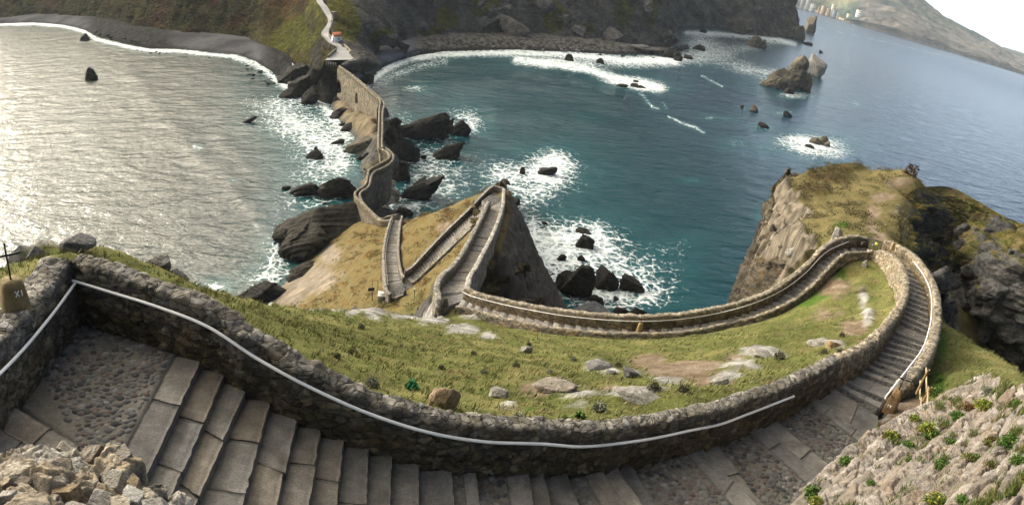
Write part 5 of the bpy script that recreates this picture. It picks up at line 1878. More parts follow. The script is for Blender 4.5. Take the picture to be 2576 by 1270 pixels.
def rock_mesh(name, size, seed, pal=DARK, sub=4, lean=(0, 0), sharp=1.0, rough=.30, peak=0.0, wet=1.0, mat=None, moss=0.0, strat=(.5, .2, .8), nplanes=13, blocky=False, saw=.55, shards=0):
    """fractured block: half-space cut body, bedding grooves, noise; base at z=0 in local space"""
    rg_ = np.random.RandomState(seed)
    D, Fc = ICO[sub]
    size = np.asarray(size, float)
    if shards:
        return rock_cluster(name, size, seed, pal, sub, lean, rough, peak, wet, mat, strat, shards)
    pl = rg_.normal(size=(nplanes, 3))
    if blocky:
        pl = np.vstack([np.array([(1, 0, 0), (-1, 0, 0), (0, 1, 0), (0, -1, 0), (0, 0, 1), (0, 0, -1)])*1.0+rg_.normal(size=(6, 3))*.16, rg_.normal(size=(3, 3))])
        nplanes = len(pl)
    pl /= np.linalg.norm(pl, axis=1)[:, None]
    dist = rg_.uniform(.55, 1.0, nplanes)
    if blocky:
        dist = np.r_[rg_.uniform(.62, .8, 6), rg_.uniform(.85, 1.0, 3)]
    dots = np.maximum(D@pl.T, 1e-3)
    rad = np.minimum((dist/dots).min(1), 1.3 if blocky else 1.15)
    P = D*rad[:, None]
    if peak:
        k = np.clip((P[:, 2]+.2), 0, 1.3)
        P[:, :2] *= (1-peak*.75*k)[:, None]
    st = np.asarray(strat, float)
    st = st/np.linalg.norm(st)
    W = P*size
    L = size.mean()
    bed = W@st/L
    g_ = ridged(np.stack([bed*4.5+seed, (W[:, 0]/L)*.5, (W[:, 1]/L)*.5], -1), 3)
    d = rough*(.5*fbm(W/L*1.5+seed, 4)+.45*g_+.25*ridged(W/L*3.5+seed*2, 3))
    f1, f2, c1, c2 = vor(W/L*2.4+seed)
    d = d+rough*.5*(c1-.5)*sstep(0, .12, f2-f1)
    ter_ = bed*5.0+.5*fbm(W/L*1.2+seed, 2)
    saw_ = (ter_-np.floor(ter_))
    d = d+rough*saw*(sstep(.0, .25, saw_)-saw_)
    W = W+D*(d*L*.60)[:, None]
    W[:, 2] += size[2]*.45
    h_ = np.clip(W[:, 2], 0, None)
    W[:, 0] += lean[0]*h_
    W[:, 1] += lean[1]*h_
    top = W[:, 2].max()
    W[:, 2] *= (size[2]*1.0)/max(top, 1e-3)
    n1 = fbm(W/L*2.2+seed*3, 5)
    n2 = fbm(W/L*7+seed*5, 4)
    c = lerp(np.array(pal[0]), np.array(pal[1]), np.clip(.45+.55*n1+.45*n2+.25*g_+.3*(c1-.5), 0, 1)[:, None])
    c = c*(.65+.35*sstep(0, .1, f2-f1))[:, None]
    if wet:
        c = c*(1-.55*wet*sstep(.20, .08, W[:, 2]/size[2]+.05*n1))[:, None]
    me = mesh_np(name, W, Fc, mat or M_ROCK, c, smooth=(sub > 5))
    return me


def rock_cluster(name, size, seed, pal, sub, lean, rough, peak, wet, mat, strat, n):
    """several splinters of one rock grown together into one mesh"""
    rg_ = np.random.RandomState(seed+5)
    Vs, Fs, Cs, off = [], [], [], 0
    for k in range(n):
        f = 1.0 if k == 0 else rg_.uniform(.45, .8)
        sz = np.array([size[0]*(.72 if k == 0 else rg_.uniform(.35, .6)), size[1]*(.75 if k == 0 else rg_.uniform(.4, .7)), size[2]*f])
        o = rock_mesh('tmp', sz, seed*7+k*13, pal, min(sub, 5), (lean[0]+rg_.uniform(-.12, .12), rg_.uniform(-.15, .15)), rough=rough, peak=peak if k == 0 else rg_.uniform(.1, .6), wet=wet, mat=mat, strat=np.array(strat)+rg_.normal(size=3)*.08, nplanes=11)
        me = o.data
        V = np.empty(len(me.vertices)*3, np.float32)
        me.vertices.foreach_get('co', V)
        V = V.reshape(-1, 3).astype(float)
        c = np.empty(len(V)*4, np.float32)
        me.color_attributes['Col'].data.foreach_get('color', c)
        a = rg_.rand()*6.28
        if k:
            V[:, :2] += np.array([math.cos(a)*size[0]*.62, math.sin(a)*size[1]*.5])
        Fs.append(ICO[min(sub, 5)][1]+off)
        off += len(V)
        Vs.append(V)
        Cs.append(c.reshape(-1, 4)[:, :3])
        bpy.data.objects.remove(o)
        bpy.data.meshes.remove(me)
    return mesh_np(name, np.vstack(Vs), np.vstack(Fs), mat or M_ROCK, np.vstack(Cs), smooth=False)


def at_rot(o, p, az):
    o.location = [float(v) for v in p]
    o.rotation_euler = (0, 0, az)
    return o


def rock_px(label, x, yb, w, h, seed, pal=DARK, lean=0.0, depth=.7, sub=5, z=0.0, cat='rock', group=None, name='sea_rock', peak=0.0, land=False, **kw):
    """rock whose visible waterline is at y=yb, w wide and h high in panorama units"""
    fixed = kw.pop('r', None)
    if fixed:
        p = Pr(x, yb, fixed)
        r = fixed
    elif land:
        p = hit(x, yb)
        r = np.linalg.norm((p-CAMP)[:2])/np.linalg.norm(ray(x, yb)[:2])
    else:
        p = Pz(x, yb, z)
        r = rz(x, yb, z)
    d = ray(x, yb)
    az = -math.atan2(d[0], d[1])
    wm = w*r/F
    dn = d/np.linalg.norm(d)
    cosv = math.hypot(dn[0], dn[1])
    if fixed:
        h *= 1.5
    dm = wm*depth
    # picture height = h*cos + depth*sin
    hm = max((h*r/F-dm*abs(dn[2])*.35)/cosv, wm*.22)
    o = rock_mesh(name, (wm*.56, dm*.56, hm), seed, pal, sub, (lean, 0), peak=peak, **kw)
    u = np.array([math.sin(-az), math.cos(-az)])
    pos = p.copy()
    pos[:2] += u*dm*.45
    pos[2] -= hm*(.55 if fixed else .2 if land else .06)
    at_rot(o, pos, az)
    tag(o, label, cat, group)
    return o


BIG = [
    ('dark cone shaped rock alone in the bright left bay', 235, 201, 40, 36, dict(peak=.9, sub=4)),
    ('low round dark rock in the surf off the left beach', 217, 101, 32, 18, {}),
    ('slanted slim rock in the left bay at the outer edge of foam', 619, 310, 26, 18, dict(lean=.9)),
    ('small double rock in the foam left of the bridge', 790, 402, 46, 26, dict(lean=.4)),
    ('small pointed rock standing above the double rock in foam', 795, 382, 14, 15, dict(peak=.8)),
    ('flat dark rock in the surf by the pebble inlet', 848, 362, 28, 13, dict(lean=.5)),
    ('tilted dark slab rock left of the square rock by the grassy point', 757, 494, 78, 36, dict(lean=.6)),
    ('square black rock standing in foam beside the pebble inlet', 848, 499, 90, 60, dict(sub=5)),
    ('small rock at the seaward end of the tilted slab', 720, 478, 22, 10, {}),
    ('largest dark rock right of the bridge, leaning to the right', 1045, 352, 96, 76, dict(lean=.45, sub=5)),
    ('dark rock between the bridge and the largest leaning rock', 1014, 408, 66, 62, dict(sub=5)),
    ('tall narrow rock of the pair in white surf', 1120, 338, 34, 44, dict(peak=.5, lean=.2)),
    ('blunt broad rock of the pair in white surf', 1156, 343, 46, 44, dict(lean=.1)),
    ('low rock at the foot of the pair in surf', 1102, 348, 52, 20, {}),
    ('black slab leaning right below the surf pair', 1118, 400, 68, 50, dict(lean=.6, sub=5)),
    ('round black rock just behind the bridge wall, ringed by foam', 1040, 501, 84, 70, dict(lean=.5, sub=5)),
    ('tiny rock between the leaning slab and the bridge', 1066, 400, 16, 12, {}),
    ('small rock in the turquoise shallows of the right beach', 1053, 234, 16, 11, {}),
    ('rock in the middle of the round foam patch', 1372, 442, 44, 26, dict(lean=.3)),
    ('thin upright rock at the left side of the round foam patch', 1312, 438, 12, 20, {}),
    ('dark rock in the breakers below the tall cliff', 1431, 153, 18, 18, {}),
    ('pointed rock in the breakers right of the dark one', 1510, 159, 20, 14, dict(peak=.5)),
    ('long reef washed by the breaking wave', 1562, 219, 34, 10, dict(lean=.3)),
    ('second piece of the reef in the breaking wave', 1597, 220, 38, 11, dict(lean=.3)),
    ('small rock just beyond the breaking reef', 1600, 207, 12, 6, {}),
    ('large pale boulder on the shore at the cliff foot', 1608, 131, 44, 22, dict(pal=GREY)),
    ('black rock heap at the corner of the cliff', 1688, 146, 42, 26, {}),
    ('black boulder seaward of the rock heap at the cliff corner', 1707, 154, 20, 16, {}),
    ('low rock right of the black boulder at the cliff corner', 1731, 148, 24, 11, {}),
    ('dark hump in the surf off the cliff corner', 1761, 127, 36, 14, {}),
    ('tall brown boulder leaning on the recessed cliff', 1855, 84, 34, 42, dict(pal=STACK)),
    ('dark rock at the start of the recessed cliff', 1768, 82, 22, 11, {}),
    ('big brown block standing in the sea off the recessed cliff', 1895, 118, 42, 32, dict(pal=STACK, lean=.25)),
    ('rounded buttress at the tip of the mainland cliff', 2000, 99, 34, 40, dict(pal=STACK, sub=5)),
    ('last square stack at the end of the mainland cliff', 2036, 82, 28, 46, dict(pal=STACK, sub=5, rough=.12)),
    ('flat skerry off the end of the mainland cliff', 2030, 112, 24, 8, {}),
    ('tiny rock alone behind the big sea stack', 2064, 132, 9, 7, {}),
    ('broad craggy shoulder on the left of the big sea stack', 1950, 222, 70, 58, dict(pal=STACK, sub=6, lean=.3, rough=.3)),
    ('main block of the big sea stack with a grassy top', 2002, 224, 62, 92, dict(pal=STACK, sub=6, rough=.2, lean=.1)),
    ('pale right hand tower of the big sea stack', 2049, 192, 36, 56, dict(pal=PALE, sub=5, rough=.2, depth=1.1)),
    ('small rock at the foot of the big sea stack', 1984, 236, 28, 16, {}),
    ('small brown cone rock in front of the big sea stack', 1895, 280, 18, 18, dict(pal=STACK, peak=.5)),
    ('tiny dark rock left of the brown cone rock', 1866, 271, 7, 9, {}),
    ('small jagged rock right of the brown cone rock', 1980, 294, 18, 16, {}),
    ('low leaning rock nearest the brown cone rock', 1920, 320, 24, 13, dict(lean=-.5)),
    ('left pyramid rock inside the bright foam ring', 2047, 361, 26, 18, dict(pal=STACK, peak=.5)),
    ('right hand larger rock inside the bright foam ring', 2073, 366, 34, 26, dict(pal=STACK, peak=.3)),
    ('low black rock at the front of the bright foam ring', 2036, 372, 26, 10, {}),
    ('flat black rock in the foam above the brown block in the cove', 1463, 588, 40, 14, {}),
    ('brown black block in the white foam of the cove', 1474, 626, 46, 38, dict(sub=5)),
    ('small dark rock in foam left of the cove block', 1414, 656, 20, 15, {}),
    ('little dark rock in the turquoise water off the spur', 1370, 565, 15, 8, {}),
    ('dark rock against the foot of the spur cliff', 1308, 578, 20, 20, {}),
    ('biggest black rock heap in the cove below the spur', 1442, 748, 96, 88, dict(sub=5, rough=.3)),
    ('upright black rock in the cove, rounded at the top', 1516, 728, 60, 58, dict(sub=5)),
    ('black slab rock tilting right at the outer side of the cove', 1588, 736, 58, 42, dict(sub=5, lean=-.3)),
    ('round black rock in the cove below the upright one', 1497, 768, 40, 26, {}),
    ('smooth grey rock hump right behind the lower path wall', 1492, 808, 110, 40, dict(pal=((.07, .075, .085), (.17, .175, .19)), rough=.1, sub=5)),
    ('dark boulder touching the lower path wall, beside the grey hump', 1560, 806, 44, 34, {}),
    ('pointed dark boulder behind the wall near the small cross', 1606, 806, 54, 34, dict(peak=.5)),
    ('dark rock half hidden by the wall at the right of the cove', 1766, 790, 28, 12, {}),
    ('small rock in the foam just above the black heap', 1461, 656, 16, 16, {}),
    ('black wedge of rock behind the grassy tongue', 640, 768, 100, 56, dict(lean=.5, sub=5)),
    ('dark crag under the right side of the bridge', 987, 388, 56, 76, dict(sub=5)),
    ('dark crag against the tall retaining wall of the bridge', 1006, 455, 40, 56, dict(sub=5)),
    ('slanted slab of layered rock beside the low bridge wall', 905, 388, 84, 56, dict(lean=.7, sub=5, pal=((.04, .036, .03), (.15, .13, .10)))),
    ('black layered crag under the mainland end of the bridge', 778, 262, 52, 46, dict(sub=5, lean=.2, rough=.3)),
    ('dark layered nose of rock between the left beach and the bridge end', 745, 246, 96, 56, dict(lean=.4, sub=5)),
    ('dark rock on the left shore just below the arcade wall', 850, 298, 44, 26, dict(lean=.4)),
    ('dark rock on the left shore below the second arch', 880, 330, 46, 24, dict(lean=.5)),
    ('low black rock right of the bridge opposite the second arch', 984, 322, 40, 30, dict(lean=.3)),
    ('low black rock at the water beside the tall retaining wall', 1016, 545, 44, 22, {}),
    ('black rock against the left side of the bridge bend', 912, 404, 34, 22, dict(lean=.5)),
    ('black crag holding up the right side of the road turning place', 884, 200, 58, 44, dict(sub=5)),
    ('broad dark rock shelf at the right end of the left beach', 738, 212, 96, 52, dict(sub=5, lean=.3)),
    ('layered dark rock rising behind the shelf towards the road', 778, 232, 70, 62, dict(sub=5, lean=.3)),
    ('black boulder at the left edge of the right hand beach', 917, 212, 40, 30, dict(lean=.2)),
    ('dark rock in the gap between bridge end and the right beach', 872, 225, 50, 46, dict(sub=5)),
]
for i, (lab, x, yb, w_, h_, kw) in enumerate(BIG):
    kw = dict(kw)
    if w_ >= 26 and 'pal' not in kw:
        kw.setdefault('shards', 4 if w_ > 50 else 3)
        if kw.get('sub') is None:
            kw['sub'] = 4
    elif kw.get('pal') is STACK and w_ > 30:
        kw.setdefault('shards', 4)
        kw['sub'] = 5
        kw['rough'] = .42
    rock_px(lab, x, yb, w_, h_, 100+i*3, **kw)
# grassy cap of the stack is its own turf
# long layered slab at the foot of the spur
for lab, (x0, y0, z0), (x1, y1, z1), wid, hgt, sd in [('huge black layered slab running down from the spur into the left bay', (700, 632, 0), (900, 560, 3.5), 7.5, 8.0, 5),
                                                      ('dark ribbed rock shelf below the huge black slab', (735, 712, 0), (800, 655, 2.5), 3.2, 2.6, 9)]:
    A_, B_ = Pz(x0, y0, z0), Pz(x1, y1, z1)
    Ln = np.linalg.norm((B_-A_)[:2])
    az = math.atan2(B_[1]-A_[1], B_[0]-A_[0])
    o = rock_mesh('rock', (Ln*.6, wid, hgt*.9), sd, ((.008, .0075, .007), (.060, .054, .043)), 5, (.25, -.1), rough=.34, strat=(.15, .75, .5), shards=7)
    at_rot(o, (A_+B_)/2-[0, 0, .8], az)
    tag(o, lab, 'rock')
# broken ledges standing out of the cliff faces
for o_, Gq, (n_, s0, s1, pal_, u0, u1), sd_ in LEDGES:
    rl = np.random.RandomState(sd_)
    protos = [rock_mesh('ledge', (1, .75, .9), 3000+sd_*10+k, pal_, 4, rough=.36, wet=0, blocky=(k % 2 == 0), mat=o_.data.materials[0], strat=(.3, .5, .8)) for k in range(5)]
    Nq = gnorm(Gq)
    nu_, nv_ = Gq.shape[:2]
    first = set()
    for k in range(n_):
        i, j = int(rl.uniform(u0, u1)*(nu_-1)), rl.randint(3, nv_-3)
        p = Gq[i, j]
        if np.min([np.hypot(p[0]-f_[0], p[1]-f_[1]) for f_ in FADEP]) < 32:
            continue
        nn = Nq[i, j]
        if nn@(CAMP-p) < 0:
            nn = -nn
        s_ = s0+(s1-s0)*rl.rand()**2
        pi = rl.randint(5)
        o = protos[pi] if pi not in first else protos[pi].copy()
        if pi in first:
            COL.objects.link(o)
        first.add(pi)
        zax = Vector(nn*.55+np.array([0, 0, .75])).normalized()
        o.parent = o_
        o.location = p-nn*s_*.62
        o.rotation_mode = 'QUATERNION'
        from mathutils import Quaternion
        o.rotation_quaternion = zax.to_track_quat('Z', 'Y') @ Quaternion((0, 0, 1), rl.uniform(0, 6.28))
        o.scale = (s_*rl.uniform(.7, 1.4), s_*rl.uniform(.6, 1.1), s_*rl.uniform(.6, 1.2))
    for k in range(5):
        if k not in first:
            bpy.data.objects.remove(protos[k])
# boulders on turf
LANDR = [
    ('ochre lichen boulder sitting in grass above the near wall', 1122, 1028, 66, 62, dict(pal=((.13, .085, .05), (.33, .25, .17)), sub=5, depth=.7)),
    ('small pale stone low on the slope, right of the ochre boulder', 1252, 1000, 46, 24, dict(pal=PALE)),
    ('lone pale stone in the middle of the grass slope', 1322, 888, 30, 22, dict(pal=PALE)),
    ('broad grey stone in grass left of the bare earth', 1498, 932, 58, 24, dict(pal=GREY, lean=.3)),
    ('small rounded stone touching the broad grey stone', 1538, 943, 28, 14, dict(pal=GREY)),
    ('tilted grey stone just left of the bare earth', 1592, 950, 36, 28, dict(pal=GREY, lean=-.5)),
    ('tall pale standing stone on the headland behind the gate', 2101, 606, 34, 44, dict(pal=PALE, sub=5, rough=.12)),
    ('pale block of rock above the parapet on the headland side', 1993, 640, 30, 22, dict(pal=PALE)),
    ('grey rock at the left end of the grassy tongue', 92, 640, 50, 22, dict(pal=GREY, r=20.5)),
    ('grey rock on the crest of the grassy tongue', 190, 618, 80, 26, dict(pal=GREY, r=22)),
    ('long grey rock at the far edge of the grassy tongue', 395, 668, 70, 30, dict(pal=GREY, lean=.4, r=24.5)),
    ('grey rock edge sloping to the sea beyond the tongue', 440, 700, 60, 24, dict(pal=GREY, r=25.5)),
    ('white stone at the top of the hollow inside the path loop', 2176, 672, 14, 22, dict(pal=PALE)),
    ('flat pale stone at the lower side of the hollow', 2052, 872, 40, 16, dict(pal=PALE)),
    ('brown stone right of the flat pale stone', 2092, 876, 40, 22, dict(pal=OCHRE)),
    ('white rock at the top of the rocky outcrop', 1912, 900, 60, 22, dict(pal=PALE)),
    ('white rock at the lower end of the rocky outcrop', 1805, 968, 36, 20, dict(pal=PALE, lean=.4)),
    ('smooth white rock bedded in the turf near the wall', 1600, 1012, 120, 20, dict(pal=PALE, sub=5, depth=.4)),
    ('brown weathered rock left of the smooth white rock', 1395, 985, 90, 24, dict(pal=((.16, .135, .11), (.34, .30, .25)), sub=5, depth=.5)),
]
for i, (lab, x, yb, w_, h_, kw) in enumerate(LANDR):
    kw = dict(kw)
    kw.setdefault('rough', .2)
    rock_px(lab, x, yb, w_, h_, 700+i*3, land=True, wet=0, name='boulder', cat='boulder', mat=M_ROCKN if yb > 850 else M_ROCK, **kw)

# repeated boulders: a few blocks copied
PROT = [rock_mesh('boulder', (1, .8, .75), 900+k, GREY if k < 3 else DARK, 3, rough=.16, wet=0) for k in range(6)]
for o in PROT:
    o.location = (0, -500, -50)
used = set()
rb = np.random.RandomState(77)


def scatter(poly_pts, n, w0, w1, kinds, label, group, zf):
    pts = np.array(poly_pts, float)
    lo, hi = pts.min(0), pts.max(0)
    k = 0
    while k < n:
        x, y = rb.uniform(lo, hi)
        ins, j = False, len(pts)-1
        for i in range(len(pts)):
            if (pts[i][1] > y) != (pts[j][1] > y) and x < (pts[j][0]-pts[i][0])*(y-pts[i][1])/(pts[j][1]-pts[i][1])+pts[i][0]:
                ins = not ins
            j = i
        if not ins:
            continue
        k += 1
        z_ = zf(x, y)
        p = Pz(x, y, z_)
        s_ = rb.uniform(w0, w1)**1.0*rz(x, y, z_)/F*.55
        pi = kinds[rb.randint(len(kinds))]
        o = PROT[pi] if pi not in used else PROT[pi].copy()
        if pi in used:
            COL.objects.link(o)
        used.add(pi)
        o.location = p-np.array([0, 0, .25*s_])
        o.rotation_euler = (rb.uniform(-.3, .3), rb.uniform(-.3, .3), rb.uniform(0, 6.28))
        o.scale = (s_*rb.uniform(.8, 1.3), s_*rb.uniform(.8, 1.2), s_*rb.uniform(.7, 1.3))
        tag(o, label, 'boulder', group)


scatter([(690, 190), (725, 180), (778, 215), (790, 245), (770, 246), (720, 212)], 58, 6, 15, (0, 1, 2, 3), 'angular boulder of the heap at the foot of the mainland slope, left of the bridge', 'boulders heaped left of the bridge end', lambda x, y: .6)
scatter([(1050, 108), (1130, 101), (1300, 101), (1440, 108), (1570, 118), (1560, 132), (1400, 127), (1200, 123), (1070, 124)], 52, 5, 12, (0, 1, 2), 'boulder on the shore under the tall bay cliff', 'boulders under the bay cliff', lambda x, y: 1.2)
scatter([(235, 88), (300, 104), (440, 118), (445, 100), (380, 92), (300, 78), (250, 70)], 40, 5, 10, (3, 4, 5), 'dark boulder on the stony part of the left beach', 'dark boulders on the left beach', lambda x, y: 1.2)
scatter([(320, 124), (560, 142), (580, 150), (330, 132)], 12, 4, 9, (3, 4, 5), 'stone washed by the surf of the left beach', 'stones in the left surf', lambda x, y: 0)
scatter([(600, 160), (650, 170), (690, 205), (700, 225), (640, 205)], 14, 5, 13, (3, 4, 5), 'dark stone in the surf beside the boulder heap', 'stones in the surf by the boulder heap', lambda x, y: 0)
scatter([(838, 285), (870, 322), (905, 338), (915, 330), (880, 300), (850, 272)], 22, 5, 14, (3, 4, 5, 2), 'dark stone along the left shore below the arches', 'stones below the bridge arches', lambda x, y: .5)
scatter([(1345, 690), (1400, 660), (1420, 700), (1400, 745), (1370, 725)], 26, 5, 13, (3, 4, 5), 'small black stone in the foam at the foot of the spur cliff', 'small stones at the foot of the spur', lambda x, y: 0)
scatter([(1420, 690), (1500, 690), (1620, 770), (1560, 790), (1430, 770)], 12, 6, 15, (3, 4, 5), 'black stone scattered between the large rocks of the cove', 'stones between the cove rocks', lambda x, y: 0)
scatter([(690, 655), (740, 640), (735, 700), (700, 715), (690, 690)], 10, 5, 12, (3, 4, 5), 'black stone in the foam beside the ribbed rock shelf', 'stones by the ribbed shelf', lambda x, y: 0)
scatter([(805, 500), (835, 500), (845, 520), (820, 525)], 7, 6, 14, (3, 4, 5), 'stone in the foam in front of the square black rock', 'stones before the square rock', lambda x, y: 0)
scatter([(1740, 95), (1860, 92), (1960, 104), (1960, 112), (1840, 104), (1750, 120)], 14, 4, 10, (3, 4, 5), 'dark stone in the surf along the recessed cliff', 'stones along the recessed cliff', lambda x, y: 0)
scatter([(1480, 132), (1640, 128), (1700, 140), (1660, 148), (1500, 142)], 14, 5, 12, (3, 4, 5), 'dark stone at the water edge under the cliff corner', 'stones under the cliff corner', lambda x, y: 0)
scatter([(905, 405), (930, 430), (925, 470), (905, 470), (900, 430)], 8, 3, 7, (3, 4, 2), 'cobble on the pebble inlet under the bridge', 'cobbles of the inlet', lambda x, y: 1.0)
# ------------------------------------------------------------------ rubble in the foreground
def rubble(name, label, cat, rows, nu, nv, sc, amp, pal, mortar, seed, steps=0, moss=None, backrow=None):
    K = np.array([[Pr(*p) for p in r_] for r_ in rows])
    G = np.einsum('ui,ijk->ujk', cr_mat(K.shape[0], nu), np.einsum('vj,ijk->ivk', cr_mat(K.shape[1], nv), K))
    if steps:
        # courses laid back like stairs: level treads and upright fronts
        u = np.linspace(0, 1, nu)[:, None]+.012*fbm((G*1.3).reshape(-1, 3), 3).reshape(nu, nv)
        k = u*steps
        fr = k-np.floor(k)
        uw = (np.floor(k)+sstep(.0, .42, fr))/steps
        zz = np.empty((nu, nv))
        us = np.linspace(0, 1, nu)
        for j in range(nv):
            zz[:, j] = np.interp(np.clip(uw[:, j], 0, 1), us, G[:, j, 2])
        G[..., 2] = lerp(G[..., 2], zz, .85)
    n = gnorm(G)
    if n[nu//2, nv//2, 2] < 0:
        n = -n
    q = G.reshape(-1, 3)
    f1, f2, c1, c2 = vor(q*sc*np.array([1, 1, 1.3])+.30*np.stack([fbm(q*2.0+a, 3) for a in (0, 30, 60)], -1)+seed, 1)
    g1, g2, e1, e2 = vor(q*sc*2.9+.3*np.stack([fbm(q*6, 2)]*3, -1)+seed*2, 1)
    ed = sstep(.02, .12, f2-f1)
    d = amp*(ed*(.2+1.3*c2)-.6)+amp*.45*(sstep(.02, .12, g2-g1)*(e2))+amp*.6*ridged(q*4.2, 5)+amp*.5*fbm(q*9, 4)+amp*.6*(c1-.5)*np.sin((q@np.array([5., 4., 6.]))+c2*6.3)
    q2 = q+n.reshape(-1, 3)*d[:, None]
    pal = np.array(pal)
    c = pal[(c1*len(pal)).astype(int) % len(pal)]*(.75+.5*c2)[:, None]
    c2_ = pal[(e1*len(pal)).astype(int) % len(pal)]
    c = lerp(c, c2_, .35)
    c = lerp(np.array(mortar), c, sstep(.03, .16, f2-f1)[:, None])
    c = c*(1+.35*fbm(q*3.5, 4)+.2*fbm(q*15, 3))[:, None]
    if moss is not None:
        m_ = sstep(.22, .42, fbm(q*1.6+19, 4)+.1*(1-ed))
        c = lerp(c, np.array(moss)*(1+.5*fbm(q*9, 3))[:, None], m_[:, None]*.7)
    if backrow is not None:
        B = q2.reshape(nu, nv, 3)[0].copy()
        Bs = [B+np.array([0, 0, 0])]
        for t_ in (.35, .7, 1.0):
            b = B+backrow[1]*t_*np.array([1, 1, 0])
            b[:, 2] = lerp(B[:, 2], backrow[0], t_)
            b = b+.05*np.stack([fbm(b*3, 3)]*3, -1)
            Bs.insert(0, b)
        allv = np.concatenate(Bs[:-1]+[q2.reshape(nu, nv, 3).reshape(-1, 3)])
        nu2 = nu+len(Bs)-1
        cc = np.concatenate([np.tile(c[:nv], (len(Bs)-1, 1)), c])
        q2, c, nu = allv, cc, nu2
    o = mesh_np(name, q2, gridF(nu, nv), M_ROCKN, c)
    if label:
        tag(o, label, cat)
    return o, G


RUBP = [(.33, .26, .17), (.26, .215, .16), (.40, .34, .25), (.22, .19, .155), (.36, .345, .32), (.29, .22, .13), (.18, .15, .12), (.42, .40, .37)]
sil = [(-120, 1150), (-60, 1158), (0, 1158), (40, 1146), (85, 1120), (150, 1122), (178, 1142), (205, 1150), (260, 1150), (320, 1160), (350, 1185), (385, 1228), (430, 1262), (480, 1300)]
rows = [[(x, y, 5.6-.0006*x) for x, y in sil], [(x-6, y+45, 5.15) for x, y in sil], [(x-14, y+95, 4.75) for x, y in sil], [(x-20, y+160, 4.35) for x, y in sil], [(x-24, y+240, 3.9) for x, y in sil]]
o, _ = rubble('rubble_wall', None, None, rows, 210, 360, 2.3, .085, RUBP, (.24, .215, .18), 3, moss=None, backrow=(47.2, np.array([-.15, .45, 0])))
rub = empty('ruined_wall', Pr(180, 1200, 5.1))
tag(rub, 'broken top of a sunlit ochre rubble wall in the near corner beside the landing', 'wall')
o.parent = rub
o.matrix_parent_inverse = Matrix.Translation(rub.location).inverted()
o.name = 'rubble_core'
rs2 = np.random.RandomState(5)
for k, (x, y, w_, h_) in enumerate([(232, 1122, 76, 52), (300, 1135, 74, 48), (118, 1138, 74, 44), (62, 1152, 60, 34), (160, 1168, 52, 40), (20, 1172, 54, 36), (105, 1190, 70, 40), (60, 1210, 50, 34), (215, 1185, 60, 40), (285, 1192, 64, 42), (165, 1225, 66, 42),
                                    (20, 1235, 56, 44), (110, 1250, 64, 40), (245, 1250, 80, 44), (330, 1240, 64, 46), (335, 1200, 40, 34), (390, 1265, 60, 40), (185, 1275, 70, 36), (45, 1180, 34, 24), (85, 1165, 30, 22), (140, 1205, 32, 24), (5, 1205, 36, 26), (370, 1235, 40, 30), (260, 1220, 46, 30), (300, 1265, 60, 40)]):
    r = 5.45-(y-1120)*.0085
    p = Pr(x, y, r)
    sw = w_*r/F
    s_ = rock_mesh('stone', (sw*.6, sw*.5, h_*r/F*1.15), 400+k*7, tuple(np.array(a) for a in ((np.array(RUBP[rs2.randint(8)])*.62), (np.array(RUBP[rs2.randint(8)])*1.1))), 5, rough=.10, wet=0, mat=M_ROCKN, blocky=True, saw=.1)
    s_.parent = rub
    s_.location = p-np.array(rub.location)-np.array([0, 0, h_*r/F*rs2.uniform(.9, 1.3)])
    s_.rotation_euler = (rs2.uniform(-.25, .25), rs2.uniform(-.25, .25), rs2.uniform(0, 6.3))

SLP = [(.235, .20, .17), (.19, .165, .14), (.29, .265, .245), (.15, .135, .12), (.21, .17, .13), (.26, .23, .21), (.17, .13, .10)]
srows = [[(x, y, rz(x, y, z_)) for x, y, z_ in [(1930, 1350, 45.1), (2100, 1178, 44.75), (2218, 1102, 44.5), (2340, 1046, 44.4), (2452, 992, 44.6)]],
         [(2085, 1350, 11.7), (2240, 1198, 13.2), (2345, 1118, 14.6), (2440, 1046, 15.8), (2508, 990, 16.2)],
         [(2290, 1350, 9.3), (2400, 1215, 10.6), (2475, 1135, 11.8), (2535, 1055, 12.8), (2570, 992, 13.3)],
         [(2455, 1350, 7.8), (2540, 1250, 8.6), (2590, 1175, 9.5), (2630, 1090, 10.4), (2645, 1010, 11.0)],
         [(2610, 1360, 6.5), (2680, 1270, 7.1), (2720, 1190, 7.8), (2750, 1110, 8.5), (2760, 1030, 9.2)]]
SLOPE, SG = rubble('stone_slope', 'stepped slope of pale weathered masonry with weeds in the near right corner', 'wall', srows, 330, 330, 2.6, .05, SLP, (.19, .165, .14), 7, steps=11, moss=(.075, .075, .03), backrow=(43.6, np.array([-.3, .3, 0])))
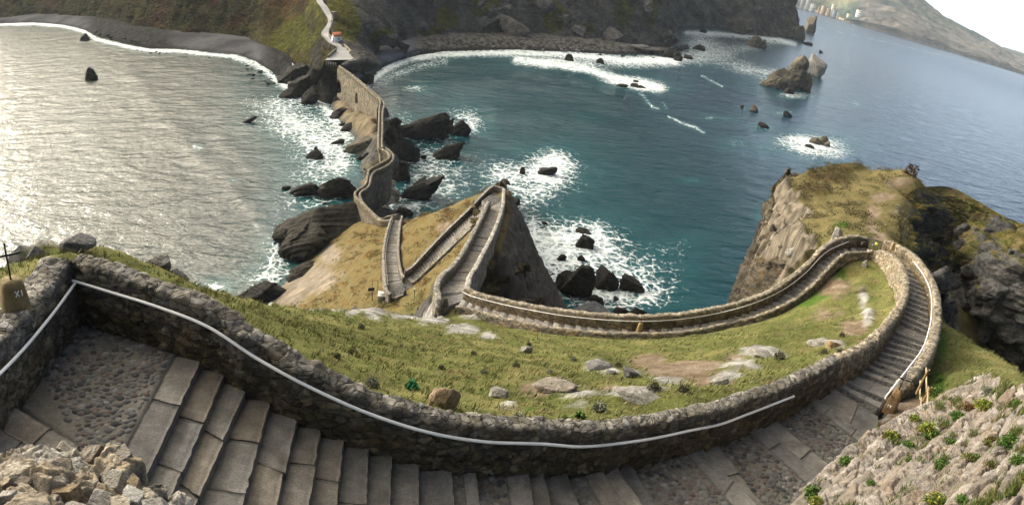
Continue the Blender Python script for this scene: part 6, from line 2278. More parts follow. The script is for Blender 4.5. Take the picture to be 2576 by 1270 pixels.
# dressed stones of the courses
_mbv, _mbf, _mbc, _off = [], [], [], 0
rsl = np.random.RandomState(31)
nu_, nv_ = SG.shape[:2]
NC = 11
for c_ in range(NC):
    u = int((c_+.08)/NC*(nu_-1))
    u2 = int(min((c_+.62)/NC, .999)*(nu_-1))
    line_, ln2 = SG[u], SG[u2]
    s_ = np.concatenate([[0], np.cumsum(np.linalg.norm(np.diff(line_, axis=0), axis=1))])
    pos_ = rsl.uniform(0, .3)
    while pos_ < s_[-1]-.3:
        L = rsl.uniform(.28, .8)*(1.0 if rsl.rand() < .8 else 1.4)
        p0 = np.array([np.interp(pos_, s_, line_[:, k]) for k in range(3)])
        p1 = np.array([np.interp(min(pos_+L, s_[-1]), s_, line_[:, k]) for k in range(3)])
        q0 = np.array([np.interp(pos_+L/2, s_, ln2[:, k]) for k in range(3)])
        pos_ += L*1.03
        if rsl.rand() < .13:
            continue
        mid_ = (p0+p1)/2
        ex_ = (p1-p0)
        Lx = np.linalg.norm(ex_)
        ex_ /= Lx
        ey_ = q0-mid_
        ey_ = ey_-ex_*(ey_@ex_)
        ey_[2] *= .35
        Ly = max(np.linalg.norm(ey_), .2)
        ey_ /= np.linalg.norm(ey_)
        ez_ = np.cross(ex_, ey_)
        if ez_[2] < 0:
            ez_ = -ez_
        o = rock_mesh('tmp', (Lx*.62, Ly*rsl.uniform(.5, .75), rsl.uniform(.16, .3)), 2000+c_*97+int(pos_*50), (np.array(SLP[rsl.randint(7)])*.7, np.array(SLP[rsl.randint(7)])*1.15), 4, rough=.12, wet=0, blocky=True, saw=.08)
        me = o.data
        V = np.empty(len(me.vertices)*3, np.float32); me.vertices.foreach_get('co', V); V = V.reshape(-1, 3).astype(float)
        cc = np.empty(len(V)*4, np.float32); me.color_attributes['Col'].data.foreach_get('color', cc)
        bpy.data.objects.remove(o); bpy.data.meshes.remove(me)
        V = mid_+ey_*Ly*.45+V[:, :1]*ex_+V[:, 1:2]*ey_+(V[:, 2:]-.04)*ez_
        li_ = sstep(.1, .4, fbm(V*3+5, 4))[:, None]
        cc = lerp(cc.reshape(-1, 4)[:, :3], np.array((.13, .115, .07)), li_*.5)
        _mbv.append(V); _mbc.append(cc); _mbf.append(ICO[4][1]+_off); _off += len(V)
root_sl = empty('stone_slope', SG[nu_//2, nv_//2])
tag(root_sl, SLOPE['label'], 'wall')
del SLOPE['label']; del SLOPE['category']
SLOPE.name = 'rubble_core'
root_sl.name = 'stone_slope'
_big = sorted(range(len(_mbv)), key=lambda k: -np.ptp(proj(_mbv[k])[0]))
_sts = [mesh_np('stone', _mbv[k], ICO[4][1], M_ROCKN, _mbc[k], smooth=False) for k in _big[:100]]
if len(_big) > 100:
    _rest = _big[100:]
    _o = mesh_np('small_stones', np.vstack([_mbv[k] for k in _rest]), np.vstack([ICO[4][1]+i*len(ICO[4][0]) for i in range(len(_rest))]), M_ROCKN, np.vstack([_mbc[k] for k in _rest]), smooth=False)
    _o['kind'] = 'stuff'
    _sts.append(_o)
for o in [SLOPE]+_sts:
    o.parent = root_sl
    o.matrix_parent_inverse = Matrix.Translation(root_sl.location).inverted()
_dg = bpy.context.evaluated_depsgraph_get()
SLB = BVHTree.FromPolygons([Vector(v) for v in np.vstack(_mbv)]+[v.co.copy() for v in SLOPE.data.vertices], [tuple(int(k) for k in f) for f in np.vstack(_mbf)]+[tuple(k+_off for k in p.vertices) for p in SLOPE.data.polygons])


def hit2(px, py):
    d = Vector(ray(px, py)).normalized()
    a = SLB.ray_cast(Vector(CAMP), d)
    b = TERB.ray_cast(Vector(CAMP), d)
    c = [x for x in (a, b) if x[0] is not None]
    if not c:
        return Pz(px, py, 0)
    return np.array(min(c, key=lambda t_: t_[3])[0])


# ------------------------------------------------------------------ station markers with iron crosses
def strokes(mb, segs, o0, ex, ez, ny, s, wd=.022, col=(.75, .75, .73)):
    for (x0, z0), (x1, z1) in segs:
        a = o0+ex*x0*s+ez*z0*s
        b = o0+ex*x1*s+ez*z1*s
        v = b-a
        L = np.linalg.norm(v)
        v = v/L
        side = np.cross(v, ny)
        mb.box((a+b)/2+ny*.001, (L, wd, .006), axes=np.array([v, side, ny]), col=col)


def marker(label, p, s=1.0, col=(.22, .17, .10), yaw=0.0, text=None, cross_h=.5, lean=(0, 0), wtop=.62, dark=(.015, .015, .016), arm=True, hgt=.55, wid=.36):
    root = empty('stone_marker', p)
    root.rotation_euler = (0, 0, 0)
    tag(root, label, 'marker')
    cs, sn = math.cos(yaw), math.sin(yaw)
    ex, ey = np.array([cs, sn, 0]), np.array([-sn, cs, 0])
    w0, w1, h = wid*s, wid*s*wtop, hgt*s
    n = 9
    V, Q = [], []
    a = np.linspace(0, 2*np.pi, 33)[:-1]
    se = lambda t_: np.sign(t_)*np.abs(t_)**.45
    for i in range(n):
        t_ = i/(n-1)
        ww = lerp(w0, w1, t_)*(1-.12*sstep(.85, 1, t_))/2
        V.append((se(np.cos(a))[:, None]*ex+se(np.sin(a))[:, None]*ey)*ww+np.array([lean[0]*h*t_, lean[1]*h*t_, h*t_-.08*(i == 0)]))
    V = np.vstack(V)
    V = V+.012*s*np.stack([fbm(V*6/s+p, 3), fbm(V*6/s+p+9, 3), fbm(V*6/s+p+20, 3)*.5], -1)
    Q = gridF(n, 32, True)
    top = len(V)
    V = np.vstack([V, [[lean[0]*h, lean[1]*h, h+.01*s]]])
    T = [((n-1)*32+k, (n-1)*32+(k+1) % 32, top) for k in range(32)]
    c = np.array(col)*(1+.45*fbm(V*5/s+p, 4))[:, None]
    mb = MB().add(V+p, Q, T, col=c)
    pl = mb.build('plinth', M_ROCKN, root, True)
    if text:
        mb = MB()
        ny = -ey
        tl = math.atan2((w0-w1)/2, h)
        ez = np.array([0, 0, math.cos(tl)])+ey*math.sin(tl)
        nn_ = ny*math.cos(tl)+np.array([0, 0, math.sin(tl)])
        strokes(mb, text[0], p+ny*(lerp(w0, w1, text[1])/2+.004)+np.array([0, 0, h*text[1]])+ex*text[2], ex, ez, nn_, text[3], text[3]*.17)
        le = mb.build('lettering', M_PAINT, root)
    mb = MB()
    b = p+np.array([lean[0]*h, lean[1]*h, h-.03])
    up = np.array([lean[0]*.9, lean[1]*.9, 1.0])
    up /= np.linalg.norm(up)
    H_ = cross_h*s
    t0 = .032*s
    ay = np.cross(up, ex)
    mb.box(b+up*H_/2, (t0, t0*.8, H_), axes=np.array([ex, ay, up]), col=dark)
    if arm:
        for sg in (-1, 1):
            q_ = b+up*H_*.68
            mb.box(q_+ex*sg*H_*.16, (H_*.32, t0, t0*1.1), axes=np.array([ex, ay, up]), col=dark)
            e = q_+ex*sg*H_*.32
            mb.add([e+up*t0*.55+ay*t0*.5, e-up*t0*.55+ay*t0*.5, e-up*t0*.55-ay*t0*.5, e+up*t0*.55-ay*t0*.5, e+ex*sg*t0*1.4+up*t0*.2], None, [(0, 1, 4), (1, 2, 4), (2, 3, 4), (3, 0, 4)], col=dark)
    mb.build('cross', M_IRON, root)
    return root


XI = [((-.62, -.5), (.02, .5)), ((-.62, .5), (.02, -.5)), ((.45, -.5), (.45, .5))]
IX = [((-.55, -.5), (-.55, .5)), ((-.15, -.5), (.5, .5)), ((-.15, .5), (.5, -.5))]
iL = (np.abs(proj(PfL+[0, 0, 1.38])[0]-82)).argmin()
pm = PfL[iL]+NnL[iL]*.34+ZUP*(hL[iL]-.06)
dv = ray(30, 715)
marker('big brown stone marker painted XI with a dark iron cross on the left wall', pm, 1.0, (.20, .155, .075), yaw=-math.atan2(dv[0], dv[1])+.12, text=(XI, .66, .07, .11), cross_h=.72, wid=.54, hgt=.58, wtop=.72)
p = Pz(2238, 1030, 44.05)
dv = ray(2236, 1026)
marker('rust coloured stone marker with a slanting iron cross beside the end of the handrail', p, 1.1, (.19, .12, .06), yaw=-math.atan2(dv[0], dv[1])-.1, text=(IX, .28, 0, .11), cross_h=.55, wtop=.62, lean=(.16, .02), wid=.38, hgt=.62)
for lab, x, y, z, s, cl in [('grey stone marker with a small iron cross at the bend above the spur', 1121, 768, 28.95, 1.15, (.15, .14, .12)),
                            ('ochre stone marker with a small iron cross in the middle of the lower path', 1608, 834, 31.75, 1.15, (.26, .18, .08)),
                            ('small dark stone marker with a cross on the kerb of the lower landing', 1018, 743, 16.1, 1.35, (.10, .09, .075)),
                            ('ochre stone marker behind the loop wall next to the gate', 2245, 626, 38.4, 1.0, (.30, .21, .10))]:
    dv = ray(x, y)
    marker(lab, Pz(x, y, z), s, cl, yaw=-math.atan2(dv[0], dv[1])+.2)

# ------------------------------------------------------------------ gate to the headland
gA, gB = Pz(2180.5, 626, 37.5), Pz(2211, 638, 37.5)
gate = empty('metal_gate', gA)
tag(gate, 'black wire mesh gate with a yellow warning sign closing the headland trail', 'gate')
v = gB-gA
gl = np.linalg.norm(v)
v = v/gl
gn = np.array([v[1], -v[0], 0])
if gn@(CAMP-gA) < 0:
    gn = -gn
gh = .98
mb = MB()
for e in (0, gl):
    mb.box(gA+v*e+ZUP*gh/2, (.06, .05, gh), axes=np.array([v, gn, ZUP]), col=(.02, .02, .022))
for zz in (.03, gh):
    mb.box(gA+v*gl/2+ZUP*zz, (gl, .05, .05), axes=np.array([v, gn, ZUP]), col=(.02, .02, .022))
mb.build('gate_frame', M_IRON, gate)
mb = MB()
for k in range(1, 19):
    mb.box(gA+v*gl*k/19+ZUP*gh/2, (.016, .012, gh-.04), axes=np.array([v, gn, ZUP]), col=(.018, .018, .02))
for k in range(1, 14):
    mb.box(gA+v*gl/2+ZUP*gh*k/14+gn*.002, (gl, .010, .016), axes=np.array([v, gn, ZUP]), col=(.018, .018, .02))
mb.build('mesh_panel', M_IRON, gate)
mb = MB().box(gA+v*gl*.62+ZUP*gh*.70+gn*.03, (.26, .01, .24), axes=np.array([v, gn, ZUP]), col=(.55, .48, .03))
for k in range(3):
    mb.box(gA+v*(gl*.62+(k-1)*.07)+ZUP*gh*.66+gn*.037, (.04, .006, .05), axes=np.array([v, gn, ZUP]), col=(.75, .72, .6) if k != 1 else (.03, .03, .03))
mb.build('warning_sign', M_PAINT, gate)
mb = MB().box(gA+v*gl*.40+ZUP*gh*.50+gn*.03, (.22, .01, .13), axes=np.array([v, gn, ZUP]), col=(.16, .16, .17))
mb.build('notice_plate', M_PAINT, gate)
pb_ = MB().box(Pz(2172, 615, 37.9), (.5, .2, .42), rot=.5, col=(.035, .018, .01), bev=.02)
pbo = pb_.build('recess_box', M_IRON)
tag(pbo, 'dark brown metal box set in the parapet left of the gate', 'box')

# ------------------------------------------------------------------ timber fence, right
fence = empty('timber_fence', Pz(2308, 1005, 44.0))
tag(fence, 'short fence of two round posts and pale sawn rails beside the loop', 'fence')
posts = []
for (bx, by), (tx, ty) in (((2309, 978), (2337, 930)), ((2309, 1032), (2343, 974))):
    b = Pz(bx, by, 44.0)
    r = np.linalg.norm(b-CAMP)/np.linalg.norm(ray(bx, by))
    t_ = Pr(tx, ty, r*.985)
    posts.append((b, t_))
    MB().tube([b-ZUP*.2, lerp(b, t_, .5), t_], .042, 12, (.26, .17, .085)).build('post', M_WOOD, fence, True)
for lab, k, (x0, y0), (x1, y1), ra, rb_ in (('rail', 0, (2330, 926), (2331, 986), 1.05, .99), ('rail', 1, (2335, 974), (2331, 1053), 1.0, .9), ('rail', 0, (2315, 958), (2314, 1018), 1.04, .98), ('rail', 1, (2318, 1002), (2313, 1063), 1.0, .92)):
    r0_ = np.linalg.norm(posts[k][0]-CAMP)/np.linalg.norm(ray(x0, y0))
    A_, B_ = Pr(x0, y0, r0_*ra), Pr(x1, y1, r0_*rb_)
    v_ = B_-A_
    L = np.linalg.norm(v_)
    v_ /= L
    sd_ = np.cross(v_, ZUP)
    sd_ /= np.linalg.norm(sd_)
    MB().box((A_+B_)/2, (L, .045, .085), axes=np.array([v_, sd_, np.cross(sd_, v_)]), col=(.42, .33, .21), bev=.008).build('rail', M_WOOD, fence)

# ------------------------------------------------------------------ signs on the spur
p = hit2(936, 757)
sg = empty('sign_post', p)
tag(sg, 'dark signboard on a thin post standing in the dry grass', 'sign')
MB().box(p+ZUP*.8, (.09, .09, 1.6), col=(.02, .02, .02)).build('post', M_IRON, sg)
dv = ray(936, 757)
MB().box(p+ZUP*1.55-np.array([.12, .05, 0]), (.75, .06, .42), rot=-math.atan2(dv[0], dv[1])+.2, col=(.018, .018, .02)).build('board', M_IRON, sg)
p = hit2(961, 756)
lc = empty('information_lectern', p)
tag(lc, 'slanted grey information board on a plinth by the bend of the flight', 'sign')
MB().hexa([p+np.array(a) for a in [(-.5, -.2, -.1), (.5, -.2, -.1), (.5, .3, -.1), (-.5, .3, -.1), (-.46, -.18, .55), (.46, -.18, .55), (.46, .3, .95), (-.46, .3, .95)]], (.14, .125, .10), .02).build('plinth', M_ROCKN, lc)
MB().hexa([p+np.array(a) for a in [(-.52, -.22, .56), (.52, -.22, .56), (.52, .34, 1.0), (-.52, .34, 1.0), (-.52, -.22, .60), (.52, -.22, .60), (.52, .34, 1.04), (-.52, .34, 1.04)]], (.42, .41, .38)).build('panel', M_PAINT, lc)
MB().box(p+np.array([0, .06, .83]), (1.04, .06, .02), axes=np.array([(1, 0, 0), (0, .787, .617), (0, -.617, .787)]), col=(.02, .02, .02)).build('bar', M_IRON, lc)
p = hit2(943, 733)
fr = empty('wooden_frame', p)
tag(fr, 'thin rust brown pole frame left of the lowest flight', 'frame')
for dx in (-.35, .35):
    MB().tube([p+[dx, 0, 0], p+[dx, 0, 1.5]], .03, 6, (.12, .06, .03)).build('pole', M_WOOD, fr)
MB().tube([p+[-.4, 0, 1.48], p+[.4, 0, 1.48]], .03, 6, (.12, .06, .03)).build('crossbar', M_WOOD, fr)
p = hit2(1042, 748)
ps = empty('marker_post', p)
tag(ps, 'thin green post with a white top beside the lower landing', 'post')
MB().tube([p-ZUP*.1, p+ZUP*1.0], .04, 8, (.04, .06, .04)).build('pole', M_PAINT, ps)
MB().box(p+ZUP*1.05, (.16, .16, .14), col=(.6, .6, .58), bev=.02).build('cap', M_PAINT, ps)

# ------------------------------------------------------------------ hut, pillbox, railings on the mainland road
p = Pr(847, 111, 279)
j = np.argmin(np.hypot(*(ROADG[:, 8, :2]-p[:2]).T))
p = np.array([p[0], p[1], ROADG[j, 8, 2]-.2])
hut = empty('beach_hut', p)
tag(hut, 'small white hut with an orange tiled roof and blue door beside the road', 'hut')
dv = ray(847, 111)
yaw = -math.atan2(dv[0], dv[1])+.45
cs, sn = math.cos(yaw), math.sin(yaw)
hx_, hy_ = np.array([cs, sn, 0]), np.array([-sn, cs, 0])
LX, LY, HH = 3.1, 2.4, 2.5


def hp(a, b, c):
    return p+hx_*a+hy_*b+ZUP*c


MB().hexa([hp(-LX/2, -LY/2, -.6), hp(LX/2, -LY/2, -.6), hp(LX/2, LY/2, -.6), hp(-LX/2, LY/2, -.6), hp(-LX/2, -LY/2, HH), hp(LX/2, -LY/2, HH), hp(LX/2, LY/2, HH), hp(-LX/2, LY/2, HH)], (.78, .78, .77)).add(
    [hp(-LX/2, -LY/2, HH), hp(-LX/2, LY/2, HH), hp(-LX/2, 0, HH+1.05)], None, [(0, 2, 1)], (.7, .7, .7)).add([hp(LX/2, -LY/2, HH), hp(LX/2, LY/2, HH), hp(LX/2, 0, HH+1.05)], None, [(0, 1, 2)], (.7, .7, .7)).build('wall', M_WALLPAINT, hut)
mb = MB()
for sg_ in (-1, 1):
    a = [hp(-LX/2-.35, sg_*(LY/2+.4), HH-.28), hp(LX/2+.2, sg_*(LY/2+.4), HH-.28), hp(LX/2+.2, 0, HH+1.12), hp(-LX/2-.35, 0, HH+1.12)]
    b = [q_+ZUP*.14 for q_ in a]
    mb.hexa(a+b, (.30, .105, .055))
rf = mb.build('roof', M_WALLPAINT, hut)
MB().hexa([hp(-LX/2-.04, -.55, 0), hp(-LX/2-.04, .55, 0), hp(-LX/2+.02, .55, 0), hp(-LX/2+.02, -.55, 0), hp(-LX/2-.04, -.55, 2.1), hp(-LX/2-.04, .55, 2.1), hp(-LX/2+.02, .55, 2.1), hp(-LX/2+.02, -.55, 2.1)], (.015, .06, .36)).build('door', M_PAINT, hut)
MB().hexa([hp(-.1, -LY/2-.04, 1.0), hp(.6, -LY/2-.04, 1.0), hp(.6, -LY/2+.02, 1.0), hp(-.1, -LY/2+.02, 1.0), hp(-.1, -LY/2-.04, 1.7), hp(.6, -LY/2-.04, 1.7), hp(.6, -LY/2+.02, 1.7), hp(-.1, -LY/2+.02, 1.7)], (.22, .24, .26)).build('window', M_PAINT, hut)
MB().hexa([hp(.8, -LY/2-.5, .2), hp(1.5, -LY/2-.5, .2), hp(1.5, -LY/2-.06, .2), hp(.8, -LY/2-.06, .2), hp(.8, -LY/2-.5, .9), hp(1.5, -LY/2-.5, .9), hp(1.5, -LY/2-.06, .9), hp(.8, -LY/2-.06, .9)], (.05, .10, .30)).build('locker', M_PAINT, hut)
p = Pr(841, 46, 309)
pbx = empty('stone_shed', p)
tag(pbx, 'little square grey stone shed standing at the edge of the road', 'shed')
MB().box(p+ZUP*1.0, (1.9, 1.9, 3.0), rot=.3, col=(.20, .19, .165)).build('wall', M_STONE, pbx)
MB().box(p+ZUP*2.6, (2.2, 2.2, .22), rot=.3, col=(.30, .29, .26)).build('roof', M_STONE, pbx)


def railing(label, edge, i0, i1, step=3, col=(.42, .40, .36), hgt=1.0):
    P = ROADG[i0:i1, edge]
    root = empty('road_railing', P[0])
    tag(root, label, 'railing')
    D, s_ = resample(P[::3], 2.2)
    for q_ in D:
        MB().box(q_+ZUP*hgt/2, (.16, .16, hgt+.4), col=col).build('post', M_WALLPAINT, root)
    for zz in (.5, .95):
        MB().tube(D+ZUP*zz, .06, 6, col).build('rail', M_WALLPAINT, root)


def ri(y, e):
    return int(np.argmin(np.abs(proj(ROADG[:, e])[1]-y)))


railing('pale railing on the seaward bend of the road, opposite the hut', 0, ri(90, 0), ri(126, 0))
railing('pale railing on the right of the road, uphill of the hut', 8, ri(47, 8), ri(102, 8))
k0, k1 = ri(128, 0), ri(163, 0)
wall('stone_wall', 'low stone wall on the left side of the road turning place', ROADG[k0:k1:12, 0], .9, .4, -1, 1.5, ds=.3, scale=1.6, amp=.05, seed=51, pal=PAL*1.2)
k0, k1 = ri(117, 8), ri(151, 8)
wall('stone_wall', 'low brown stone wall on the right side of the road turning place', ROADG[k0:k1:10, 8], .9, .4, 1, 1.5, ds=.3, scale=1.6, amp=.05, seed=52, pal=PAL*np.array([1.3, 1.1, .9]))
P_ = np.array([Pr(820, 166, 254), Pr(832, 168, 253), Pr(845, 170, 252.5)])+ZUP*.6
root = empty('road_railing', P_[0])
tag(root, 'short pale railing closing the lower end of the road by the bridge', 'railing')
D, _s = resample(P_, .9)
for q_ in D:
    MB().box(q_+ZUP*.3, (.13, .13, 1.5), col=(.34, .33, .28)).build('post', M_WALLPAINT, root)
for zz in (.45, .95):
    MB().tube(D+ZUP*zz, .06, 6, (.36, .35, .30)).build('rail', M_WALLPAINT, root)
for lab, x, y, r, h_ in (('thin pole on the rocks below the turning place', 821, 155, 257, 3.6), ('thin pole beside the railing across from the hut', 808, 92, 293, 2.6), ('thin pole just uphill of the hut', 829, 86, 293, 2.6)):
    p = Pr(x, y, r)
    o = MB().tube([p-ZUP*1, p+ZUP*h_], .09, 6, (.16, .16, .155)).build('pole', M_PAINT)
    tag(o, lab, 'pole')

# ------------------------------------------------------------------ the seaside town far off
TOWN = [('pair of tall white tower blocks at the left end of the far town', 2004, 12, 12, 16, (.55, .55, .58), 9), ('second tall white tower block of the far town', 2017, 15, 11, 15, (.58, .58, .60), 8),
        ('white apartment block right of the far towers', 2030, 17, 12, 13, (.62, .61, .60), 6), ('long low white building on the far beach', 2043, 26, 16, 6, (.6, .6, .6), 2),
        ('tall orange apartment block by the far beach', 2068, 40.5, 13.5, 15, (.52, .34, .25), 7), ('shorter orange apartment block by the far beach', 2081, 43.5, 10.5, 12, (.52, .36, .27), 6),
        ('pale yellow apartment block standing behind the blue one', 2093, 38, 12.5, 16, (.60, .57, .44), 8), ('blue apartment block by the far beach', 2096, 47, 12.5, 11.5, (.28, .34, .48), 5),
        ('small cream house right of the blue block', 2105.5, 48, 6, 8, (.62, .56, .42), 3), ('yellow apartment block by itself at the end of the far beach', 2130.5, 61, 13, 16, (.62, .58, .44), 9),
        ('large white hotel block on top of the far cliff', 2158, 49.5, 19, 13.5, (.72, .72, .72), 4), ('little orange house left of the orange blocks', 2058, 33, 5, 4.5, (.5, .34, .26), 2)]
for lab, x, y, w_, h_, cl, fl_ in TOWN:
    r = 3030
    p = Pr(x, y, r)
    gz = p[2]
    if gz < 2:
        p = Pr(x, y, r)
    dv = ray(x, y)
    yaw = -math.atan2(dv[0], dv[1])+.25
    W_, Hh, Dd = w_*r/F*.8, h_*r/F, w_*r/F*.6
    root = empty('apartment_block', p)
    tag(root, lab, 'building', 'buildings of the far seaside town')
    MB().box(p+ZUP*Hh/2, (W_, Dd, Hh+30), rot=yaw, col=cl).build('wall', M_WALLPAINT, root)
    MB().box(p+ZUP*(Hh+15.6), (W_*.96, Dd*.96, 1.2), rot=yaw, col=np.array(cl)*.7).build('roof', M_WALLPAINT, root)
    cs, sn = math.cos(yaw), math.sin(yaw)
    for k in range(fl_):
        zz = (Hh+13)*(k+.6)/fl_+1.5
        c0 = p+np.array([sn*(Dd/2+.05), -cs*(Dd/2+.05), zz])
        MB().box(c0, (W_*.86, .3, Hh/fl_*.42), rot=yaw, col=np.array(cl)*.38).build('window_band', M_PAINT, root)
# ------------------------------------------------------------------ plants
def leaf_clump(n, rad, hgt, leaf, seed, cols, droop=.3, spread=1.0, fill=.5):
    """many small leaf faces spread through a dome"""
    r_ = np.random.RandomState(seed)
    d = r_.normal(size=(n, 3))
    d[:, 2] = np.abs(d[:, 2])
    d /= np.linalg.norm(d, axis=1)[:, None]
    rr = r_.uniform(fill, 1, n)[:, None]*(1+.35*pn(d*2.2+seed))[:, None]
    c = d*rr*np.array([rad, rad, hgt])
    ax = d*np.array([1, 1, .8])+r_.normal(size=(n, 3))*.55
    ax /= np.linalg.norm(ax, axis=1)[:, None]
    sd_ = np.cross(ax, r_.normal(size=(n, 3)))
    sd_ /= np.linalg.norm(sd_, axis=1)[:, None]
    L = leaf*r_.uniform(.6, 1.3, n)[:, None]
    w_ = L*.28
    A_ = c-ax*L*.5
    B_ = c+sd_*w_
    C_ = c+ax*L*.6-np.array([0, 0, 1])*L*droop
    D_ = c-sd_*w_
    V = np.stack([A_, B_, C_, D_], 1).reshape(-1, 3)
    V[:, 2] = np.maximum(V[:, 2], -.03)
    Q = np.arange(4*n).reshape(n, 4)
    cols = np.array(cols)
    cc = cols[r_.randint(len(cols), size=n)]*r_.uniform(.6, 1.35, n)[:, None]
    return V, Q, np.repeat(cc, 4, 0)


GRN = [(.05, .11, .018), (.075, .14, .025), (.10, .15, .03), (.04, .085, .02)]
LIME = [(.16, .19, .03), (.10, .16, .025), (.22, .20, .04)]
SILV = [(.16, .17, .14), (.11, .13, .095), (.22, .22, .19), (.09, .10, .07)]
DRK = [(.05, .055, .03), (.075, .07, .04), (.04, .045, .03), (.10, .085, .05)]
KALE = [(.02, .12, .035), (.03, .16, .05), (.015, .085, .03)]
RUST = [(.16, .085, .03), (.11, .06, .022), (.20, .12, .05), (.09, .07, .025)]


def plant(label, x, y, w_, cols, seed, h=.7, leaf=.12, n=260, cat='plant', name='wild_plant', on=hit2, group=None, droop=.3):
    p = on(x, y)
    r = np.linalg.norm(p-CAMP)/np.linalg.norm(ray(x, y))
    rad = w_*r/F*.5
    root = empty(name, p)
    tag(root, label, cat, group)
    V, Q, c = leaf_clump(n, rad, rad*2*h, leaf*rad*4, seed, cols, droop)
    mesh_np('foliage', V, Q, M_LEAF, c, parent=root, smooth=False)
    st = MB()
    r_ = np.random.RandomState(seed)
    for k in range(5):
        a = r_.rand()*6.3
        st.tube([np.array([0, 0, -.08]), np.array([math.cos(a)*rad*.35, math.sin(a)*rad*.35, rad*h])], .012+rad*.02, 5, (.07, .06, .03))
    mesh_np('stem', np.vstack(st.v), [np.vstack(st.q), np.vstack(st.t)], M_LEAF, np.vstack(st.c), parent=root)
    return root


SHR = [('silvery grey shrub in grass left of the kale plant', 936, 972, 42, SILV), ('grey bush against the wall below the ochre boulder', 1305, 1064, 46, SILV), ('dark grey tussock shrub high on the left of the slope', 888, 893, 30, DRK),
       ('small dark shrub under the rocky ledge on the slope', 909, 826, 20, DRK), ('brown shrub just below the silvery shrub', 925, 996, 30, DRK), ('small dark shrub left of the tussock shrub', 848, 900, 22, DRK),
       ('dark tuft in the middle of the slope above the kale', 1110, 928, 20, DRK), ('grey tuft right of the middle tuft', 1216, 940, 20, SILV), ('small round shrub by the lone pale stone', 1298, 922, 20, DRK), ('little grey shrub above the broad grey stone', 1443, 908, 18, SILV),
       ('dark shrub above the tilted grey stone', 1554, 922, 20, DRK), ('olive shrub at the edge of the bare earth', 1644, 980, 34, DRK), ('grey shrub at the near side of the white rock', 1507, 1034, 40, SILV), ('dark shrub right of the flat pale stone', 2072, 892, 24, DRK),
       ('second dark shrub by the brown stone', 2112, 890, 24, DRK), ('small shrub in the hollow inside the loop', 2117, 846, 18, DRK), ('grey shrub on the turf behind the stone slope', 2482, 992, 34, SILV), ('green bush on the turf beside the timber fence', 2352, 996, 40, GRN),
       ('dark shrub beyond the outer loop wall', 2362, 960, 26, GRN), ('small olive tuft on the upper middle of the slope', 1192, 892, 18, DRK), ('small tuft near the lower kerb on the left', 1330, 868, 14, DRK), ('brown tuft low on the slope by the white rock', 1720, 985, 34, DRK),
       ('brown tuft on the slope near the white outcrop', 1960, 905, 34, DRK), ('grey tuft between broad stone and lone stone', 1382, 940, 18, SILV), ('dark tuft above the near wall on the far left', 705, 868, 20, DRK), ('dark shrub on the bank at the rim of the headland', 2290, 438, 40, [(.06, .035, .02), (.09, .055, .03)])]
for i, (lab, x, y, w_, cl) in enumerate(SHR):
    plant(lab, x, y, w_, cl, 50+i, cat='shrub', name='shrub', n=420, leaf=.07)
plant('broad leaved dark green kale plant alone in the grass', 1035, 978, 36, KALE, 5, h=.9, leaf=.24, n=60, droop=.5)
plant('bright green leafy plant behind the near wall crest', 1652, 1058, 26, KALE, 6, h=.7, leaf=.22, n=60, droop=.5)
plant('bright green grass tuft behind the wall, left one', 1427, 1068, 30, GRN, 7, h=.7, leaf=.2, n=120)
plant('bright green grass tuft a little above the left one', 1459, 1052, 28, GRN, 8, h=.7, leaf=.2, n=120)
WEED = [('yellow green cabbage weed at the top edge of the stone slope', 2478, 1024, 62, LIME), ('pale leafy weed at the upper left edge of the stone slope', 2332, 1088, 56, LIME), ('tall green weed below the upper left edge', 2345, 1102, 50, GRN),
        ('bushy green weed on the upper courses', 2412, 1052, 50, GRN), ('green weed in the upper joint left of the top edge', 2300, 1058, 34, LIME), ('yellow weed on the lower boundary of the slope', 2242, 1100, 46, LIME), ('green weed further down the lower boundary', 2285, 1122, 36, GRN),
        ('dark green tuft at the foot of the slope by the cobbles', 2128, 1166, 40, GRN), ('big green tuft at the bottom corner of the slope', 2046, 1246, 56, GRN), ('lime tuft under the big bottom tuft', 2052, 1264, 40, LIME),
        ('green tuft in the middle joint of the slope', 2372, 1172, 46, GRN), ('green weed bush on the right of the middle', 2540, 1120, 58, GRN), ('orange and green weed on the right courses', 2492, 1118, 46, RUST+GRN), ('green leafy weed right of centre', 2452, 1158, 46, GRN),
        ('low green weed in the lower courses', 2352, 1268, 60, LIME), ('second low weed at the bottom of the frame', 2420, 1262, 40, GRN), ('small green sprig in the middle joint', 2288, 1160, 26, GRN), ('broad green weed at the far right', 2560, 1165, 46, GRN), ('small weed high in the right corner', 2560, 1020, 30, GRN),
        ('rusty dry weed in the top joint', 2440, 1030, 44, RUST), ('green tuft under the top weeds', 2395, 1115, 36, GRN), ('small sprig near the bottom left joint', 2190, 1218, 26, GRN)]
for i, (lab, x, y, w_, cl) in enumerate(WEED):
    plant(lab, x, y, w_, cl, 150+i, h=(.3+.3*((i*37) % 10)/10), leaf=.07, n=520, name='weed', cat='weed')

# grass: blades over the near turf, one mass
T_ = TURF
cand = np.where((T_['rk'] < .5) & (T_['P'][:, 2] > 20) & (T_['dt'] < .75))[0]
px_, py_, rr3 = proj(T_['P'][cand])
ok = (px_ > -40) & (px_ < 2620) & (py_ > 560) & (py_ < 1290) & (rr3 < 62) & (rr3 > 9)
cand = cand[ok]
rr3 = rr3[ok]
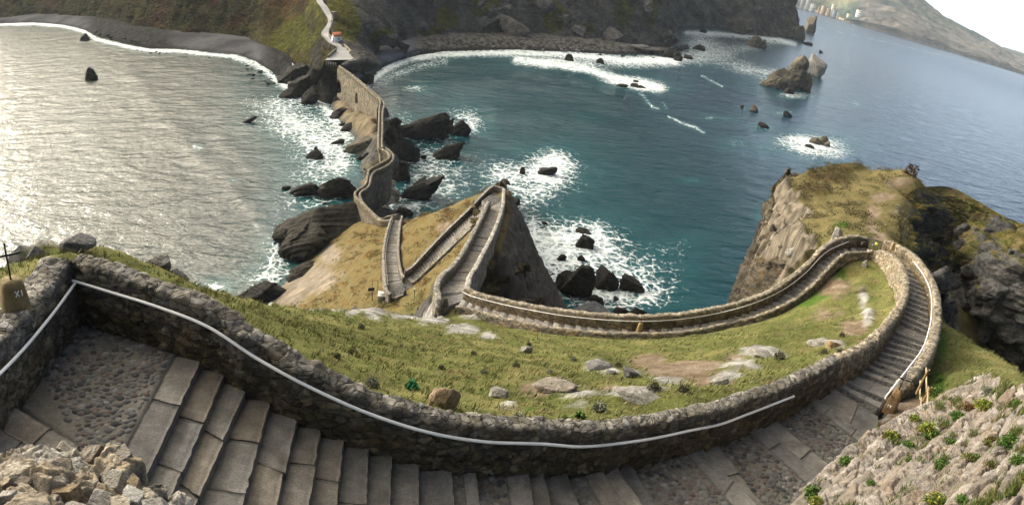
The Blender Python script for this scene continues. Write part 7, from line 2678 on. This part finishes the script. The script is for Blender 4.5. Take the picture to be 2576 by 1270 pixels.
# keep clear of the paths
keep = near_path.reshape(-1)[cand] > .55
cand, rr3 = cand[keep], rr3[keep]
PtW = np.array([[p[0], p[1]] for p in np.vstack([L0[:, :2], R0[:, :2], (L0[:, :2]+R0[:, :2])/2])])
dmin = np.min(np.hypot(T_['P'][cand][:, 0][:, None]-PtW[None, :, 0], T_['P'][cand][:, 1][:, None]-PtW[None, :, 1]), axis=1)
cand, rr3 = cand[dmin > .75], rr3[dmin > .75]
# one grid vertex stands for cell area; choose with density falling off with distance
ny_, nx_ = T_['shape']
cx_ = np.gradient(gx)[cand % nx_]
cy_ = np.gradient(gy)[cand // nx_]
tuftn = 1.15+.9*fbm(T_['P'][cand]*1.1+7, 3)*2
dens = np.clip(tuftn, .15, 3)*np.where(rr3 < 30, 15, np.where(rr3 < 45, 8, 4))*cx_*cy_
cnt = np.random.RandomState(4).poisson(dens)
ids = np.repeat(cand, cnt)
print('grass tufts', len(ids))
rg2 = np.random.RandomState(9)
base = T_['P'][ids]+np.c_[(rg2.rand(len(ids))-.5)*.3, (rg2.rand(len(ids))-.5)*.3, np.zeros(len(ids))]
NB = 6
base = np.repeat(base, NB, 0)
cc = np.repeat(T_['col'][ids], NB, 0)
hb = .07+.10*np.clip(.5+fbm(base*.8+3, 3), 0, 1.3)+.06*rg2.rand(len(base))
a = rg2.rand(len(base))*6.283
off = rg2.normal(size=(len(base), 2))*.045
root_ = base+np.c_[off, -.03*np.ones(len(base))]
wdir = np.c_[np.cos(a), np.sin(a), np.zeros(len(base))]*(.007+.011*rg2.rand(len(base)))[:, None]
wind = np.c_[.55+.35*rg2.normal(size=len(base)), -.25+.35*rg2.normal(size=len(base)), np.zeros(len(base))]
tip = root_+np.c_[np.zeros((len(base), 2)), hb]+wind*hb[:, None]*.75
V = np.stack([root_-wdir, root_+wdir, tip], 1).reshape(-1, 3)
blade = cc*rg2.uniform(.75, 1.5, len(base))[:, None]
dry = rg2.rand(len(base)) < .28
blade[dry] = np.array((.26, .235, .11))*rg2.uniform(.6, 1.15, dry.sum())[:, None]
gr_ = (rg2.rand(len(base)) < .24)
blade[gr_] = np.array((.085, .125, .03))*rg2.uniform(.7, 1.2, gr_.sum())[:, None]
vc = np.repeat(blade, 3, 0)
# short growth in the joints of the stone slope
sgp = SG.reshape(-1, 3)
mk_ = np.where(fbm(sgp*1.3+19, 4)+.5*fbm(sgp*4, 2) > .24)[0]
mk_ = np.repeat(mk_, 2)
mb_ = sgp[mk_]+np.c_[rg2.normal(size=(len(mk_), 2))*.02, .02+.02*rg2.rand(len(mk_))]
ma_ = rg2.rand(len(mk_))*6.283
mw_ = np.c_[np.cos(ma_), np.sin(ma_), 0*ma_]*.008
mt_ = mb_+np.c_[rg2.normal(size=(len(mk_), 2))*.04, .05+.09*rg2.rand(len(mk_))]
V = np.vstack([V, np.stack([mb_-mw_, mb_+mw_, mt_], 1).reshape(-1, 3)])
mc_ = np.array([(.075, .12, .025), (.12, .13, .04), (.19, .16, .07), (.05, .085, .02)])[rg2.randint(4, size=len(mk_))]*rg2.uniform(.7, 1.3, len(mk_))[:, None]
vc = np.vstack([vc, np.repeat(mc_, 3, 0)])
gro = mesh_np('grass', V, np.arange(len(V)).reshape(-1, 3), M_LEAF, vc, smooth=False)
tag(gro, kind='stuff')

# heath on the spur, headland and their crests: low woody clumps
cand = np.where((T_['rk'] < .45) & (T_['dt'] < .6) & (T_['P'][:, 2] > 4) & ((T_['spur'] > .5) | (T_['hd'] > .5)))[0]
px_, py_, rr3 = proj(T_['P'][cand])
nn = fbm(T_['P'][cand]*.28+13, 4)+.35*sc_[cand]
ok = (px_ > 600) & (px_ < 2620) & (py_ < 800) & (near_path.reshape(-1)[cand] > .9)
keep = ok & (rg2.rand(len(cand)) < np.clip(.05+.55*sstep(-.05, .3, nn), 0, 1)*.5)
ids = cand[keep]
print('heath', len(ids))
tpl = [leaf_clump(90, .62, .34, .11, 300+k, [(1, 1, 1)], .1) for k in range(5)]
VV, CC_ = [], []
rustm = T_['spur'][ids]
for k, i in enumerate(ids):
    V, Q, c = tpl[k % 5]
    s_ = rg2.uniform(.6, 1.5)
    b_ = RUST[rg2.randint(4)] if rustm[k] > .5 else (DRK+[(.10, .09, .035)])[rg2.randint(5)]
    b_ = lerp(np.array(b_), T_['col'][i], rg2.uniform(.35, 1.0))
    ca, sa = math.cos(k), math.sin(k)
    VV.append(np.c_[V[:, 0]*ca-V[:, 1]*sa, V[:, 0]*sa+V[:, 1]*ca, V[:, 2]]*s_+T_['P'][i])
    CC_.append(c*np.array(b_))
V = np.vstack(VV)
ho = mesh_np('heath', V, np.arange(len(V)).reshape(-1, 4), M_LEAF, np.vstack(CC_), smooth=False)
tag(ho, kind='stuff')
